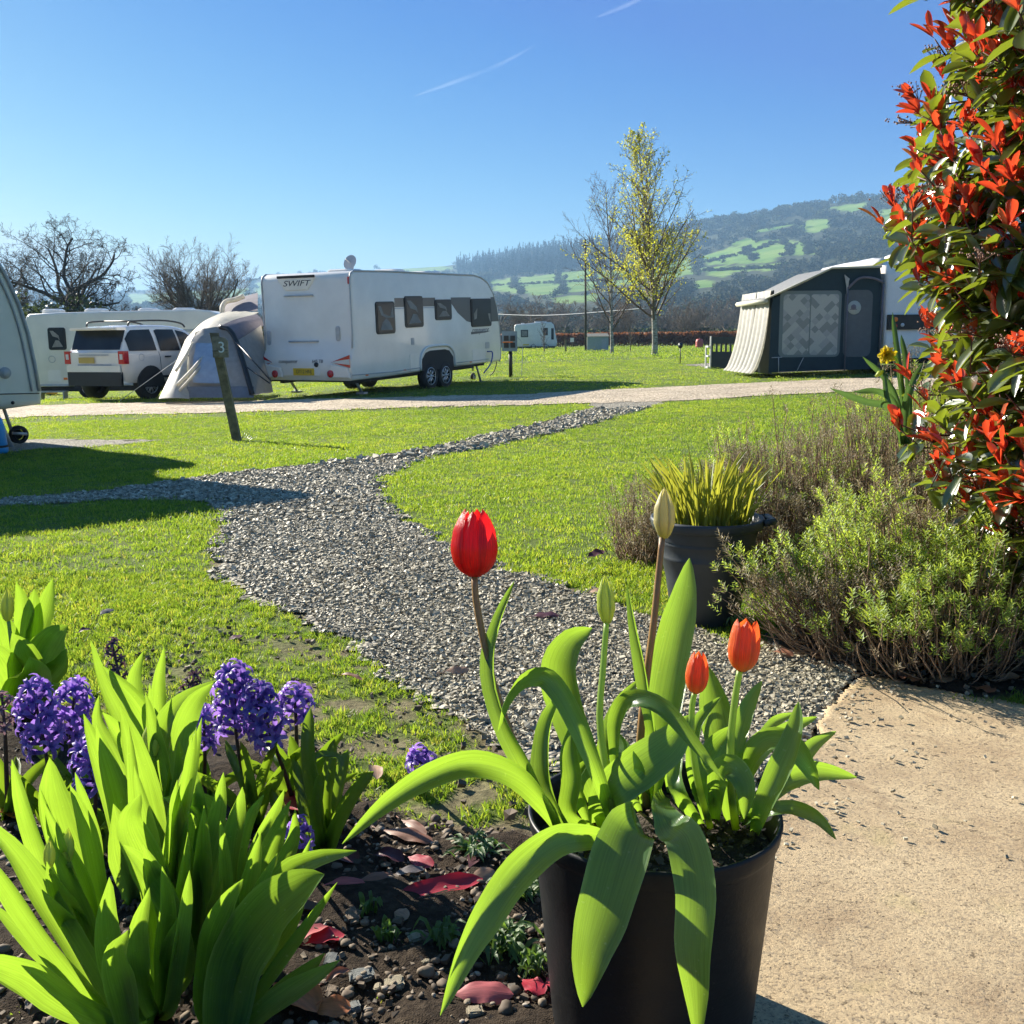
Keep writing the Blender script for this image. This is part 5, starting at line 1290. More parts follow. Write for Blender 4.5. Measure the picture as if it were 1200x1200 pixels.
cloth('front_wall', m_tent, [[P(221, 452, 21.3), P(221, 420, 21.5), P(224, 400, 21.8), P(232, 388.5, 22)], [P(240, 455, 21.3), P(238, 420, 21.5), P(239, 396, 21.8), P(240, 385, 22)], [P(262, 455, 21.3), P(258, 425, 21.5), P(256, 400, 21.8), P(255, 383.5, 22)], [P(293, 453, 21.3), P(285, 425, 21.5), P(277, 402, 21.8), P(266, 386, 22)]], 14, 14, .02)
sk_ = MB(); A1 = np.array([[P(u, v, 21.25) for u in np.linspace(216 if v > 460 else 219, 297, 14)] for v in (453, 457, 461, 466)]); sk_.grid(A1); sk_.grid((A1 + (0, .03, 0))[::-1]); sk_.build('mudskirt', m_skirt, tn, world=True)
cloth('porch_side', m_tentp, [[P(186, 467, 21.0), P(205, 466, 20.9), P(222, 467, 21.2)], [P(197, 444, 21.6), P(208, 442, 21.3), P(219, 440, 21.4)], [P(209, 418, 22.2), P(214, 414, 21.9), P(221, 410, 21.8)], [P(217, 398, 22.8), P(221, 394, 22.3), P(229, 390, 21.95)]], 14, 8, .02)
cloth('far_wall', m_tent, [[P(187, 466, 21.2), P(190, 462, 23.5), P(210, 458, 25.2)], [P(205, 425, 22.2), P(212, 420, 24), P(222, 410, 25.4)], [P(218, 397, 22.8), P(228, 385, 24), P(236, 378, 25.5)]], 10, 8, .02)
cloth('roof_front', m_tentp, [[P(218, 397, 22.8), P(230, 389, 22.1), P(252, 383, 22.0), P(268, 387, 22.0)], [P(238, 377, 23.4), P(248, 374, 23.2), P(262, 372, 23.0), P(277, 378, 22.8)], [P(262, 365.5, 24.2), P(272, 365, 24), P(286, 365, 23.9), P(303, 366, 23.6)]], 10, 14, .01)
cloth('roof_panel', m_tentd, [[P(256, 383, 21.98), P(268, 387, 21.98), P(276, 400, 21.82)], [P(275, 374.5, 22.6), P(285, 380, 22.5), P(290, 391, 22.4)], [P(300, 368, 23.4), P(306, 373, 23.2), P(309, 381, 23)]], 8, 8, .01)
cloth('side_wall', m_tent, [[P(276, 400, 21.8), P(286, 425, 21.5), P(296, 462, 21.3)], [P(290, 392, 22.3), P(300, 425, 22.1), P(308, 461, 22)], [P(306, 381, 22.9), P(313, 420, 22.8), P(320, 459, 22.6)]], 8, 10, .01)
cloth('upper_wall', m_tentd, [[P(262, 366, 24.4), P(263, 356, 24.8), P(268, 352, 25)], [P(280, 365, 24.2), P(281, 353, 24.6), P(283, 348, 25)], [P(302, 364, 24), P(302, 352, 24.4), P(302, 343, 25)]], 8, 6, .0)
mb = MB(); mb.tube(catmull([P(261, 368, 24.2), P(260.5, 360, 24.3), P(265, 353.5, 24.5), P(276, 351, 24.5), P(286, 347, 24.5)], 16), .06, 8); mb.build('air_pole', m_tentp, tn, world=True)
mb = MB(); mb.tube(catmull([P(258, 383, 21.9), P(268, 386, 21.8), P(276, 398, 21.7), P(286, 428, 21.4), P(295.5, 462, 21.2)], 20), .055, 8); mb.build('dark_pole', m_black, tn, world=True)
mb = MB(); mb.tube([P(277, 401, 21.6), P(318, 447, 20.9)], .016, 5); mb.tube([P(289, 430, 21.3), P(316, 449, 20.9)], .016, 5); mb.build('webbing_strap', m_black, tn, world=True)
mb = MB()
for a, b_ in (((207, 422), (140, 470)), ((250, 405), (222, 470)), ((222, 420), (222, 470))): mb.tube([P(a[0], a[1], 21.6), G(b_[0], b_[1])], .007, 4)
mb.build('guy_line', m_wtxt, tn, world=True)
cloth('window_panel', simple('clear_blue_vinyl', (.30, .36, .45), .25, noise=.1), [[P(226, 448, 21.2), P(226, 425, 21.35), P(230, 402, 21.7)], [P(246, 449, 21.2), P(244, 425, 21.35), P(243, 402, 21.7)], [P(258, 449, 21.2), P(254, 425, 21.35), P(251, 402, 21.7)]], 8, 8, .005)
# pleats of sunlit cloth
mb = MB()
for (a, b_, w) in (((226, 401), (206, 435), .03), ((241, 415), (207, 452), .035), ((244, 418), (210, 458), .025)):
    mb.tube(catmull([P(a[0], a[1], 21.55), P((a[0] + b_[0]) / 2 + 1, (a[1] + b_[1]) / 2, 21.2), P(b_[0], b_[1], 21.05)], 10), [w * .3, *([w] * 8), w], 6)
mb.build('fold', m_tentp, tn, world=True)

# ------------------------------------------------------------------ number post
pb = G(278, 517); s = proj(pb)[2] / 1200
po = thing('number_post', 'leaning wooden pitch post with a white number 3 on its board', 'post', pb)
tx, tz = P(257, 390, proj(pb)[2])[[0, 2]]
top = np.array([tx - pb[0], 0, tz - pb[2]])
mb = MB(); pr_ = []
def pbox(mb, f0, f1, w0, w1, t, mi=0, off=0):
    a = top * f0 + (off, 0, 0); b_ = top * f1 + (off, 0, 0); V = []
    for c_, w in ((a, w0), (b_, w1)):
        for yy in (-t, t):
            for xx in (-w, w): V.append(c_ + (xx, yy, 0))
    mb.add(V, [(0, 2, 3, 1), (4, 5, 7, 6), (0, 1, 5, 4), (2, 6, 7, 3), (0, 4, 6, 2), (1, 3, 7, 5)], mi, False)
pbox(mb, -.08, .78, .052, .05, .035, off=.0); pbox(mb, .78, 1.0, .05, .05, .02, off=.0); mb.build('post', m_postwood, po)
mb = MB(); panel(mb, [(-.02, 0), (.165, .0), (.165, .20), (.13, .235), (.05, .25), (-.02, .245)], top * .775 + (-.04, -.036, 0), EX, EZ, .03, .006); bo = mb.build('number_board', m_postlite, po)
mb = MB(); mb.box(tuple(top * .775 + (-.06, -.069, .075)), tuple(top * .775 + (.125, -.0665, .082))); mb.build('board_groove', m_under, bo)
text('painted_number', '3', .185, tuple(top * .775 + (.052, -.072, .115)), (R(90), 0, R(0)), m_wtxt, bo, .003)
mb = MB(); 
for k in range(5): mb.tube([(.06 + .02 * k, -.02, .0), (.10 + .03 * k, -.03, .10 - .012 * k)], .0025, 4)
mb.tube([(.06, -.02, .03), (.12, -.02, .12), (.21, -.02, .02)], .003, 4); mb.build('wire_netting', m_galv, po)

# ------------------------------------------------------------------ nearest caravan, left edge
q = P(50, 478, 12.6); ND = np.array([.70, .714]); ND /= np.linalg.norm(ND)
nc = place('caravan', 'nearest cream caravan cut by the left edge, its nose on a jockey wheel', 'caravan', (q[0] - 5.9 * ND[0], q[1] - 5.9 * ND[1]), ND, 0, z=-.33)
zg = -.33
def nz(u, v): r_ = onp(nc, 1, 0, u, v); return (r_[0], r_[2])
front = [nz(50, 474), nz(51, 458), nz(46, 430), nz(38, 392), nz(27, 357), nz(13, 326), nz(0, 303), nz(-16, 284), nz(-40, 270), nz(-75, 262)]
prof3 = front + [(front[-1][0] - .35, 2.95), (front[-1][0] - .9, 3.15), (.3, 3.15), (.05, 2.9), (.0, .5), (.1, .36), (5.5, nz(40, 478)[1])]  # roof out of view, raised so its shadow reaches farther across the lawn
solid_profile(prof3, 2.25, .09).build('body', m_cream, nc, auto=50)
mb = MB(); off_ = [(a[0] - .14, -.008, a[1]) for a in front[1:]]; mb.tube(catmull(off_, 30), .014, 6); mb.tube([(a[0] - .05, -.006, a[1]) for a in front[1:]], .022, 6); mb.build('front_moulding', m_trim, nc)
a = nz(6, 437); mb = MB(); mb.lathe([(.001, .02), (.05, .022), (.055, .01), (.065, .018), (.07, 0)], 24, (a[0], 0, a[1]), axis=(0, -1, 0)); mb.build('round_lock', m_trim, nc)
mb = MB(); a, b_ = nz(-60, 463), nz(46, 461); mb.tube([(a[0], -.004, a[1]), (b_[0], -.004, b_[1])], .006, 4); mb.build('panel_seam', m_under, nc)
a = nz(15, 472); mb = MB(); mb.lathe([(.001, .006), (.018, .006), (.022, 0)], 12, (a[0], 0, a[1]), axis=(0, -1, 0)); mb.build('hole_plug', m_black, nc)
a, b_ = nz(50, 440)[0], nz(53, 470); mb = MB(); mb.box((b_[0] - .10, .3, b_[1] + .03), (b_[0] + .06, 1.9, b_[1] + .22)); mb.build('front_step', m_white, nc)
jw = nz(40, 512)
mb = MB(); mb.tube([nz_ for nz_ in ((nz(4, 470)[0], .45, nz(4, 470)[1]), (nz(24, 527)[0], .3, nz(24, 527)[1]))], .035, 6); mb.box((nz(12, 530)[0], .15, nz(12, 531)[1]), (nz(35, 530)[0], .45, nz(12, 531)[1] + .03)); mb.build('corner_steady', m_galv, nc)
mb = MB(); mb.tube([(nz(20, 475)[0], .5, nz(20, 473)[1]), (nz(33, 511)[0], .5, nz(33, 511)[1])], .022, 8); mb.tube([(nz(18, 476)[0], .5, nz(18, 476)[1]), (nz(6, 502)[0], .5, nz(6, 502)[1])], .018, 6); mb.tube([(nz(30, 511)[0], .42, nz(30, 510)[1]), (nz(47, 511)[0], .42, nz(47, 511)[1])], .022, 6); mb.build('jockey_post', m_galv, nc)
wheel(nc, (jw[0] + .0, .5, jw[1] - .0), .115, .07, 0, rimmat=m_under)
for wx in (2.6, 3.3): wheel(nc, (wx, .1, .32), .32, .2, 8)
mb = MB(); mb.box((.2, .2, .25), (5.2, 2.0, .36)); mb.build('chassis', m_under, nc)
sa = thing('side_awning', 'unseen grey awning added beside the nearest caravan to shade the left lawn, outside the left edge', 'awning', nc.location, tuple(nc.rotation_euler))  # unseen awning, added to throw the long shadow over the left lawn
mb = MB(); yz = ((-.02, 3.22), (-1.85, 3.22), (-2.05, 3.12), (-2.14, 2.95), (-2.16, .02)); A1 = np.array([[(x_, y_, z_ * k_) for (y_, z_) in yz] for x_, k_ in ((-.5, 1), (2.4, 1), (4.4, 1), (4.52, .985), (4.6, .95))]); mb.grid(A1); mb.grid((A1 + (0, .01, -.01))[::-1]); mb.build('roof', m_tent, sa)
for x_, k_ in ((-.5, 1), (4.58, .95)):
    mb = MB(); panel(mb, [(-2.15, .02), (-.02, .02), (-.02, 3.22 * k_), (-1.85, 3.22 * k_), (-2.05, 3.12 * k_), (-2.14, 2.95 * k_)], (x_, 0, 0), EY, EZ, .012); mb.build('end_wall', m_tent, sa)
# blue container
bp_ = G(2, 531); bc = thing('water_container', 'bright blue plastic water container below the nearest caravan', 'water container', bp_); s = proj(bp_)[2] / 1200
mb = MB(); mb.lathe([(.001, 0), (13 * s, 0), (14 * s, 2 * s), (14 * s, 7 * s), (13.3 * s, 8 * s), (13.6 * s, 9 * s), (12 * s, 30 * s), (10 * s, 40 * s), (5 * s, 46 * s), (.001, 47 * s)], 28, (-7 * s, 0, 0)); mb.build('tank', m_bluep, bc)
mb = MB(); mb.lathe([(14.2 * s, 7 * s), (14.6 * s, 7.5 * s), (14.2 * s, 9.5 * s)], 28, (-7 * s, 0, 0)); mb.lathe([(.001, 46 * s), (4 * s, 46 * s), (4 * s, 50 * s), (.001, 50.5 * s)], 16, (-7 * s, 0, 0)); mb.build('cap', m_black, bc)

# ------------------------------------------------------------------ green awning and its caravan
AD = np.array([-.035, .999]); ag = .02
rc = place('caravan', 'white caravan with a black rear light band standing behind the green awning', 'caravan', (8.86 + 2.3, 24.7), AD, 0, z=.0)
prof5 = [(.02, .36), (.0, .5), (-.03, .75), (.03, 1.0), (.05, 1.25), (.10, 2.3), (.18, 2.52), (.4, 2.64), (4.2, 2.68), (4.9, 2.6), (5.5, 2.25), (5.9, 1.5), (6.0, .5), (5.9, .36)]
solid_profile(prof5, 2.3, .09).build('body', m_white, rc, auto=50)
mb = MB(); mb.box((-.035, .06, 1.03), (.02, 2.24, 1.38)); lb = mb.build('light_band', m_black, rc)
for yy, zz, rr, mt in ((2.05, 1.27, .055, m_orange), (2.05, 1.12, .05, m_red), (1.88, 1.14, .045, m_lensw), (2.02, .73, .07, m_red), (.2, 1.2, .055, m_red), (.2, .73, .07, m_red)):
    mb = MB(); mb.lathe([(.001, .02), (rr * .7, .016), (rr, 0)], 16, (-.036, yy, zz), axis=(-1, 0, 0)); mb.build('rear_lamp', mt, rc)
mb = MB(); mb.tube(catmull([(.35, 2.28, 2.62), (2.5, 2.30, 2.67), (4.5, 2.28, 2.66)], 10), .09, 10); mb.build('roll_out_cassette', m_white, rc)
for (x0, x1, y0, y1) in ((.5, 1.3, 1.0, 1.9), (2.0, 3.2, 1.1, 1.9)):
    mb = MB(); panel(mb, rr_pts(x1 - x0, y1 - y0, .1), ((x0 + x1) / 2, (y0 + y1) / 2, 2.62), EX, EY, .22, .07); mb.build('roof_vent', m_white, rc)
mb = MB(); mb.tube([(.08, 1.6, 2.2), (.03, 1.2, 2.22), (.08, .7, 2.2)], .02, 6); mb.build('rear_rail', m_trim, rc)
mb = MB(); mb.box((.3, .3, .22), (5.6, 2.0, .37)); mb.build('chassis', m_under, rc)
for wx in (2.4, 3.1): wheel(rc, (wx, 2.18, .32), .32, .2, 8, 1)
m_green = leafmat('dark_green_canvas', [(0, (0.012, 0.035, 0.045)), (1, (0.018, 0.045, 0.055))], (0.02, 0.05, 0.06), .12, .6, 0)
m_roofc = leafmat('grey_roof_cloth', [(0, (0.27, 0.27, 0.26)), (1, (0.33, 0.33, 0.31))], (0.4, 0.4, 0.36), .2, .6, 0)
m_drape = leafmat('white_drape_cloth', [(0, (0.62, 0.60, 0.55)), (1, (0.68, 0.66, 0.6))], (0.75, 0.72, 0.62), .35, .7, 0)
aw = thing('porch_awning', 'dark green caravan awning with patterned window curtains and pale draped front', 'awning', (8.6, 24.6, .02), (0, 0, math.atan2(AD[1], AD[0]) - R(90)))
def an(u, v, y=0): return onp(aw, 1, y, u, v)
def pt(u, v, y=0): a = an(u, v, y); return (a[0], a[2])
DEP = 2.5
side = [pt(900, 436.5), pt(1028, 432), pt(1033, 330), pt(1031, 314), pt(973, 315.5), pt(906, 350), pt(904, 358)]
mb = MB(); panel(mb, side, (0, 0, 0), EX, EZ, .03); mb.build('side_wall', m_green, aw)
e0 = pt(896, 350.5); e1 = pt(973, 314.5); e2 = pt(1031, 313)
A1 = np.array([[(a[0], y, a[1]) for a in (e0, ((e0[0] + e1[0]) / 2, (e0[1] + e1[1]) / 2 - .02), e1, e2)] for y in np.linspace(-.12, DEP, 8)])
mb = MB(); mb.grid(A1[::-1]); mb.grid(A1 + (0, 0, -.02)); mb.build('roof', m_roofc, aw)
mb = MB(); mb.tube([(e0[0], -.12, e0[1] - .05), (e0[0], DEP, e0[1] - .05)], .06, 6); mb.tube([(e0[0], -.125, e0[1]), (e1[0], -.125, e1[1]), (e2[0], -.125, e2[1])], .025, 6); mb.build('roof_edging', simple('cream_edging', (.5, .48, .36), .6), aw)
x0a = pt(904, 358)[0]
# draped front
def drape(y0, y1):
    n, m = 22, 26; A1 = np.zeros((n, m, 3))
    for j, y in enumerate(np.linspace(y0, y1, m)):
        for i, t in enumerate(np.linspace(0, 1, n)):
            z = 1.93 * (1 - t) + .02; fl = .03 + .20 * t ** 4 + .16 * t
            A1[i, j] = (x0a - .0 - fl * (1 if t < .97 else 1.12) + .05 * math.sin(y * 17) * (.3 + t), y, z)
    return A1
for k, (y0, y1) in enumerate(((-.05, 1.2), (1.26, DEP))):
    mb = MB(); mb.grid(drape(y0, y1)); mb.grid((drape(y0, y1) + (.012, 0, 0))[::-1]); mb.build('front_drape', m_drape, aw)
mb = MB(); mb.box((x0a + .02, -.02, 0), (x0a + .05, DEP, 1.95)); panel(mb, side, (0, DEP, 0), EX, EZ, .03); mb.build('rear_wall', m_green, aw)
# window with patterned curtain
m_pat, nt = new_mat('patterned_curtain'); b = NB(nt)
mp = b.n('ShaderNodeMapping', {'Vector': b.obj(), 'Rotation': (0, R(45), 0), 'Scale': (7.5, 1, 7.5)})
ck = b.n('ShaderNodeTexVoronoi', {'Vector': mp.outputs[0], 'Scale': 1.0, 'Randomness': 0.0}); ck.distance = 'CHEBYCHEV'
c = b.ramp(b.n('ShaderNodeSeparateXYZ', {0: ck.outputs['Color']}).outputs[0], [(0, (.20, .22, .21)), (.3, (.30, .31, .30)), (.55, (.38, .38, .35)), (1, (.44, .44, .40))], 'CONSTANT')
b.out(b.n('ShaderNodeBsdfPrincipled', {'Base Color': c, 'Roughness': .3, 'Coat Weight': .3}).outputs[0])
def sidep(name, mat, u0, v0, u1, v1, t, r, parent=None, y=0):
    a, b_ = pt(u0, v0), pt(u1, v1); w, h = b_[0] - a[0], a[1] - b_[1]
    mb = MB(); panel(mb, rr_pts(w, h, r), ((a[0] + b_[0]) / 2, y, (a[1] + b_[1]) / 2), EX, EZ, t, .002); return mb.build(name, mat, parent or aw)
wf = sidep('window', simple('grey_green_webbing', (.17, .20, .19), .7), 914, 341, 983, 418, .033, .12)
sidep('curtain', m_pat, 918, 345, 946.5, 415.5, .037, .1, wf); sidep('curtain', m_pat, 950.5, 345, 980, 415.5, .037, .06, wf)
dr = sidep('door', simple('grey_mesh_door', (.10, .11, .115), .6, noise=.1), 990, 340, 1019, 418, .034, .15)
a = pt(1000.5, 360.5); mb = MB(); mb.lathe([(.001, .006), (.155, .006), (.16, 0)], 28, (a[0], -.036, a[1]), axis=(0, -1, 0)); rp_ = mb.build('round_patch', simple('pale_round_patch', (.40, .42, .38), .5), dr)
mb = MB(); mb.lathe([(.001, .003), (.06, .003), (.065, 0)], 18, (a[0] - .02, -.0425, a[1] + .01), axis=(0, -1, 0)); mb.box((a[0] - .1, -.0445, a[1] - .05), (a[0] + .06, -.0425, a[1] - .03)); mb.build('patch_emblem', m_tentd, rp_)
# poles of the porch hood
mb = MB(); z_ = lambda u, v: (pt(u, v)[0], -.10, pt(u, v)[1])
mb.tube([z_(1028, 432), z_(1033.5, 333)], .022, 6); mb.tube([z_(988, 434), z_(992, 338)], .018, 6); mb.tube(catmull([z_(992, 338), z_(1005, 326.5), z_(1020, 326), z_(1033.5, 331)], 12), .03, 6); mb.build('porch_frame', m_tentd, aw)
mb = MB(); A1 = np.array([[z_(988, 322), z_(994, 327)], [z_(990, 335), z_(993, 330)], [z_(991, 345), z_(992, 342)]]); mb.grid(A1); mb.grid((A1 + (0, .01, 0))[::-1]); mb.build('tied_flap', m_drape, aw)
mb = MB(); mb.tube([z_(911, 418), z_(911, 436)], .01, 4); mb.tube([z_(940, 419), z_(932, 435)], .008, 4); mb.tube([z_(903, 419), z_(915, 418.5)], .01, 4); mb.build('guy_strap', m_trim, aw)
# dark slatted fence panel left of it
gp = G(833, 432.5); ff = thing('fence_panel', 'dark slatted fence panel with white end posts left of the green awning', 'fence', gp); s = proj(gp)[2] / 1200
m_dgreen = simple('dark_stained_wood', (.012, .028, .035), .6, noise=.2)
mb = MB(); W_ = 34 * s
mb.box((0, -.02, 0), (W_, .02, 20 * s)); mb.box((0, -.02, 29.5 * s), (W_, .02, 37 * s))
for k in range(7):
    x_ = (-.3 + k * 5.4) * s; mb.box((max(0, x_), -.021, 20 * s), (x_ + 2.2 * s, .021, 29.5 * s))
mb.build('slatted_board', m_dgreen, ff)
m_wp = simple('white_painted_wood', (.6, .6, .57), .5)
mb = MB(); mb.box((-1.5 * s, -.03, 0), (0, .03, 38 * s)); mb.build('end_post', m_wp, ff)
mb = MB(); mb.box((-4.5 * s, .3, 0), (-3 * s, .36, 27 * s)); mb.build('end_post', m_wp, ff)
mb = MB(); [mb.box((-4 * s, .0, z * s), (-1.5 * s, .33, (z + 2) * s)) for z in (1, 14, 25)]; mb.build('cross_rail', m_wp, ff)
# water point post, barrel, shed, pole, small posts
wp = G(797, 426); s = proj(wp)[2] / 1200; w_ = thing('bollard_light', 'slim dark post with a round black lamp head out on the grass', 'bollard light', wp)
mb = MB(); mb.tube([(0, 0, -.05), (0, 0, 20 * s)], .6 * s, 8); mb.build('post', m_black, w_)
mb = MB(); mb.lathe([(.001, 17 * s), (2.4 * s, 18.5 * s), (2.8 * s, 21 * s), (2 * s, 23.5 * s), (.001, 24.5 * s)], 14); hd = mb.build('lamp_head', m_black, w_)
mb = MB(); mb.lathe([(.001, -1 * s), (1.1 * s, 0), (.001, 1.2 * s)], 8, (-1.4 * s, -2.2 * s, 21.5 * s)); mb.build('glass', m_lensw, hd)
bg_ = G(819.5, 408); s = proj(bg_)[2] / 1200
mb = MB(); mb.lathe([(.001, 0), (4.1 * s, 0), (4.4 * s, 1 * s), (4.3 * s, 8 * s), (3.6 * s, 10.3 * s), (.001, 11 * s)], 20)
r0 = thing('barrel', 'faded red plastic barrel standing on the grass before the hedge', 'barrel', bg_); mb.build('drum', m_redp, r0)
mb = MB(); mb.lathe([(4.3 * s, 2.4 * s), (4.8 * s, 3 * s), (4.3 * s, 3.6 * s)], 20); mb.lathe([(4.3 * s, 6.4 * s), (4.7 * s, 7 * s), (4.2 * s, 7.6 * s)], 20); mb.build('hoop', m_redp, r0)
sp_ = G(700, 411.5); s = proj(sp_)[2] / 1200; sh = thing('shed', 'small pale grey green utility shed beside the bare birch', 'shed', sp_)
m_shed = simple('pale_shed_board', (.38, .42, .38), .7, noise=.1)
mb = MB(); mb.box((-12 * s, 0, 0), (13 * s, 1.6, 17 * s)); mb.build('wall', m_shed, sh)
mb = MB(); mb.add([(-13 * s, -.1, 17 * s), (14 * s, -.1, 17 * s), (14 * s, 1.7, 17 * s), (-13 * s, 1.7, 17 * s), (-12 * s, .8, 20.5 * s), (13 * s, .8, 20.5 * s)], [(0, 1, 5, 4), (2, 3, 4, 5), (0, 4, 3), (1, 2, 5), (3, 2, 1, 0)], 0, False); mb.build('roof', simple('moss_grey_roof', (.17, .17, .14), .8, noise=.2), sh)
mb = MB(); mb.box((5 * s, -.02, 1 * s), (11 * s, 0, 14 * s)); mb.build('door', m_trim, sh)
pp = G(686.5, 412); s = proj(pp)[2] / 1200; tp = thing('utility_pole', 'tall dark wooden utility pole left of the bare birch', 'utility pole', pp)
mb = MB(); mb.tube([(0, 0, -.3), (-.8 * s, 0, 128 * s)], [1.5 * s, .9 * s], 10); mb.build('pole', m_bark, tp)
mb = MB(); mb.box((-4 * s, -.06, 120 * s), (4 * s, .06, 121.3 * s)); mb.build('cross_arm', m_bark, tp)
mb = MB(); mb.lathe([(.001, 0), (.6 * s, 0), (.001, 2 * s)], 8, (-3 * s, 0, 121.3 * s)); mb.lathe([(.001, 0), (.6 * s, 0), (.001, 2 * s)], 8, (3 * s, 0, 121.3 * s)); mb.build('insulator', m_lensw, tp)
a, b_ = P(540, 366, 120), P(760, 361, 95)
mb = MB(); mb.tube(catmull([a, (a + b_) / 2 - (0, 0, .5), b_], 30), .035, 4); cbl = mb.build('overhead_cable', m_trim); tag(cbl, 'thin pale overhead cable strung above the distant small caravan', 'cable')
g_ = G(663, 412); s = proj(g_)[2] / 1200; t_ = thing('marker_post', 'short brown wooden post right of the distant small caravan', 'post', g_)
mb = MB(); mb.box((-1 * s, -.05, 0), (1 * s, .05, 13 * s)); mb.build('stake', m_postwood, t_); mb = MB(); mb.box((-1.3 * s, -.07, 13 * s), (1.3 * s, .07, 13.8 * s)); mb.build('cap', m_postwood, t_)
g_ = G(670.5, 408); s = proj(g_)[2] / 1200; t_ = thing('notice_sign', 'small white notice on a stake in front of the hedge', 'sign', g_)
mb = MB(); mb.box((-.4 * s, -.02, 0), (.4 * s, .02, 8 * s)); mb.build('stake', m_postwood, t_); mb = MB(); mb.box((-2.2 * s, -.05, 7 * s), (2.2 * s, -.02, 12 * s)); mb.build('board', m_wp, t_)
# distant small caravan
q = G(603, 409.5); s = proj(q)[2] / 1200
dc = thing('caravan', 'distant small white caravan parked before the hedge', 'caravan', q)
pr6 = [(0, 3 * s), (0, 27 * s), (2 * s, 29 * s), (14 * s, 29.5 * s), (26 * s, 31 * s), (43 * s, 31 * s), (46 * s, 28 * s), (50 * s, 8 * s), (49 * s, 3 * s)]
solid_profile(pr6, 2.2, .12).build('body', m_white, dc, auto=50)
for (x0, x1, z0, z1) in ((7.5, 16, 14, 22.5), (34, 39, 16, 24.5), (43, 46, 11, 24)):
    mb = MB(); mb.box((x0 * s, -.03, z0 * s), (x1 * s, 0, z1 * s)); w_ = mb.build('window', m_black, dc); mb = MB(); mb.box(((x0 + 1) * s, -.04, (z0 + 1) * s), ((x1 - 1) * s, -.03, (z1 - 1) * s)); mb.build('pane', m_curt if x0 < 10 else m_glass, w_)
mb = MB(); mb.box((10 * s, -.03, 4.5 * s), (17 * s, 0, 6 * s)); mb.build('number_plate', m_plate, dc)
for wx in (22, 37): wheel(dc, (wx * s, .1, 3.2 * s), 3.2 * s, .2, 6)
mb = MB(); mb.box((2 * s, .1, 1.2 * s), (48 * s, 2.1, 3.3 * s)); mb.build('chassis', m_under, dc)
mb = MB(); mb.box((24 * s, .4, 30.6 * s), (38 * s, 1.4, 32.3 * s)); mb.box((8 * s, .6, 29 * s), (12 * s, 1.2, 30.5 * s)); mb.build('roof_vent', m_wp, dc)
mb = MB(); mb.tube([(-3 * s, .8, 4 * s), (-8 * s, 1.1, 4 * s)], .5 * s, 6); mb.build('drawbar', m_galv, dc)
# ------------------------------------------------------------------ tulips in the pot
m_tleaf = leafmat('tulip_leaf', [(0, (0.035, 0.085, 0.035)), (0.5, (0.06, 0.13, 0.045)), (1, (0.11, 0.19, 0.07))], (0.37, 0.60, 0.04), .42, .27, .42, 34, .55, edge=(0.22, 0.30, 0.12), spots=.3)
m_hleaf = leafmat('hyacinth_leaf', [(0, (0.03, 0.075, 0.018)), (1, (0.06, 0.12, 0.025))], (0.26, 0.42, 0.02), .38, .35, .1, 20)
m_stem = leafmat('green_stem', [(0, (0.22, 0.33, 0.07)), (1, (0.30, 0.40, 0.10))], (0.6, 0.8, 0.08), .35, .4, .05)
m_rstem = leafmat('reddish_stem', [(0, (0.34, 0.19, 0.08)), (1, (0.40, 0.25, 0.11))], (0.4, 0.22, 0.08), .2, .4, .05, base=(.22, .30, .08))
m_redp_ = leafmat('red_petals', [(0, (0.55, 0.008, 0.012)), (1, (0.68, 0.02, 0.015))], (0.95, 0.02, 0.02), .42, .34, .6, 26, edge=(.75, .06, .05), base=(.30, .01, .02), bump=.8)
m_orp = leafmat('orange_red_petals', [(0, (0.80, 0.13, 0.03)), (1, (0.85, 0.19, 0.04))], (1.0, 0.17, 0.03), .42, .38, .5, 26, base=(.85, .45, .08), edge=(.95, .36, .08), bump=.7)
m_gbud = leafmat('green_bud', [(0, (0.34, 0.44, 0.08)), (1, (0.50, 0.58, 0.12))], (0.8, 0.85, 0.08), .35, .4, .1, 30)
m_cbud = leafmat('creamy_bud', [(0, (0.50, 0.46, 0.22)), (1, (0.60, 0.54, 0.26))], (0.9, 0.78, 0.25), .35, .4, .15, 30, base=(.22, .28, .07), edge=(.30, .12, .10))

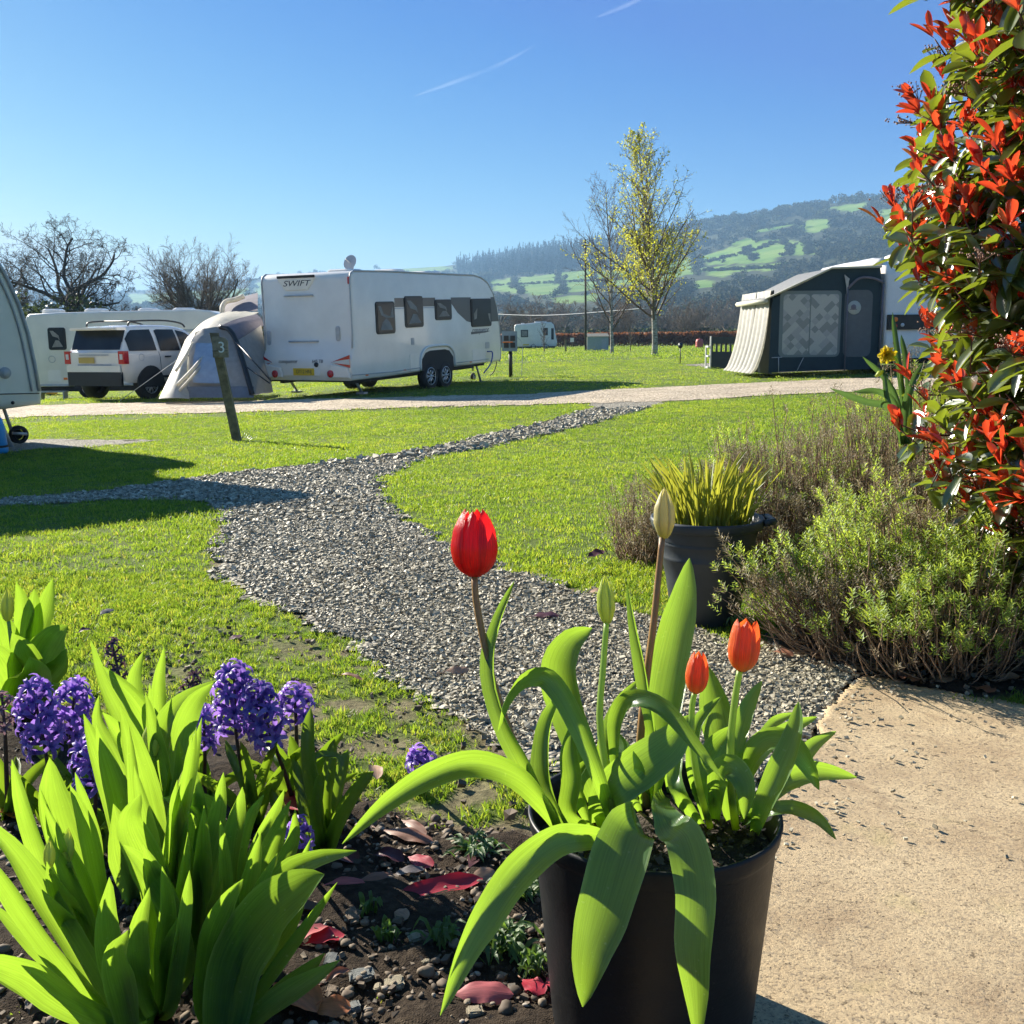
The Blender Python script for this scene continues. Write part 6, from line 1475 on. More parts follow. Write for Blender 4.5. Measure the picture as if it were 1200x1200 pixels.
def bloom(root, cpx, hpx_, wpx, d, mat, openness=.0, tilt=(0, 0), closed=False, name='petal'):
    "six overlapping petals round a goblet; the flower base sits at the lower end"
    s = d / 1200; Hh = hpx_ * s; Rr = wpx * s / 2
    b0 = P(cpx[0] + tilt[0], cpx[1] + hpx_ / 2, d); t0 = P(cpx[0] - tilt[0], cpx[1] - hpx_ / 2, d)
    ax = t0 - b0; ax /= np.linalg.norm(ax); e1 = np.cross(ax, [0, 1, 0]); e1 /= np.linalg.norm(e1); e2 = np.cross(ax, e1)
    for i in range(6):
        inner = i % 2; a0 = i * math.pi / 3 + .35; mb = MB(); n, m = 14, 9
        A1 = np.zeros((n, m, 3)); L = np.zeros((n, m, 3)); rnd = random.random()
        for j, t in enumerate(np.linspace(0, 1, n)):
            if closed: r = np.interp(t, [0, .08, .3, .6, .85, 1], [.28, .6, .95, .9, .45, .06]) * Rr
            else: r = np.interp(t, [0, .06, .2, .42, .7, .9, 1], [.22, .55, .88, 1.0, .88 + openness * .1, .62 + openness * .5, .42 + openness * .7]) * Rr
            r *= .93 if inner else 1.0
            hw = np.interp(t, [0, .1, .35, .65, .85, .96, 1], [.55, .62, .68, .68, .60, .36, .05]) * (1.0 if not closed else .95)
            for k, sgm in enumerate(np.linspace(-1, 1, m)):
                a = a0 + sgm * hw; rr = r * (1 - .05 * sgm ** 2 + .035 * (1 - abs(sgm)) * math.sin(t * 3))
                hz_ = Hh * (t * (1.0 if not inner else .97) - .02 * sgm ** 2 * t)
                A1[j, k] = b0 + ax * hz_ + (e1 * math.cos(a) + e2 * math.sin(a)) * rr; L[j, k] = ((sgm + 1) / 2, t, rnd)
        mb.grid(A1, 0, True, L.reshape(-1, 3)); mb.build(name, mat, root, world=True)
    if not closed:
        mb = MB(); mb.tube([b0, b0 + ax * Hh * .45], [Rr * .18, Rr * .14], 8, rnd=.5); mb.build('pistil', m_gbud, root, world=True)
        for i in range(6):
            a = i * 1.047; q0 = b0 + (e1 * math.cos(a) + e2 * math.sin(a)) * Rr * .2; mb = MB(); mb.tube([q0, q0 + ax * Hh * .4 + (e1 * math.cos(a) + e2 * math.sin(a)) * Rr * .12], [Rr * .04, Rr * .08], 5); mb.build('stamen', m_black, root, world=True)
    return b0
def lf_(root, pts, wpx, tw=0.0, cup=.22, wav=.05, prof='tulip', mat=None, n=18, m=8, rnd=None, name='leaf', facing=None):
    name_w = root['category'] == 'tulip'
    "pts: (u,v,depth)"
    W = [P(*p_) for p_ in pts]; d = np.mean([p_[2] for p_ in pts]); mb = MB()
    leaf(mb, W, wpx * (.80 if name_w else 1) * d / 1200, n, m, prof, cup, tw, facing, rnd, wav); return mb.build(name, mat or m_tleaf, root, world=True)
def stem_(root, pts, r0, r1, mat, n=14):
    mb = MB(); W = catmull([P(*p_) for p_ in pts], n); mb.tube(W, np.linspace(r0, r1, n), 8, rnd=random.random()); return mb.build('stem', mat, root, world=True)

PD = 1.383; PC = P(766, 948, PD); RIMZ = PC[2]; PR = .170
m_potb, nt = new_mat('scuffed_black_plastic'); b = NB(nt)
n = b.noise(7, 6, b.obj(), .7); sc_ = b.noise(90, 4, b.obj(), .7)
mp = b.n('ShaderNodeMapping', {'Vector': b.obj(), 'Scale': (6, 6, 60)}); st = b.noise(3, 3, mp.outputs[0])
c = b.ramp(n, [(0.35, (0.007, 0.008, 0.010)), (0.6, (0.012, 0.013, 0.015)), (0.8, (0.032, 0.030, 0.027))])
c = b.mix(b.ramp(sc_, [(0.66, (0, 0, 0)), (0.74, (.35, .35, .35))]), c, (0.12, 0.11, 0.095))
pr = b.n('ShaderNodeBsdfPrincipled', {'Base Color': c, 'Roughness': b.ramp(n, [(0.3, (.42, .42, .42)), (0.7, (.62, .62, .62))]), 'Specular IOR Level': .3})
bp = b.n('ShaderNodeBump', {'Strength': 0.12, 'Distance': 0.004, 'Height': b.math('ADD', sc_, st)}); nt.links.new(bp.outputs[0], pr.inputs['Normal'])
b.out(pr.outputs[0])
m_psoil = simple('potting_compost', (0.035, 0.024, 0.016), .95, noise=.5, nscale=60, bump=1.0, bscale=150)
zb = .013
pot = thing('plant_pot', 'black plastic tub holding the red and orange tulips', 'plant pot', (float(PC[0]), float(PC[1]), zb))
hz_ = RIMZ - zb
mb = MB(); r1 = PR
mb.lathe([(.001, .0), (r1 * .80, .0), (r1 * .81, .006), (r1 * .955, hz_ - .030), (r1 * .965, hz_ - .026), (r1 * .985, hz_ - .020), (r1 * .99, hz_ - .012), (r1 * 1.0, hz_ - .004), (r1 * .995, hz_ + .001), (r1 * .97, hz_), (r1 * .955, hz_ - .006), (r1 * .93, hz_ - .03), (r1 * .90, hz_ - .07)], 72); mb.build('tub', m_potb, pot)
mb = MB(); nA = 60
A1 = []
for r_ in np.linspace(0.001, r1 * .915, 22):
    t = np.linspace(0, 2 * np.pi, nA + 1); x, y = r_ * np.cos(t), r_ * np.sin(t); A1.append(np.stack([x, y, hz_ - .048 + (vnoise(x + 5, y + 5, 60, 3) - .5) * .014 + (vnoise(x + 5, y + 5, 22, 4) - .5) * .02], -1))
mb.grid(np.array(A1)); mb.build('compost', m_psoil, pot)
rngp = np.random.default_rng(9)
a = rngp.uniform(0, 6.28, 500); r_ = r1 * .88 * np.sqrt(rngp.uniform(0, 1, 500))
stones('grit', np.stack([PC[0] + r_ * np.cos(a), PC[1] + r_ * np.sin(a), np.full(500, RIMZ - .046)], -1), .006, m_pebble, .8, 60, pot)['kind'] = 'stuff'
SOILZ = RIMZ - .045
def soilp(u, v, d=None):
    "point on the compost seen at pixel u,v"
    q = P(u, v, 1.0) - CO; t = (SOILZ - CO[2]) / q[2]; return CO + q * t
def sp(u, v):
    q = soilp(u, v); return (u, v, float(proj(q)[2]))
def plant(name, label, u, v, cat='tulip', group=None):
    q = soilp(u, v); return thing(name, label, cat, q, group=group)
# red tulip
tr_ = plant('tulip', 'tall red tulip leaning out over the left rim of the black tub', 650, 968)
stem_(tr_, [sp(652, 972), (632, 935, 1.37), (606, 880, 1.36), (582, 815, 1.36), (567, 752, 1.36), (558, 705, 1.36), (556, 675, 1.36)], .0062, .0042, m_rstem)
bloom(tr_, (556.5, 636), 80, 57, 1.36, m_redp_, .0)
lf_(tr_, [sp(650, 972), (618, 905, 1.35), (592, 850, 1.34), (577, 785, 1.35), (585, 730, 1.36), (603, 681, 1.38)], 34, (0, .3, .9, 1.0, .5), .35, .05)
lf_(tr_, [sp(660, 978), (640, 942, 1.32), (606, 908, 1.28), (556, 893, 1.25), (505, 908, 1.22), (452, 942, 1.19), (401, 989, 1.16)], 44, (.9, .6, .2, .1, 0, 0), .40, .06, m=12, n=26)
lf_(tr_, [sp(664, 975), (652, 945, 1.36), (640, 900, 1.37), (643, 850, 1.39), (655, 815, 1.41)], 40, (.6, .9, .8, .5), .35, .05)
lf_(tr_, [sp(656, 974), (662, 930, 1.40), (664, 880, 1.42), (658, 830, 1.44), (648, 800, 1.45)], 26, (-.5, -.9, -.8), .3, .05)
# green bud tulip
tg = plant('tulip', 'tulip with a slim closed yellow green bud in the black tub', 722, 985)
stem_(tg, [sp(722, 985), (716, 930, 1.30), (703, 850, 1.31), (707, 780, 1.33), (711, 726, 1.34)], .0055, .0036, m_stem)
bloom(tg, (710, 702), 58, 23, 1.34, m_gbud, closed=True, name='bud_scale', tilt=(1.5, 0))
lf_(tg, [sp(724, 984), (705, 920, 1.28), (682, 862, 1.27), (658, 815, 1.28), (638, 792, 1.30), (612, 796, 1.31), (592, 822, 1.32), (583, 858, 1.33)], 34, (.2, .1, .0, .4, .9, 1.0), .28, .05, n=24)
lf_(tg, [sp(712, 975), (690, 900, 1.40), (664, 830, 1.42), (655, 785, 1.42), (668, 752, 1.42), (694, 736, 1.43)], 58, (0, .2, .1, -.2), .2, .05)
lf_(tg, [sp(720, 960), (722, 890, 1.30), (724, 842, 1.28), (742, 820, 1.25), (778, 832, 1.22), (815, 875, 1.20), (848, 915, 1.19)], 30, (.9, .7, .3, .3, .6), .25, .05, n=22)
lf_(tg, [sp(716, 985), (690, 980, 1.20), (652, 985, 1.16), (610, 1018, 1.12), (573, 1070, 1.09), (543, 1122, 1.07), (516, 1190, 1.05)], 54, (.3, .2, .1, 0, .2, .4), .3, .06, m=12, n=26, rnd=.9)
lf_(tg, [sp(705, 950), (708, 880, 1.42), (724, 830, 1.44), (750, 795, 1.46)], 24, (.3, .3), .2, .03)
lf_(tg, [sp(690, 965), (682, 940, 1.38), (676, 912, 1.37), (695, 886, 1.36)], 24, .5, .3, .03)
lf_(tg, [sp(700, 975), (668, 955, 1.36), (672, 915, 1.36), (668, 880, 1.37), (672, 845, 1.38)], 34, (.3, .3), .3, .05)
# tall bud tulip
tt = plant('tulip', 'tallest tulip with a creamy closed bud on a reddish stem in the black tub', 762, 945)
stem_(tt, [sp(758, 945), (750, 880, 1.44), (757, 800, 1.44), (766, 730, 1.44), (772, 670, 1.44), (776, 630, 1.44)], .0062, .0042, m_rstem)
bloom(tt, (778.5, 601), 60, 27, 1.44, m_cbud, closed=True, name='bud_scale')
lf_(tt, [sp(758, 945), (768, 890, 1.45), (776, 820, 1.45), (790, 750, 1.46), (801, 700, 1.47), (808, 654, 1.48)], 58, (.0, .1, .0, -.1), .16, .04, m=12, n=22, rnd=.95)
lf_(tt, [sp(764, 945), (768, 870, 1.42), (758, 800, 1.43), (746, 740, 1.44), (735, 684, 1.46)], 26, (.8, .9, .9), .4, .04)
lf_(tt, [sp(700, 965), (712, 930, 1.30), (748, 900, 1.30), (785, 872, 1.32), (808, 838, 1.35)], 66, (-.3, -.1, .1, .0), .18, .05, m=12, rnd=.8)
lf_(tt, [sp(738, 968), (745, 965, 1.22), (738, 972, 1.19), (724, 1010, 1.15), (706, 1072, 1.13), (691, 1125, 1.12), (683, 1180, 1.12)], 84, (.1, .05, 0, 0, 0), .12, .03, m=14, n=26, rnd=.4)
lf_(tt, [sp(786, 930), (784, 880, 1.44), (790, 835, 1.46), (806, 788, 1.49)], 26, (.2, .3), .2, .03, rnd=.95)
lf_(tt, [sp(758, 940), (742, 900, 1.4), (722, 868, 1.42), (700, 850, 1.45)], 30, (.3, .3), .2, .03)
lf_(tt, [sp(750, 950), (742, 930, 1.33), (750, 905, 1.30), (742, 880, 1.3)], 20, .3, .2, .02)
# orange tulips
ta = plant('tulip', 'smaller orange tulip, its bloom left of the other orange one', 832, 968)
stem_(ta, [sp(832, 968), (820, 925, 1.33), (811, 870, 1.32), (811, 830, 1.32), (814, 812, 1.32)], .0052, .0036, m_stem)
bloom(ta, (817, 788), 50, 28, 1.32, m_orp, .0, tilt=(-2, 0), closed=False)
lf_(ta, [sp(826, 960), (812, 905, 1.36), (815, 860, 1.35), (826, 836, 1.36), (847, 815, 1.37)], 20, (.3, .4), .3, .04)
lf_(ta, [sp(778, 930), (776, 945, 1.25), (786, 968, 1.20), (803, 986, 1.16), (815, 1045, 1.13), (812, 1110, 1.12), (816, 1165, 1.12), (818, 1225, 1.13)], 60, (.7, .5, .1, 0, 0, 0), .14, .03, m=12, n=30, rnd=.6)
lf_(ta, [sp(838, 960), (842, 915, 1.32), (856, 900, 1.29), (872, 922, 1.27), (872, 960, 1.27)], 40, (.2, .2), .25, .05)
lf_(ta, [sp(836, 955), (826, 920, 1.38), (838, 880, 1.4), (862, 850, 1.42)], 44, (.1, 0), .2, .04)
lf_(ta, [sp(822, 965), (800, 935, 1.34), (792, 905, 1.36), (800, 875, 1.38)], 26, (.3, .3), .3, .04)
tb_ = plant('tulip', 'larger orange tulip at the right of the black tub', 862, 970)
stem_(tb_, [sp(862, 970), (856, 915, 1.34), (857, 860, 1.33), (862, 815, 1.33), (867, 785, 1.33)], .0056, .0040, m_stem)
bloom(tb_, (872, 756), 62, 38, 1.33, m_orp, .35, tilt=(-3, 0))
for pts, w, tw, rn in (
    ([sp(858, 960), (850, 900, 1.42), (842, 850, 1.44), (835, 815, 1.45), (829, 780, 1.46)], 52, (.1, 0, .1), .3),
    ([sp(860, 955), (862, 895, 1.36), (870, 850, 1.37), (880, 822, 1.38), (893, 798, 1.39)], 28, (.3, .2), .7),
    ([sp(866, 950), (880, 900, 1.40), (905, 868, 1.45), (930, 852, 1.48), (958, 840, 1.50)], 26, (.2, .1), .6),
    ([sp(866, 955), (876, 895, 1.36), (898, 868, 1.35), (925, 872, 1.34), (946, 898, 1.33), (960, 926, 1.33)], 36, (.4, .2, 0), .5),
    ([sp(885, 975), (893, 950, 1.26), (908, 918, 1.24), (925, 880, 1.24), (934, 850, 1.25), (936, 822, 1.26)], 38, (.2, .4, .5), .4),
    ([sp(872, 965), (895, 935, 1.32), (925, 912, 1.34), (960, 904, 1.36), (1004, 911, 1.38)], 36, (.0, .0, .1), .6),
    ([sp(870, 955), (905, 925, 1.42), (935, 895, 1.45), (955, 872, 1.47), (980, 857, 1.48)], 26, (.2, .1), .8),
    ([sp(870, 965), (900, 950, 1.30), (930, 948, 1.30), (958, 960, 1.28), (980, 984, 1.27)], 24, (.3, .3, .2), .5),
    ([sp(860, 955), (880, 895, 1.45), (905, 850, 1.50), (932, 835, 1.53)], 20, (.2, .2), .5)):
    lf_(tb_, pts, w, tw, .25, .05, rnd=rn, n=22)

# ------------------------------------------------------------------ tulip clump in the bed (leaves and green buds)
def gp_(u, v):
    q = G(u, v); return q, float(proj(q)[2])
def bedplant(name, label, u, v, cat='tulip plant', group=None):
    q = G(u, v); return thing(name, label, cat, q, group=group)
GRP = 'budding tulips crowded in the front flower bed'
# each: label, base pixel, leaves (tip-first pixel lists, width), buds
CL = [
 ('tulip plant with the broadest leaf, front right of the bed clump', (262, 1235), [([(380, 1025), (352, 1042), (312, 1072), (275, 1130), (262, 1205)], 96, 1.16), ([(418, 997), (372, 1006), (330, 1030), (288, 1090), (270, 1160)], 42, 1.24), ([(285, 1030), (262, 1058), (243, 1105), (238, 1180)], 46, 1.20), ([(325, 1000), (300, 1050), (282, 1110), (262, 1190)], 34, 1.26)], []),
 ('tulip plant sprawling over the lower left corner of the bed', (140, 1225), [([(-40, 1122), (0, 1128), (38, 1142), (80, 1172), (130, 1200)], 58, 1.18), ([(-30, 950), (15, 1000), (52, 1058), (92, 1122), (132, 1190)], 48, 1.26), ([(150, 1090), (138, 1120), (150, 1170), (160, 1230)], 56, 1.14), ([(-30, 985), (10, 1040), (60, 1110), (115, 1180)], 40, 1.20)], []),
 ('tulip plant with a plump green bud at the middle of the clump', (222, 1150), [([(225, 863), (222, 905), (230, 955), (226, 1020), (222, 1100)], 36, 1.36), ([(262, 905), (256, 950), (242, 1010), (228, 1080)], 34, 1.34), ([(190, 935), (238, 950), (236, 1010), (226, 1080)], 62, 1.40), ([(220, 975), (215, 1030), (212, 1085), (218, 1140)], 26, 1.28)], [((217, 921), 44, 19, 1.36, (218, 1010))]),
 ('tulip plant with tall lit leaves at the top of the clump', (190, 1130), [([(250, 800), (226, 822), (210, 862), (206, 920), (200, 985)], 48, 1.50), ([(255, 797), (210, 830), (190, 880), (188, 950)], 46, 1.56), ([(140, 828), (150, 880), (162, 930), (176, 1000), (186, 1070)], 66, 1.44), ([(170, 812), (180, 860), (194, 905), (204, 965)], 32, 1.48), ([(210, 868), (214, 910), (206, 960), (200, 1010)], 36, 1.5)], [((178, 865), 46, 23, 1.52, (186, 960))]),
 ('tulip plant with upright narrow leaves at the back of the clump', (160, 1060), [([(106, 750), (118, 800), (140, 850), (158, 910), (165, 970)], 38, 1.66), ([(120, 780), (160, 820), (182, 862), (186, 930)], 50, 1.62), ([(168, 763), (158, 800), (166, 850), (176, 910)], 32, 1.68), ([(192, 758), (186, 800), (190, 862), (188, 940)], 28, 1.66), ([(116, 815), (118, 850), (140, 890), (158, 950)], 30, 1.7), ([(120, 835), (135, 860), (150, 880), (168, 920)], 44, 1.62)], []),
 ('tulip plant with narrow pointed leaves on the left side of the clump', (110, 1150), [([(14, 890), (30, 950), (52, 1012), (88, 1090)], 36, 1.34), ([(58, 888), (62, 930), (78, 985), (108, 1060)], 62, 1.40), ([(52, 940), (70, 985), (95, 1040), (110, 1100)], 28, 1.30), ([(82, 920), (96, 960), (108, 1010), (118, 1080)], 34, 1.36), ([(55, 978), (75, 1025), (100, 1080), (112, 1130)], 30, 1.28), ([(88, 905), (98, 940), (110, 985), (115, 1040)], 22, 1.40)], [((58, 1000), 36, 14, 1.28, (75, 1060)), ((80, 990), 40, 15, 1.34, (95, 1060))]),
 ('tulip plant with a cluster of bright upright leaves on the right of the clump', (282, 1160), [([(284, 922), (278, 960), (272, 1010), (270, 1080)], 38, 1.36), ([(310, 930), (292, 965), (280, 1015), (275, 1080)], 32, 1.42), ([(341, 938), (328, 972), (308, 1012), (290, 1080)], 38, 1.38), ([(333, 925), (318, 960), (298, 1010), (284, 1070)], 30, 1.46), ([(302, 975), (296, 1010), (290, 1060), (284, 1110)], 26, 1.30), ([(258, 962), (262, 1000), (266, 1050), (272, 1110)], 24, 1.3), ([(346, 948), (344, 985), (322, 1030), (298, 1090)], 30, 1.42)], []),
 ('tulip plant with a blunt folded leaf in front of the clump', (185, 1190), [([(175, 1040), (163, 1088), (168, 1140), (176, 1180)], 40, 1.20), ([(128, 1028), (124, 1080), (136, 1140), (160, 1200)], 46, 1.18), ([(145, 990), (176, 1022), (208, 1075), (218, 1140)], 44, 1.24), ([(165, 930), (150, 965), (168, 1010), (185, 1060)], 58, 1.30), ([(222, 1020), (214, 1070), (205, 1120), (198, 1180)], 34, 1.16), ([(190, 1015), (196, 1060), (192, 1110), (190, 1170)], 36, 1.22)], []),
]
for lab, (bu, bv), lv, buds in CL:
    q, dq = gp_(bu, bv); root = thing('tulip_plant', lab, 'tulip plant', q, group=GRP)
    for k, (pts, w, dt) in enumerate(lv):
        pts3 = [(p_[0], p_[1], np.interp(i, [0, len(pts)], [dt, dq])) for i, p_ in enumerate(pts)] + [(bu + random.uniform(-8, 8), bv, dq)]
        lf_(root, pts3[::-1], w * .74, (random.uniform(-.2, .3), random.uniform(-.8, .8), random.uniform(-.7, .7)), random.uniform(.2, .42), .06, n=20, m=8, rnd=random.random())
    tp = [l[0][0] for l in lv]
    for k in range(5):
        a_ = tp[k % len(tp)]; tu = a_[0] + random.uniform(-26, 26); tv = a_[1] + random.uniform(30, 130); dt = 1.30 + (bv < 1100) * .25 + random.uniform(-.08, .1)
        if tv > bv - 70: continue
        pts3 = [(bu + random.uniform(-10, 10), bv, dq), (bu + (tu - bu) * .45 + random.uniform(-8, 8), bv + (tv - bv) * .5, dq + (dt - dq) * .5), (tu, tv, dt)]
        lf_(root, pts3, random.uniform(20, 34), (random.uniform(-.6, .6), random.uniform(-.9, .9), random.uniform(-.6, .6)), random.uniform(.2, .4), .04, n=14, m=6, rnd=random.random())
    for (c_, h_, w_, dt, b2_) in buds:
        stem_(root, [(bu, bv, dq), (b2_[0], b2_[1], (dt + dq) / 2), (c_[0], c_[1] + h_ / 2, dt)], .0052, .004, m_stem)
        bloom(root, c_, h_, w_, dt, m_gbud, closed=True, name='bud_scale')
# second clump further back on the left
q, dq = gp_(28, 822); root = thing('tulip_plant', 'broad leaved tulip plant standing alone by the lawn at the upper left', 'tulip plant', q)
for pts, w, dt, t_ in (([(62, 678), (56, 705), (44, 745), (34, 790)], 26, 2.35, .2), ([(19, 682), (26, 705), (27, 750), (30, 790)], 20, 2.40, .2), ([(80, 733), (66, 745), (50, 770), (38, 805)], 46, 2.30, .0), ([(40, 690), (36, 720), (30, 760), (30, 800)], 34, 2.38, -.2), ([(-10, 700), (0, 730), (12, 765), (22, 800)], 36, 2.36, .0), ([(14, 742), (26, 762), (34, 790), (32, 815)], 44, 2.22, .1), ([(34, 770), (38, 785), (32, 805), (28, 820)], 56, 2.18, 0), ([(-20, 750), (-4, 770), (10, 795), (22, 818)], 50, 2.2, 0), ([(78, 760), (72, 780), (55, 800), (40, 818)], 30, 2.34, .4), ([(70, 800), (64, 806), (52, 812), (38, 822)], 26, 2.26, .2)):
    pts3 = [(p_[0], p_[1], np.interp(i, [0, len(pts)], [dt, dq])) for i, p_ in enumerate(pts)] + [(28, 822, dq)]
    lf_(root, pts3[::-1], w, t_, .25, .05)
stem_(root, [(28, 822, dq), (16, 770, 2.4), (10, 728, 2.36)], .005, .004, m_stem); bloom(root, (9, 708), 40, 16, 2.36, m_gbud, closed=True, name='bud_scale')

# ------------------------------------------------------------------ hyacinths
m_hya = leafmat('violet_florets', [(0, (0.08, 0.05, 0.26)), (0.5, (0.15, 0.10, 0.38)), (1, (0.30, 0.23, 0.56))], (0.40, 0.22, 0.75), .42, .4, .3, 8, edge=(.50, .42, .75))
m_hyaw = leafmat('withered_florets', [(0, (0.06, 0.04, 0.05)), (0.6, (0.11, 0.07, 0.11)), (1, (0.16, 0.10, 0.08))], (0.15, 0.08, 0.10), .25, .8, .2, 8)
m_hyap = leafmat('faded_pink_florets', [(0, (0.22, 0.13, 0.12)), (0.6, (0.25, 0.16, 0.24)), (1, (0.32, 0.22, 0.18))], (0.3, 0.18, 0.2), .3, .7, .2, 8)
m_hst = leafmat('dark_flower_stem', [(0, (0.05, 0.035, 0.035)), (1, (0.09, 0.06, 0.05))], (0.1, 0.06, 0.04), .15, .5, .1)
def florets(mb, a, e, R0, n, rng, size, droop=.0):
    ax = e - a; Ln = np.linalg.norm(ax); ax /= Ln; e1 = np.cross(ax, [0, 1, 0.1]); e1 /= np.linalg.norm(e1); e2 = np.cross(ax, e1)
    for i in range(n):
        t = (i + .5) / n; an = i * 2.399 + rng.normal(0, .2); rad = R0 * (math.sin(math.pi * (t * .82 + .12)) ** .6)
        o = (e1 * math.cos(an) + e2 * math.sin(an)); c0 = a + ax * Ln * t + o * R0 * .10; dirv = o + ax * (.25 + .7 * t - droop) ; dirv /= np.linalg.norm(dirv)
        c1 = c0 + dirv * rad * .62
        mb.tube([c0, (c0 + c1) / 2, c1], [size * .09, size * .17, size * .16], 5, rnd=rng.uniform(.0, .3))
        f1 = np.cross(dirv, ax + .01); f1 /= np.linalg.norm(f1); f2 = np.cross(dirv, f1); a0 = rng.uniform(0, 1)
        for k in range(6):
            b_ = a0 + k * math.pi / 3; o2 = f1 * math.cos(b_) + f2 * math.sin(b_); sz = size * rng.uniform(.85, 1.15)
            pts = [c1, c1 + dirv * sz * .30 + o2 * sz * .22, c1 + dirv * sz * .38 + o2 * sz * .62, c1 + dirv * sz * .12 + o2 * sz * .92]
            leaf(mb, pts, sz * .36, 6, 2, 'strap', .25, 0, dirv, rng.uniform(0, 1), 0)
def hyacinth(label, base_, dbase, head0, head1, dh, rpx, n, mat=None, leaves=5, seed=1, lw=15, spread=38, hl=.75, stem_mat=None, leafpts=None):
    rng = np.random.default_rng(seed); q, dq = gp_(*base_); root = thing('hyacinth', label, 'hyacinth', q)
    a = P(head1[0], head1[1], dh); e = P(head0[0], head0[1], dh)
    mb = MB(); florets(mb, a, e, rpx * dh / 1200 * .70, int(n * .62), rng, .027 * (1 if mat is None else .55)); mb.build('florets', mat or m_hya, root, world=True)
    mb = MB(); pts = catmull([q, (q * .5 + a * .5) + (0, 0, .01), a, e - (e - a) * .05], 14); mb.tube(pts, np.linspace(.0055, .0025, 14), 8, rnd=.5); mb.build('stem', stem_mat or m_hst, root, world=True)
    hgt = (base_[1] - head1[1])
    for k in range(leaves):
        du = (k - (leaves - 1) / 2) / max(1, leaves - 1) * 2 * spread + rng.normal(0, 5); hh = hgt * rng.uniform(.8, 1.35) * hl
        tip = (base_[0] + du * 1.5, base_[1] - hh, dq - rng.uniform(-.08, .18)); mid = (base_[0] + du * .55, base_[1] - hh * .55, dq - rng.uniform(-.03, .08))
        lf_(root, [(base_[0] + rng.normal(0, 3), base_[1], dq), mid, tip], lw * rng.uniform(.85, 1.25), (rng.uniform(-.6, .6), rng.uniform(-.6, .6)), .4, .02, 'strap', m_hleaf, 12, 4, rng.uniform())
    for pts, w in (leafpts or []):
        lf_(root, [(p_[0], p_[1], p_[2]) for p_ in pts], w, .2, .3, .02, 'strap', m_hleaf, 14, 5, rng.uniform())
    return root
hyacinth('violet hyacinth with the fullest head at the left of the bed', (62, 985), 2, (38, 806), (54, 884), 1.92, 36, 34, seed=1, leaves=6)
hyacinth('violet hyacinth behind and right of the fullest one', (95, 960), 2, (88, 806), (82, 868), 2.0, 30, 26, seed=2, leaves=4)
hyacinth('short violet hyacinth low between the tulip leaves on the left', (108, 1010), 2, (103, 876), (112, 930), 1.78, 28, 22, seed=3, leaves=4)
hyacinth('small violet hyacinth peeping beside the tallest tulip leaves', (138, 985), 2, (132, 862), (136, 892), 1.86, 17, 10, seed=4, leaves=3)
hyacinth('pinkish fading hyacinth at the left edge of the bed', (10, 960), 2, (2, 815), (6, 860), 1.98, 20, 20, m_hyap, seed=5, leaves=4)
hyacinth('withered brown hyacinth standing behind the tulip clump', (142, 905), 2, (131, 752), (143, 812), 2.15, 15, 26, m_hyaw, seed=6, leaves=2)
hyacinth('dark withered hyacinth between the two violet groups', (222, 925), 2, (230, 788), (212, 830), 2.1, 14, 22, m_hyaw, seed=7, leaves=3)
hyacinth('half faded violet hyacinth just left of the large middle one', (240, 945), 2, (238, 836), (240, 880), 2.02, 17, 14, seed=8, leaves=3)
hyacinth('violet hyacinth with the tall pointed head in the middle of the bed', (296, 975), 2, (274, 788), (277, 862), 1.92, 38, 34, seed=9, leaves=7, spread=44)
hyacinth('violet hyacinth leaning left on a long dark stem in the middle of the bed', (348, 955), 2, (300, 812), (322, 874), 1.88, 34, 30, seed=10, leaves=6)
hyacinth('small open violet hyacinth at the right of the middle group', (350, 950), 2, (345, 812), (347, 848), 1.94, 28, 16, seed=11, leaves=6)
hyacinth('low violet hyacinth at soil level in front of the middle group', (345, 1015), 2, (350, 970), (347, 1000), 1.74, 16, 10, seed=12, leaves=1, hl=1.5)
hyacinth('tiny violet hyacinth lying in the grass behind the long arching leaf', (494, 925), 2, (492, 885), (496, 905), 1.95, 17, 10, seed=13, leaves=1)
q, dq = gp_(378, 1005); root = thing('hyacinth', 'flowerless hyacinth with fanned green strap leaves beside the bare soil', 'hyacinth', q)
for pts, w, tw in (([(378, 1005, dq), (372, 950, dq - .06), (362, 880, dq - .08), (364, 830, dq - .06)], 20, .2), ([(380, 1005, dq), (382, 940, dq - .05), (388, 900, dq - .05), (392, 866, dq - .04)], 19, .3), ([(382, 1005, dq), (392, 950, dq - .04), (402, 905, dq - .02), (408, 878, dq)], 18, .4), ([(376, 1003, dq), (358, 950, dq), (350, 900, dq + .04), (340, 862, dq + .05)], 18, 0), ([(384, 1003, dq), (400, 960, dq - .08), (420, 925, dq - .1), (438, 904, dq - .1)], 20, .3), ([(378, 1003, dq), (370, 960, dq - .1), (374, 920, dq - .14), (378, 905, dq - .15)], 15, 0), ([(372, 1003, dq), (350, 980, dq - .05), (330, 955, dq - .05), (318, 925, dq)], 17, .2), ([(380, 1005, dq), (376, 930, dq - .1), (370, 890, dq - .12), (394, 888, dq - .12), (400, 900, dq - .14)], 12, .8)):
    lf_(root, pts, w, tw, .35, .02, 'strap', m_hleaf, 16, 5)

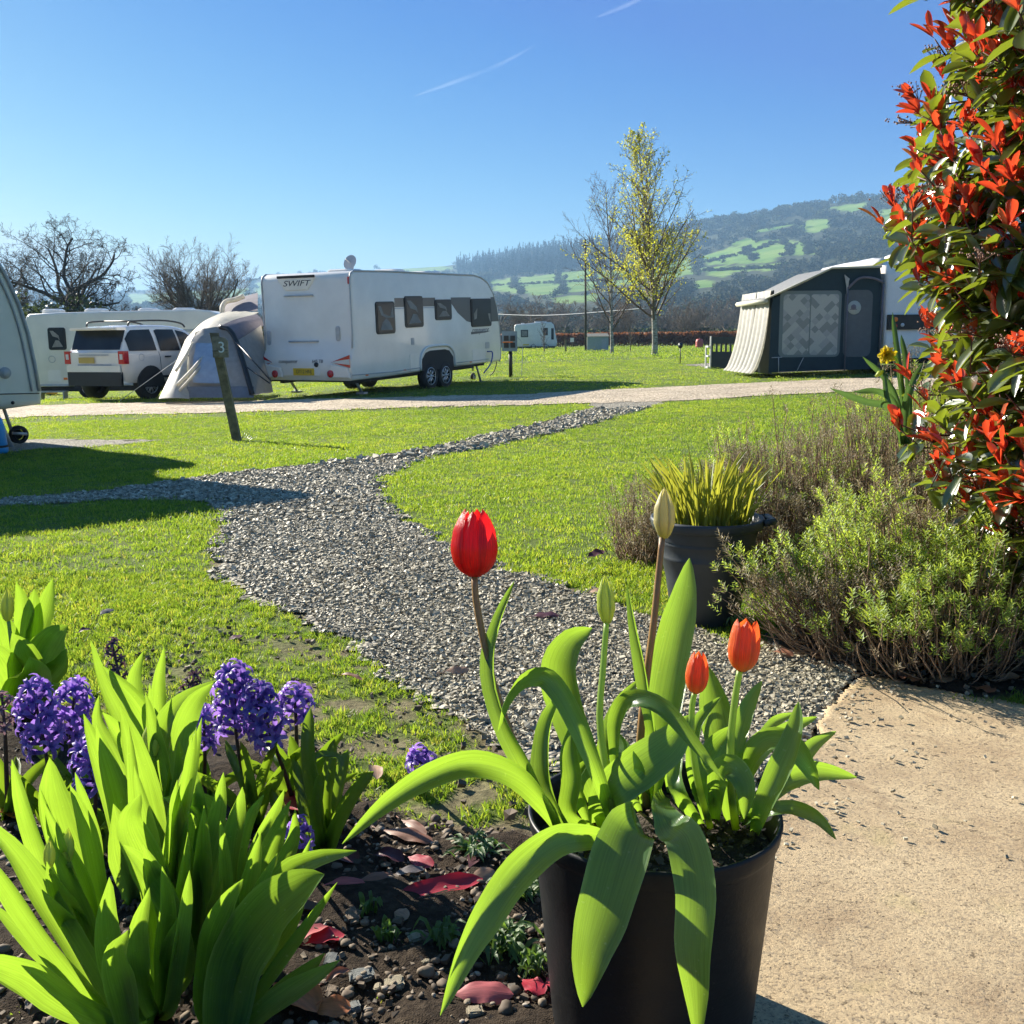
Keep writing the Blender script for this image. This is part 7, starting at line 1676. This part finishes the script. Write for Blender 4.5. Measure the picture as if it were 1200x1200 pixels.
# ------------------------------------------------------------------ second pot
p2 = G(826, 727); s2 = proj(p2)[2] / 1200
m_potn, nt = new_mat('navy_black_plastic'); b = NB(nt); n = b.noise(9, 5, b.obj())
pr = b.n('ShaderNodeBsdfPrincipled', {'Base Color': b.ramp(n, [(0.35, (0.022, 0.030, 0.038)), (0.7, (0.04, 0.05, 0.06))]), 'Roughness': .5}); b.out(pr.outputs[0])
pn = thing('plant_pot', 'blue black ribbed plastic pot of grassy leaves beside the lavender', 'plant pot', p2)
R2 = 65 * s2; H2 = 124 * s2
mb = MB(); mb.lathe([(.001, 0), (R2 * .56, 0), (R2 * .60, .01), (R2 * .72, H2 * .45), (R2 * .80, H2 * .62), (R2 * .815, H2 * .63), (R2 * .80, H2 * .645), (R2 * .84, H2 * .76), (R2 * .855, H2 * .77), (R2 * .84, H2 * .785), (R2 * .885, H2 * .90), (R2 * .97, H2 * .905), (R2 * .985, H2 * .93), (R2 * 1.0, H2 * .975), (R2 * .985, H2), (R2 * .93, H2 * .995), (R2 * .90, H2 * .90), (R2 * .86, H2 * .8)], 56); mb.build('tub', m_potn, pn)
mb = MB(); mb.lathe([(.001, H2 * .90), (R2 * .5, H2 * .91), (R2 * .89, H2 * .89)], 40); mb.build('compost', m_psoil, pn)
mb = MB(); mb.tube([(R2 * .9, -R2 * .45, H2 * .97), (R2 * 1.08, -R2 * .4, H2 * .98), (R2 * 1.08, R2 * .1, H2 * .98), (R2 * .95, R2 * .15, H2 * .97)], .012, 6); mb.build('carry_handle', m_potn, pn)
m_gl = leafmat('yellow_green_strap_leaves', [(0, (0.14, 0.20, 0.03)), (0.6, (0.24, 0.28, 0.04)), (0.9, (0.34, 0.30, 0.08)), (1, (0.38, 0.22, 0.10))], (0.5, 0.5, 0.05), .42, .45, .1, 10)
gpl = thing('grassy_plant', 'yellow green grassy clump growing in the blue black pot', 'plant', (float(p2[0]), float(p2[1]), float(p2[2] + H2 * .9)))
mb = MB(); rg2 = np.random.default_rng(4)
for i in range(330):
    a = rg2.uniform(0, 6.28); r_ = R2 * .72 * math.sqrt(rg2.uniform()); b0 = np.array([p2[0] + r_ * math.cos(a), p2[1] + r_ * math.sin(a), p2[2] + H2 * .9]); ln = rg2.uniform(.08, .29) * (1 - .45 * r_ / R2)
    o = np.array([math.cos(a), math.sin(a), 0]) * rg2.uniform(.05, .6) * ln + rg2.normal(0, .012, 3)
    leaf(mb, [b0, b0 + o * .35 + (0, 0, ln * .55), b0 + o + (0, 0, ln)], rg2.uniform(.007, .013), 7, 2, 'strap', .3, rg2.uniform(-1, 1), None, rg2.beta(1.6, 2.6), 0)
mb.build('leaves', m_gl, gpl, world=True)

# ------------------------------------------------------------------ lavender bushes
m_lst = barkmat('lavender_wood', (0.16, 0.10, 0.06), (0.42, 0.30, 0.19), 40, .3)
m_lgreen = leafmat('fresh_lavender_shoots', [(0, (0.09, 0.13, 0.055)), (0.5, (0.19, 0.29, 0.06)), (1, (0.38, 0.48, 0.08))], (0.66, 0.80, 0.09), .43, .5, 0)
m_lgrey = leafmat('grey_lavender_leaves', [(0, (0.12, 0.09, 0.05)), (0.5, (0.25, 0.20, 0.12)), (1, (0.44, 0.37, 0.24))], (0.34, 0.28, 0.14), .3, .6, 0)
def sprig_arrays(bases, dirs, lens, nleaf, lw, ll, rng):
    "batch of sprigs: narrow leaves round a short axis. returns V,F,lf"
    n = len(bases); N = n * nleaf
    t = np.tile((np.arange(nleaf) + .5) / nleaf, n); ib = np.repeat(np.arange(n), nleaf)
    ax = dirs[ib]; e1 = np.cross(ax, [0.2, .3, .9]); e1 /= np.linalg.norm(e1, axis=1)[:, None] + 1e-9; e2 = np.cross(ax, e1)
    an = np.tile(np.arange(nleaf) * 2.4, n) + rng.uniform(0, 6.28, n)[ib]
    o = e1 * np.cos(an)[:, None] + e2 * np.sin(an)[:, None]
    c = bases[ib] + ax * (lens[ib] * t)[:, None]
    up = .55 + .7 * t; d = o + ax * up[:, None]; d /= np.linalg.norm(d, axis=1)[:, None]
    L = (ll * rng.uniform(.7, 1.2, N) * (1.1 - .45 * t))[:, None]
    sd = np.cross(d, ax); sd /= np.linalg.norm(sd, axis=1)[:, None] + 1e-9
    w = lw * rng.uniform(.7, 1.2, N)[:, None]
    curl = o * L * .12
    V = np.stack([c, c + d * L * .5 + sd * w - curl * .2, c + d * L + curl, c + d * L * .5 - sd * w - curl * .2], 1)
    lf = np.repeat(np.stack([np.full(N, .5), t, np.clip(rng.uniform(0, 1, n)[ib] * .6 + t * .4, 0, 1)], -1)[:, None], 4, 1)
    return V.reshape(-1, 3), np.arange(N * 4).reshape(-1, 4), lf.reshape(-1, 3)
def lavender(label, base_u, base_v, rx, ry, hgt, seed, nstem, green, lo=.36, dense=1.0, cat='lavender', center=None):
    rng = np.random.default_rng(seed); q = G(base_u, base_v) if center is None else np.array(center, float); root = thing('lavender_bush', label, cat, q)
    V = []; F = []; k0 = 0; tips = []; dirs = []; mids = []; mdirs = []
    for i in range(nstem):
        az = rng.uniform(0, 6.28); el = math.acos(rng.uniform(0.02, 1)) # from vertical
        sx_, sy_ = math.cos(az) * math.sin(el), math.sin(az) * math.sin(el)
        tip = np.array([sx_ * rx, sy_ * ry, (math.cos(el) * .8 + .2) * hgt]) * rng.uniform(.68, 1.10) * (1 + .16 * math.sin(az * 5 + el * 4)) + rng.normal(0, .03, 3)
        b0 = np.array([sx_ * rx * .35, sy_ * ry * .35, 0]) * rng.uniform(.3, 1) + (rng.normal(0, .03), rng.normal(0, .03), 0)
        m1 = b0 * .6 + tip * .4 + np.array([sx_ * rx * .22, sy_ * ry * .22, -.10 * hgt]) + rng.normal(0, .02, 3); m1[2] = max(m1[2], .015)
        pts = catmull([b0, m1, tip], 8) + rng.normal(0, .004, (8, 3)); pts[:, 2] = np.maximum(pts[:, 2], .004)
        rad = np.linspace(rng.uniform(.0025, .005), .0012, 8)
        sd = 4; T = np.gradient(pts, axis=0); T /= np.linalg.norm(T, axis=1)[:, None]; a = np.cross(T, [.2, .9, .3]); a /= np.linalg.norm(a, axis=1)[:, None]; B = np.cross(T, a); ang = np.arange(sd) * np.pi / 2
        V.append((pts[:, None] + rad[:, None, None] * (np.cos(ang)[None, :, None] * a[:, None] + np.sin(ang)[None, :, None] * B[:, None])).reshape(-1, 3))
        ii_ = np.arange(7)[:, None]; jj = np.arange(sd)[None]; F.append(np.stack([k0 + ii_ * sd + jj, k0 + ii_ * sd + (jj + 1) % sd, k0 + (ii_ + 1) * sd + (jj + 1) % sd, k0 + (ii_ + 1) * sd + jj], -1).reshape(-1, 4)); k0 += 8 * sd
        tips.append(pts[-1]); d_ = T[-1] * .5 + np.array([sx_ * .25, sy_ * .25, .8]); dirs.append(d_ / np.linalg.norm(d_))
        for jx in (3, 4, 5, 6):
            if rng.uniform() < .42 * dense: mids.append(pts[jx] + rng.normal(0, .012, 3)); d_ = T[jx] * .5 + rng.normal(0, .5, 3) + (0, 0, .5); mdirs.append(d_ / np.linalg.norm(d_))
    npmesh('stems', np.concatenate(V), np.concatenate(F), m_lst, root, None, True)
    tips = np.array(tips); dirs = np.array(dirs); mids = np.array(mids); mdirs = np.array(mdirs)
    # extra shoots beside each tip
    T2 = np.repeat(tips, 4, 0) + rng.normal(0, .020, (len(tips) * 4, 3)) * (1, 1, .6); D2 = np.repeat(dirs, 4, 0) + rng.normal(0, .22, (len(tips) * 4, 3)); D2 /= np.linalg.norm(D2, axis=1)[:, None]
    wq = T2 + np.array(root.location); g_ = green(wq[:, 0], wq[:, 1], wq[:, 2], T2, rng)
    sel = rng.uniform(size=len(T2)) < g_
    hi = T2[:, 2] > (lo + .12 * rng.normal(size=len(T2))) * hgt
    a_ = sprig_arrays(T2[sel & hi] - D2[sel & hi] * .02, D2[sel & hi], rng.uniform(.022, .05, (sel & hi).sum()), 13, .0026, .020, rng)
    npmesh('fresh_shoots', a_[0], a_[1], m_lgreen, root, a_[2])
    gb = np.concatenate([T2[~sel & hi], mids[mids[:, 2] > lo * hgt * .8]]); gd = np.concatenate([D2[~sel & hi], mdirs[mids[:, 2] > lo * hgt * .8]])
    a_ = sprig_arrays(gb - gd * .02, gd, rng.uniform(.025, .05, len(gb)), 11, .0020, .018, rng)
    npmesh('grey_leaves', a_[0], a_[1], m_lgrey, root, a_[2])
    return root
def g1(x, y, z, T, rng):
    n = vnoise(x + 9, y + z * 1.3, 4.5, 71); return np.clip((n - .40) * 4.5, .05, .92) * np.where(T[:, 2] > .10, 1, .3)
def g2(x, y, z, T, rng): return np.clip((vnoise(x + 9, y + z, 6, 72) - .55) * 2.0, .04, .5)
lb_ = G(1090, 788)
lavender('largest lavender bush with fresh lime green tips at the corner of the concrete', 0, 0, .56, .42, .46, 3, 1600, g1, center=(1.30, 2.98, 0))
lavender('woody lavender bush spilling past the right edge behind the concrete', 0, 0, .50, .40, .44, 4, 1000, g1, center=(1.92, 3.05, 0))
lavender('tallest grey lavender bush below the daffodil', 0, 0, .55, .42, .78, 5, 1200, g2, center=(1.66, 3.85, -.02))
lavender('grey brown lavender bush between the ribbed pot and the tallest one', 0, 0, .50, .40, .60, 6, 1000, g2, center=(1.16, 4.05, -.02))
lavender('small grey lavender bush left of the ribbed pot', 0, 0, .20, .22, .33, 7, 260, g2, center=(.60, 4.35, -.02))
# ------------------------------------------------------------------ red robin shrub
m_pgreen = leafmat('glossy_green_leaves', [(0, (0.02, 0.04, 0.012)), (0.5, (0.04, 0.065, 0.018)), (0.85, (0.08, 0.12, 0.022)), (1, (0.18, 0.20, 0.03))], (0.38, 0.48, 0.03), .26, .28, .08, 8, 1.0, coat=1.0)
m_pred = leafmat('new_red_leaves', [(0, (0.18, 0.010, 0.015)), (0.35, (0.42, 0.025, 0.02)), (0.7, (0.62, 0.10, 0.04)), (0.92, (0.65, 0.24, 0.07)), (1, (0.55, 0.32, 0.06))], (1.0, 0.11, 0.035), .36, .18, .08, 8, .8)
m_pfl = leafmat('pinkish_flower_buds', [(0, (0.25, 0.12, 0.09)), (1, (0.42, 0.28, 0.20))], (.4, .2, .15), .2, .6, 0)
m_ptw = simple('red_brown_twig', (.12, .05, .035), .6, noise=.2)
rr_ = np.random.default_rng(12)
BX, BY = 1.72, 2.80
shr = thing('red_leaved_shrub', 'tall shrub of glossy green leaves with flame red new shoots at the right edge', 'shrub', (BX, BY, 0))
mtw = MB(); mg = MB(); mr = MB(); mf = MB()
def shrub_r(z):
    return np.interp(z, [.25, .45, .7, .95, 1.2, 1.45, 1.75, 2.1, 2.5], [.26, .42, .55, .59, .60, .62, .62, .56, .3])
for i in range(26):
    az = rr_.uniform(0, 6.28); zt = rr_.uniform(.6, 2.3); r_ = shrub_r(zt) * .8
    mtw.tube(catmull([(BX + rr_.normal(0, .05), BY + rr_.normal(0, .05), 0), (BX + math.cos(az) * r_ * .3, BY + math.sin(az) * r_ * .3, zt * .5), (BX + math.cos(az) * r_, BY + math.sin(az) * r_, zt)], 10), np.linspace(.016, .004, 10), 6)
def pleaf(mb, c0, d, L, w, rnd, up):
    f = np.cross(np.cross(d, up), d); sagv = np.array([0, 0, -L * .12])
    leaf(mb, [c0, c0 + d * L * .5 + sagv * .2, c0 + d * L + sagv], w, 8, 4, 'photo', .22, rr_.uniform(-.5, .5), f / (np.linalg.norm(f) + 1e-9), rnd, .02)
cnt = 0
for i in range(4600):
    z = rr_.uniform(.34, 2.35); az = rr_.uniform(-math.pi, math.pi)
    rad = shrub_r(z) * rr_.uniform(.35, 1.04) * (1 + .12 * math.sin(z * 9 + az * 3))
    p = np.array([BX + math.cos(az) * rad, BY + math.sin(az) * rad, z])
    if p[1] > BY + .22 and rr_.uniform() < .75: continue
    u, v, d = proj(p)
    if u > 1330 or v < -160: 
        continue
    out = np.array([math.cos(az), math.sin(az), 0]); outer = rad > shrub_r(z) * .76
    ax = out * rr_.uniform(.4, 1.0) + np.array([0, 0, rr_.uniform(.2, .9)]) + rr_.normal(0, .25, 3); ax /= np.linalg.norm(ax)
    L = rr_.uniform(.05, .11); q0 = p - ax * L
    mtw.tube([q0 - out * .06, q0, p], [.0030, .0026, .0018], 5)
    e1 = np.cross(ax, [.3, .2, .9]); e1 /= np.linalg.norm(e1); e2 = np.cross(ax, e1)
    red = outer and rr_.uniform() < .9
    ng = rr_.integers(3, 7)
    for k in range(ng):
        an = k * 2.4 + rr_.uniform(0, 6); dd = (e1 * math.cos(an) + e2 * math.sin(an)) * rr_.uniform(.7, 1.2) + ax * rr_.uniform(.1, .7) + (0, 0, -.15); dd /= np.linalg.norm(dd)
        pleaf(mg, q0 + ax * L * rr_.uniform(-.3, .6), dd, rr_.uniform(.07, .115), rr_.uniform(.032, .048), rr_.beta(1.6, 2), np.array([0, 0, 1.]) + out * .4)
    if red:
        ax = ax * .6 + np.array([0, 0, .7]) + rr_.normal(0, .2, 3); ax /= np.linalg.norm(ax); shade_ = rr_.uniform(-.25, .25)
        for k in range(rr_.integers(3, 8)):
            an = k * 2.4; sp_ = rr_.uniform(.12, .75); dd = (e1 * math.cos(an) + e2 * math.sin(an)) * sp_ + ax; dd /= np.linalg.norm(dd)
            pleaf(mr, p + ax * rr_.uniform(-.01, .02), dd, rr_.uniform(.03, .092), rr_.uniform(.015, .030), float(np.clip(rr_.beta(1.0, 1.3) + shade_, 0, 1)), np.array([0, 0, 1.]) + out * .3)
    if outer and rr_.uniform() < .13:
        for k in range(36):
            o = rr_.normal(0, .5, 3); o[2] = abs(o[2]) * .5; q1 = p + (ax * rr_.uniform(.02, .06) + o * .045)
            if k % 3 == 0: mtw.tube([p, q1], [.0012, .0008], 3, cap=False)
            s_ = rr_.uniform(.0025, .0042); mf.add(q1 + CUBE * s_ * .55, [tuple(f) for f in CF], 0, True, np.tile([.5, .5, rr_.uniform()], (8, 1)))
mtw.build('branches', m_ptw, shr, world=True); mg.build('green_leaves', m_pgreen, shr, world=True); mr.build('red_leaves', m_pred, shr, world=True); mf.build('flower_buds', m_pfl, shr, world=True)

# ------------------------------------------------------------------ daffodil
dd_ = 3.4; q = P(1062, 520, 3.5); q[2] = float(H(q[0], q[1]))
m_dleaf = leafmat('daffodil_leaf', [(0, (0.05, 0.10, 0.05)), (1, (0.09, 0.15, 0.07))], (0.15, 0.28, 0.06), .25, .35, .1, 10)
m_yel = leafmat('yellow_petals', [(0, (0.75, 0.50, 0.02)), (1, (0.82, 0.62, 0.03))], (0.95, 0.75, 0.03), .45, .5, .1, 10)
df = thing('daffodil', 'single yellow double daffodil with dark strap leaves before the white caravan', 'daffodil', q)
for pts, w in (([(1062, 520, 3.5), (1052, 470, 3.4), (1035, 440, 3.35), (1011, 418, 3.3)], 8), ([(1060, 520, 3.5), (1045, 478, 3.3), (1015, 470, 3.2), (973, 455, 3.1)], 10), ([(1062, 520, 3.5), (1050, 475, 3.4), (1030, 458, 3.3), (1000, 459, 3.3)], 9), ([(1064, 520, 3.5), (1058, 460, 3.4), (1052, 410, 3.4), (1046, 366, 3.4)], 8), ([(1066, 520, 3.5), (1066, 460, 3.4), (1062, 420, 3.4), (1056, 392, 3.4)], 8), ([(1060, 520, 3.5), (1062, 480, 3.3), (1068, 455, 3.2), (1082, 425, 3.2)], 10), ([(1058, 520, 3.5), (1050, 490, 3.3), (1040, 465, 3.3), (1036, 430, 3.3)], 7)):
    lf_(df, pts, w, .3, .35, .02, 'strap', m_dleaf, 14, 4)
stem_(df, [(1062, 520, 3.5), (1058, 460, 3.4), (1052, 425, 3.38), (1046, 416, 3.36)], .005, .003, m_stem)
c0 = P(1040, 416, 3.35); mb = MB(); fd = np.array([-.5, -.8, .1]); fd /= np.linalg.norm(fd); e1 = np.cross(fd, [0, 0, 1]); e1 /= np.linalg.norm(e1); e2 = np.cross(fd, e1)
for k in range(26):
    a = k * 2.4; r_ = .034 * math.sqrt((k + 1) / 26); o = e1 * math.cos(a) + e2 * math.sin(a)
    leaf(mb, [c0, c0 + o * r_ * .5 + fd * .012, c0 + o * r_ + fd * (.022 - r_ * .5)], .016, 6, 3, 'photo', .3, rr_.uniform(-.4, .4), fd, rr_.uniform(), .1)
mb.build('petals', m_yel, df, world=True)
mb = MB(); mb.tube([P(1026, 441, 3.3), P(1031, 437, 3.3), P(1036, 434, 3.31)], [.003, .009, .004], 8, rnd=.8); mb.build('bud', m_gbud, df, world=True)

# ------------------------------------------------------------------ fallen leaves, stones, weeds
m_fall = {k: leafmat('fallen_leaf_' + k, [(0, c), (1, c2)], tr2, .2, .5, .5, 9, .4) for k, c, c2, tr2 in (
    ('crimson', (.30, .012, .03), (.38, .02, .04), (.6, .02, .03)), ('pink', (.42, .10, .11), (.48, .14, .13), (.5, .1, .1)), ('dark', (.075, .022, .03), (.10, .03, .04), (.1, .02, .02)),
    ('brown', (.20, .085, .05), (.26, .12, .07), (.3, .1, .05)), ('tan', (.34, .20, .12), (.40, .25, .16), (.4, .2, .1)), ('orange', (.48, .14, .05), (.55, .20, .07), (.6, .2, .05)), ('grey', (.12, .10, .10), (.16, .14, .13), (.1, .1, .1)))}
def fallen(kind, u0, v0, u1, v1, wpx, label, lift=.007, curl=.10, dz=0.0):
    a, e = G(u0, v0), G(u1, v1); d = proj(a)[2]; a = a + (0, 0, lift + .010 + dz); e = e + (0, 0, lift * random.uniform(.6, 1.6) + .012 + dz); m_ = (a + e) / 2 + (0, 0, random.uniform(.001, .008))
    root = thing('fallen_leaf', label, 'leaf', a); mb = MB(); leaf(mb, [a, m_, e], wpx * 1.25 * d / 1200, 14, 8, 'photo', curl * random.uniform(-1, 2.2), random.uniform(-.35, .35), (0, -.25, 1), random.random(), random.uniform(.03, .10))
    mb.build('blade', m_fall[kind], root, world=True)
    mb = MB(); mb.tube([a, a - (e - a) * .18 + (0, 0, .002)], .0011, 5, rnd=.5); mb.build('stalk', m_fall['brown'], root, world=True)
    return root
FL = [('brown', 447, 982, 508, 998, 16, 'coppery dry leaf lying highest on the bare soil'), ('dark', 437, 1012, 474, 1022, 16, 'dull dark curled leaf in the middle of the soil'), ('grey', 460, 1037, 498, 1031, 12, 'grey shrivelled leaf among the pebbles'), ('crimson', 478, 1014, 508, 1027, 15, 'short crimson leaf beside the grey one'),
      ('dark', 549, 1028, 575, 994, 20, 'plum coloured leaf with pale veins standing on edge'), ('tan', 551, 1040, 582, 1036, 18, 'tan oval leaf by the drooping tulip leaf'), ('crimson', 452, 1066, 566, 1042, 24, 'longest crimson leaf lying across the soil'), ('pink', 368, 1058, 430, 1050, 22, 'pale salmon leaf lying left of the pebbles'), ('brown', 415, 1048, 464, 1036, 10, 'narrow brown rolled leaf touching the salmon one'),
      ('pink', 340, 1122, 384, 1098, 24, 'pink leaf at the foot of the front tulip'), ('crimson', 358, 1118, 404, 1106, 26, 'rosy crimson leaf overlapping the pink one'), ('tan', 461, 1080, 478, 1090, 14, 'little tan leaf above the square stone'), ('pink', 528, 1178, 602, 1180, 24, 'speckled rose leaf lying below the drooping tulip leaf'),
      ('crimson', 612, 1160, 638, 1180, 20, 'crimson leaf tucked against the tub foot'), ('crimson', 640, 1158, 668, 1180, 22, 'deep red leaf under the side of the tub'), ('orange', 320, 1165, 372, 1200, 40, 'large orange brown leaf at the bottom edge'), ('orange', 365, 1195, 412, 1196, 22, 'second orange leaf touching the bottom edge'), ('brown', 470, 970, 500, 990, 10, 'thin brown leaf strip behind the coppery leaf'),
      ('crimson', 346, 950, 352, 985, 24, 'bright red leaf caught under the hyacinth leaves', .05), ('crimson', 385, 965, 400, 1000, 22, 'scarlet leaf standing at the foot of the strap leaves', .04), ('orange', 390, 950, 388, 925, 18, 'rust leaf leaning behind the strap leaves', .03), ('crimson', 342, 1015, 372, 1000, 18, 'red leaf beside the low hyacinth'),
      ('dark', 392, 1010, 420, 1022, 20, 'dark maroon leaf right of the low hyacinth'), ('tan', 438, 905, 442, 925, 14, 'pinkish curled leaf at the lawn edge'), ('tan', 518, 795, 550, 793, 10, 'long tan leaf lying on the near gravel'), ('dark', 622, 728, 656, 727, 12, 'dark red leaf lying on the gravel'), ('dark', 688, 664, 708, 661, 10, 'maroon leaf on the right lawn edge', .03),
      ('tan', 690, 700, 706, 700, 9, 'brown leaf on the gravel beside the lawn edge'), ('dark', 268, 756, 284, 752, 9, 'small dark leaf on the worn lawn patch'), ('brown', 395, 798, 425, 804, 7, 'thin brown leaf on the worn turf'), ('grey', 118, 734, 134, 728, 8, 'grey leaf scrap lying in the left lawn', .03), ('orange', 4, 945, 22, 970, 26, 'rust brown leaf below the left hyacinths'),
      ('brown', 380, 1165, 410, 1150, 8, 'brown leaf scrap on the soil near the slate chip'), ('dark', 92, 752, 108, 748, 7, 'dark leaf scrap beside the upper left tulips', .02), ('brown', 905, 770, 930, 775, 10, 'brown leaf under the front of the lavender'),
      ('brown', 1050, 800, 1078, 806, 16, 'brown dry leaf under the corner of the largest lavender'), ('tan', 1095, 806, 1122, 800, 18, 'tan leaf under the lavender right of the brown one'), ('brown', 1140, 812, 1165, 820, 18, 'brown leaf at the slab edge below the woody lavender'), ('orange', 1082, 792, 1104, 786, 14, 'rusty leaf deeper under the largest lavender'), ('tan', 1170, 806, 1195, 800, 16, 'tan leaf under the lavender at the right edge')]
for f in FL: fallen(*f[:7], *(f[7:8] or (.007,)))
def rock(u, v, wpx, hpx_, mat, label, seed, ang=0.0, flat=.5):
    rng = np.random.default_rng(seed); q = G(u, v); s = proj(q)[2] / 1200; bm = bmesh.new(); bmesh.ops.create_cube(bm, size=1)
    bmesh.ops.bevel(bm, geom=bm.edges[:], offset=.16, segments=2, affect='EDGES'); bmesh.ops.subdivide_edges(bm, edges=bm.edges[:], cuts=1)
    for v_ in bm.verts: v_.co += Vector([float(t) for t in rng.normal(0, .035, 3)])
    me = bpy.data.meshes.new('stone'); bm.to_mesh(me); bm.free(); me.materials.append(mat)
    o = link('stone', me); o.location = (q[0], q[1], q[2] + wpx * s * flat * .35 + .008); o.scale = (wpx * s * .85, hpx_ * s * 1.3, wpx * s * flat * .8); o.rotation_euler = (rng.normal(0, .12), rng.normal(0, .12), ang)
    tag(o, label, 'stone')
m_slate = simple('slate_grey_stone', (.17, .175, .16), .75, noise=.25, nscale=4, bump=.5, bscale=20); m_buff = simple('buff_stone', (.32, .27, .18), .8, noise=.25, nscale=4, bump=.5, bscale=20); m_brn = simple('brown_stone', (.17, .12, .075), .75, noise=.3, nscale=4, bump=.4, bscale=20)
for a in ((424, 1152, 34, 14, m_slate, 'long grey slate chip on the soil', 1, .35, .3), (463, 1161, 26, 16, m_buff, 'square buff stone on the soil', 2, .1, .4), (388, 1138, 18, 20, m_slate, 'speckled grey pebble near the pink leaf', 3, 0, .8), (414, 1085, 18, 18, m_brn, 'round brown pebble below the salmon leaf', 4, .3, .8),
          (488, 1050, 20, 12, m_brn, 'brown pebble under the longest crimson leaf', 5, .2, .7), (489, 1108, 22, 12, m_buff, 'buff stone touching the weed rosette', 6, .3, .5), (443, 1165, 10, 9, m_buff, 'small buff pebble between the slate chip and square stone', 7, 0, .7), (389, 1172, 18, 12, m_brn, 'brown pebble below the speckled grey one', 8, 0, .7), (416, 1190, 16, 12, m_slate, 'grey pebble near the bottom edge', 9, .5, .7),
          (478, 1085, 9, 8, m_buff, 'pale pebble beside the little tan leaf', 10, 0, .7), (556, 1195, 22, 12, m_buff, 'buff stone at the bottom edge below the rose leaf', 11, .2, .5), (370, 1065, 9, 8, m_buff, 'pale pebble under the salmon leaf', 12, 0, .7), (500, 1136, 13, 8, m_buff, 'flat pale pebble right of the square stone', 13, 0, .6)):
    rock(*a)
# weeds: rosettes on the soil
m_weed = leafmat('weed_leaf', [(0, (0.05, 0.10, 0.03)), (1, (0.10, 0.18, 0.04))], (0.2, 0.35, 0.04), .35, .45, 0)
def weed(u, v, rad, n, label, seed, hgt=.03):
    rng = np.random.default_rng(seed); q = G(u, v) + (0, 0, .012); root = thing('weed', label, 'weed', q); mb = MB()
    for i in range(n):
        a = rng.uniform(0, 6.28); L = rad * rng.uniform(.4, 1.1); b0 = q + (rng.normal(0, rad * .3), rng.normal(0, rad * .3), 0); o = np.array([math.cos(a), math.sin(a), 0])
        leaf(mb, [b0, b0 + o * L * .5 + (0, 0, hgt * rng.uniform(.5, 1.2)), b0 + o * L + (0, 0, hgt * rng.uniform(.2, 1.1))], .008 * rng.uniform(.7, 1.3), 6, 2, 'tulip', .2, 0, (0, -.3, 1), rng.uniform())
    mb.build('leaves', m_weed, root, world=True)
weed(586, 1120, .05, 90, 'spreading weed rosette between the drooping leaf and the tub', 1, .035)
weed(520, 1112, .035, 26, 'thin weed left of the drooping tulip leaf', 2)
weed(455, 1112, .02, 14, 'tiny weed seedling above the square stone', 3)
weed(432, 1080, .02, 12, 'grass seedling beside the round brown pebble', 4, .03)
weed(610, 1060, .04, 60, 'weed growing against the left side of the tub', 5, .03)
weed(870, 745, .04, 40, 'small weed at the foot of the ribbed pot', 6, .05)
weed(625, 1150, .03, 30, 'bright weed sprig by the tub foot', 7, .03)
weed(560, 1005, .05, 60, 'mat of chickweed at the lawn edge behind the plum leaf', 8, .02)
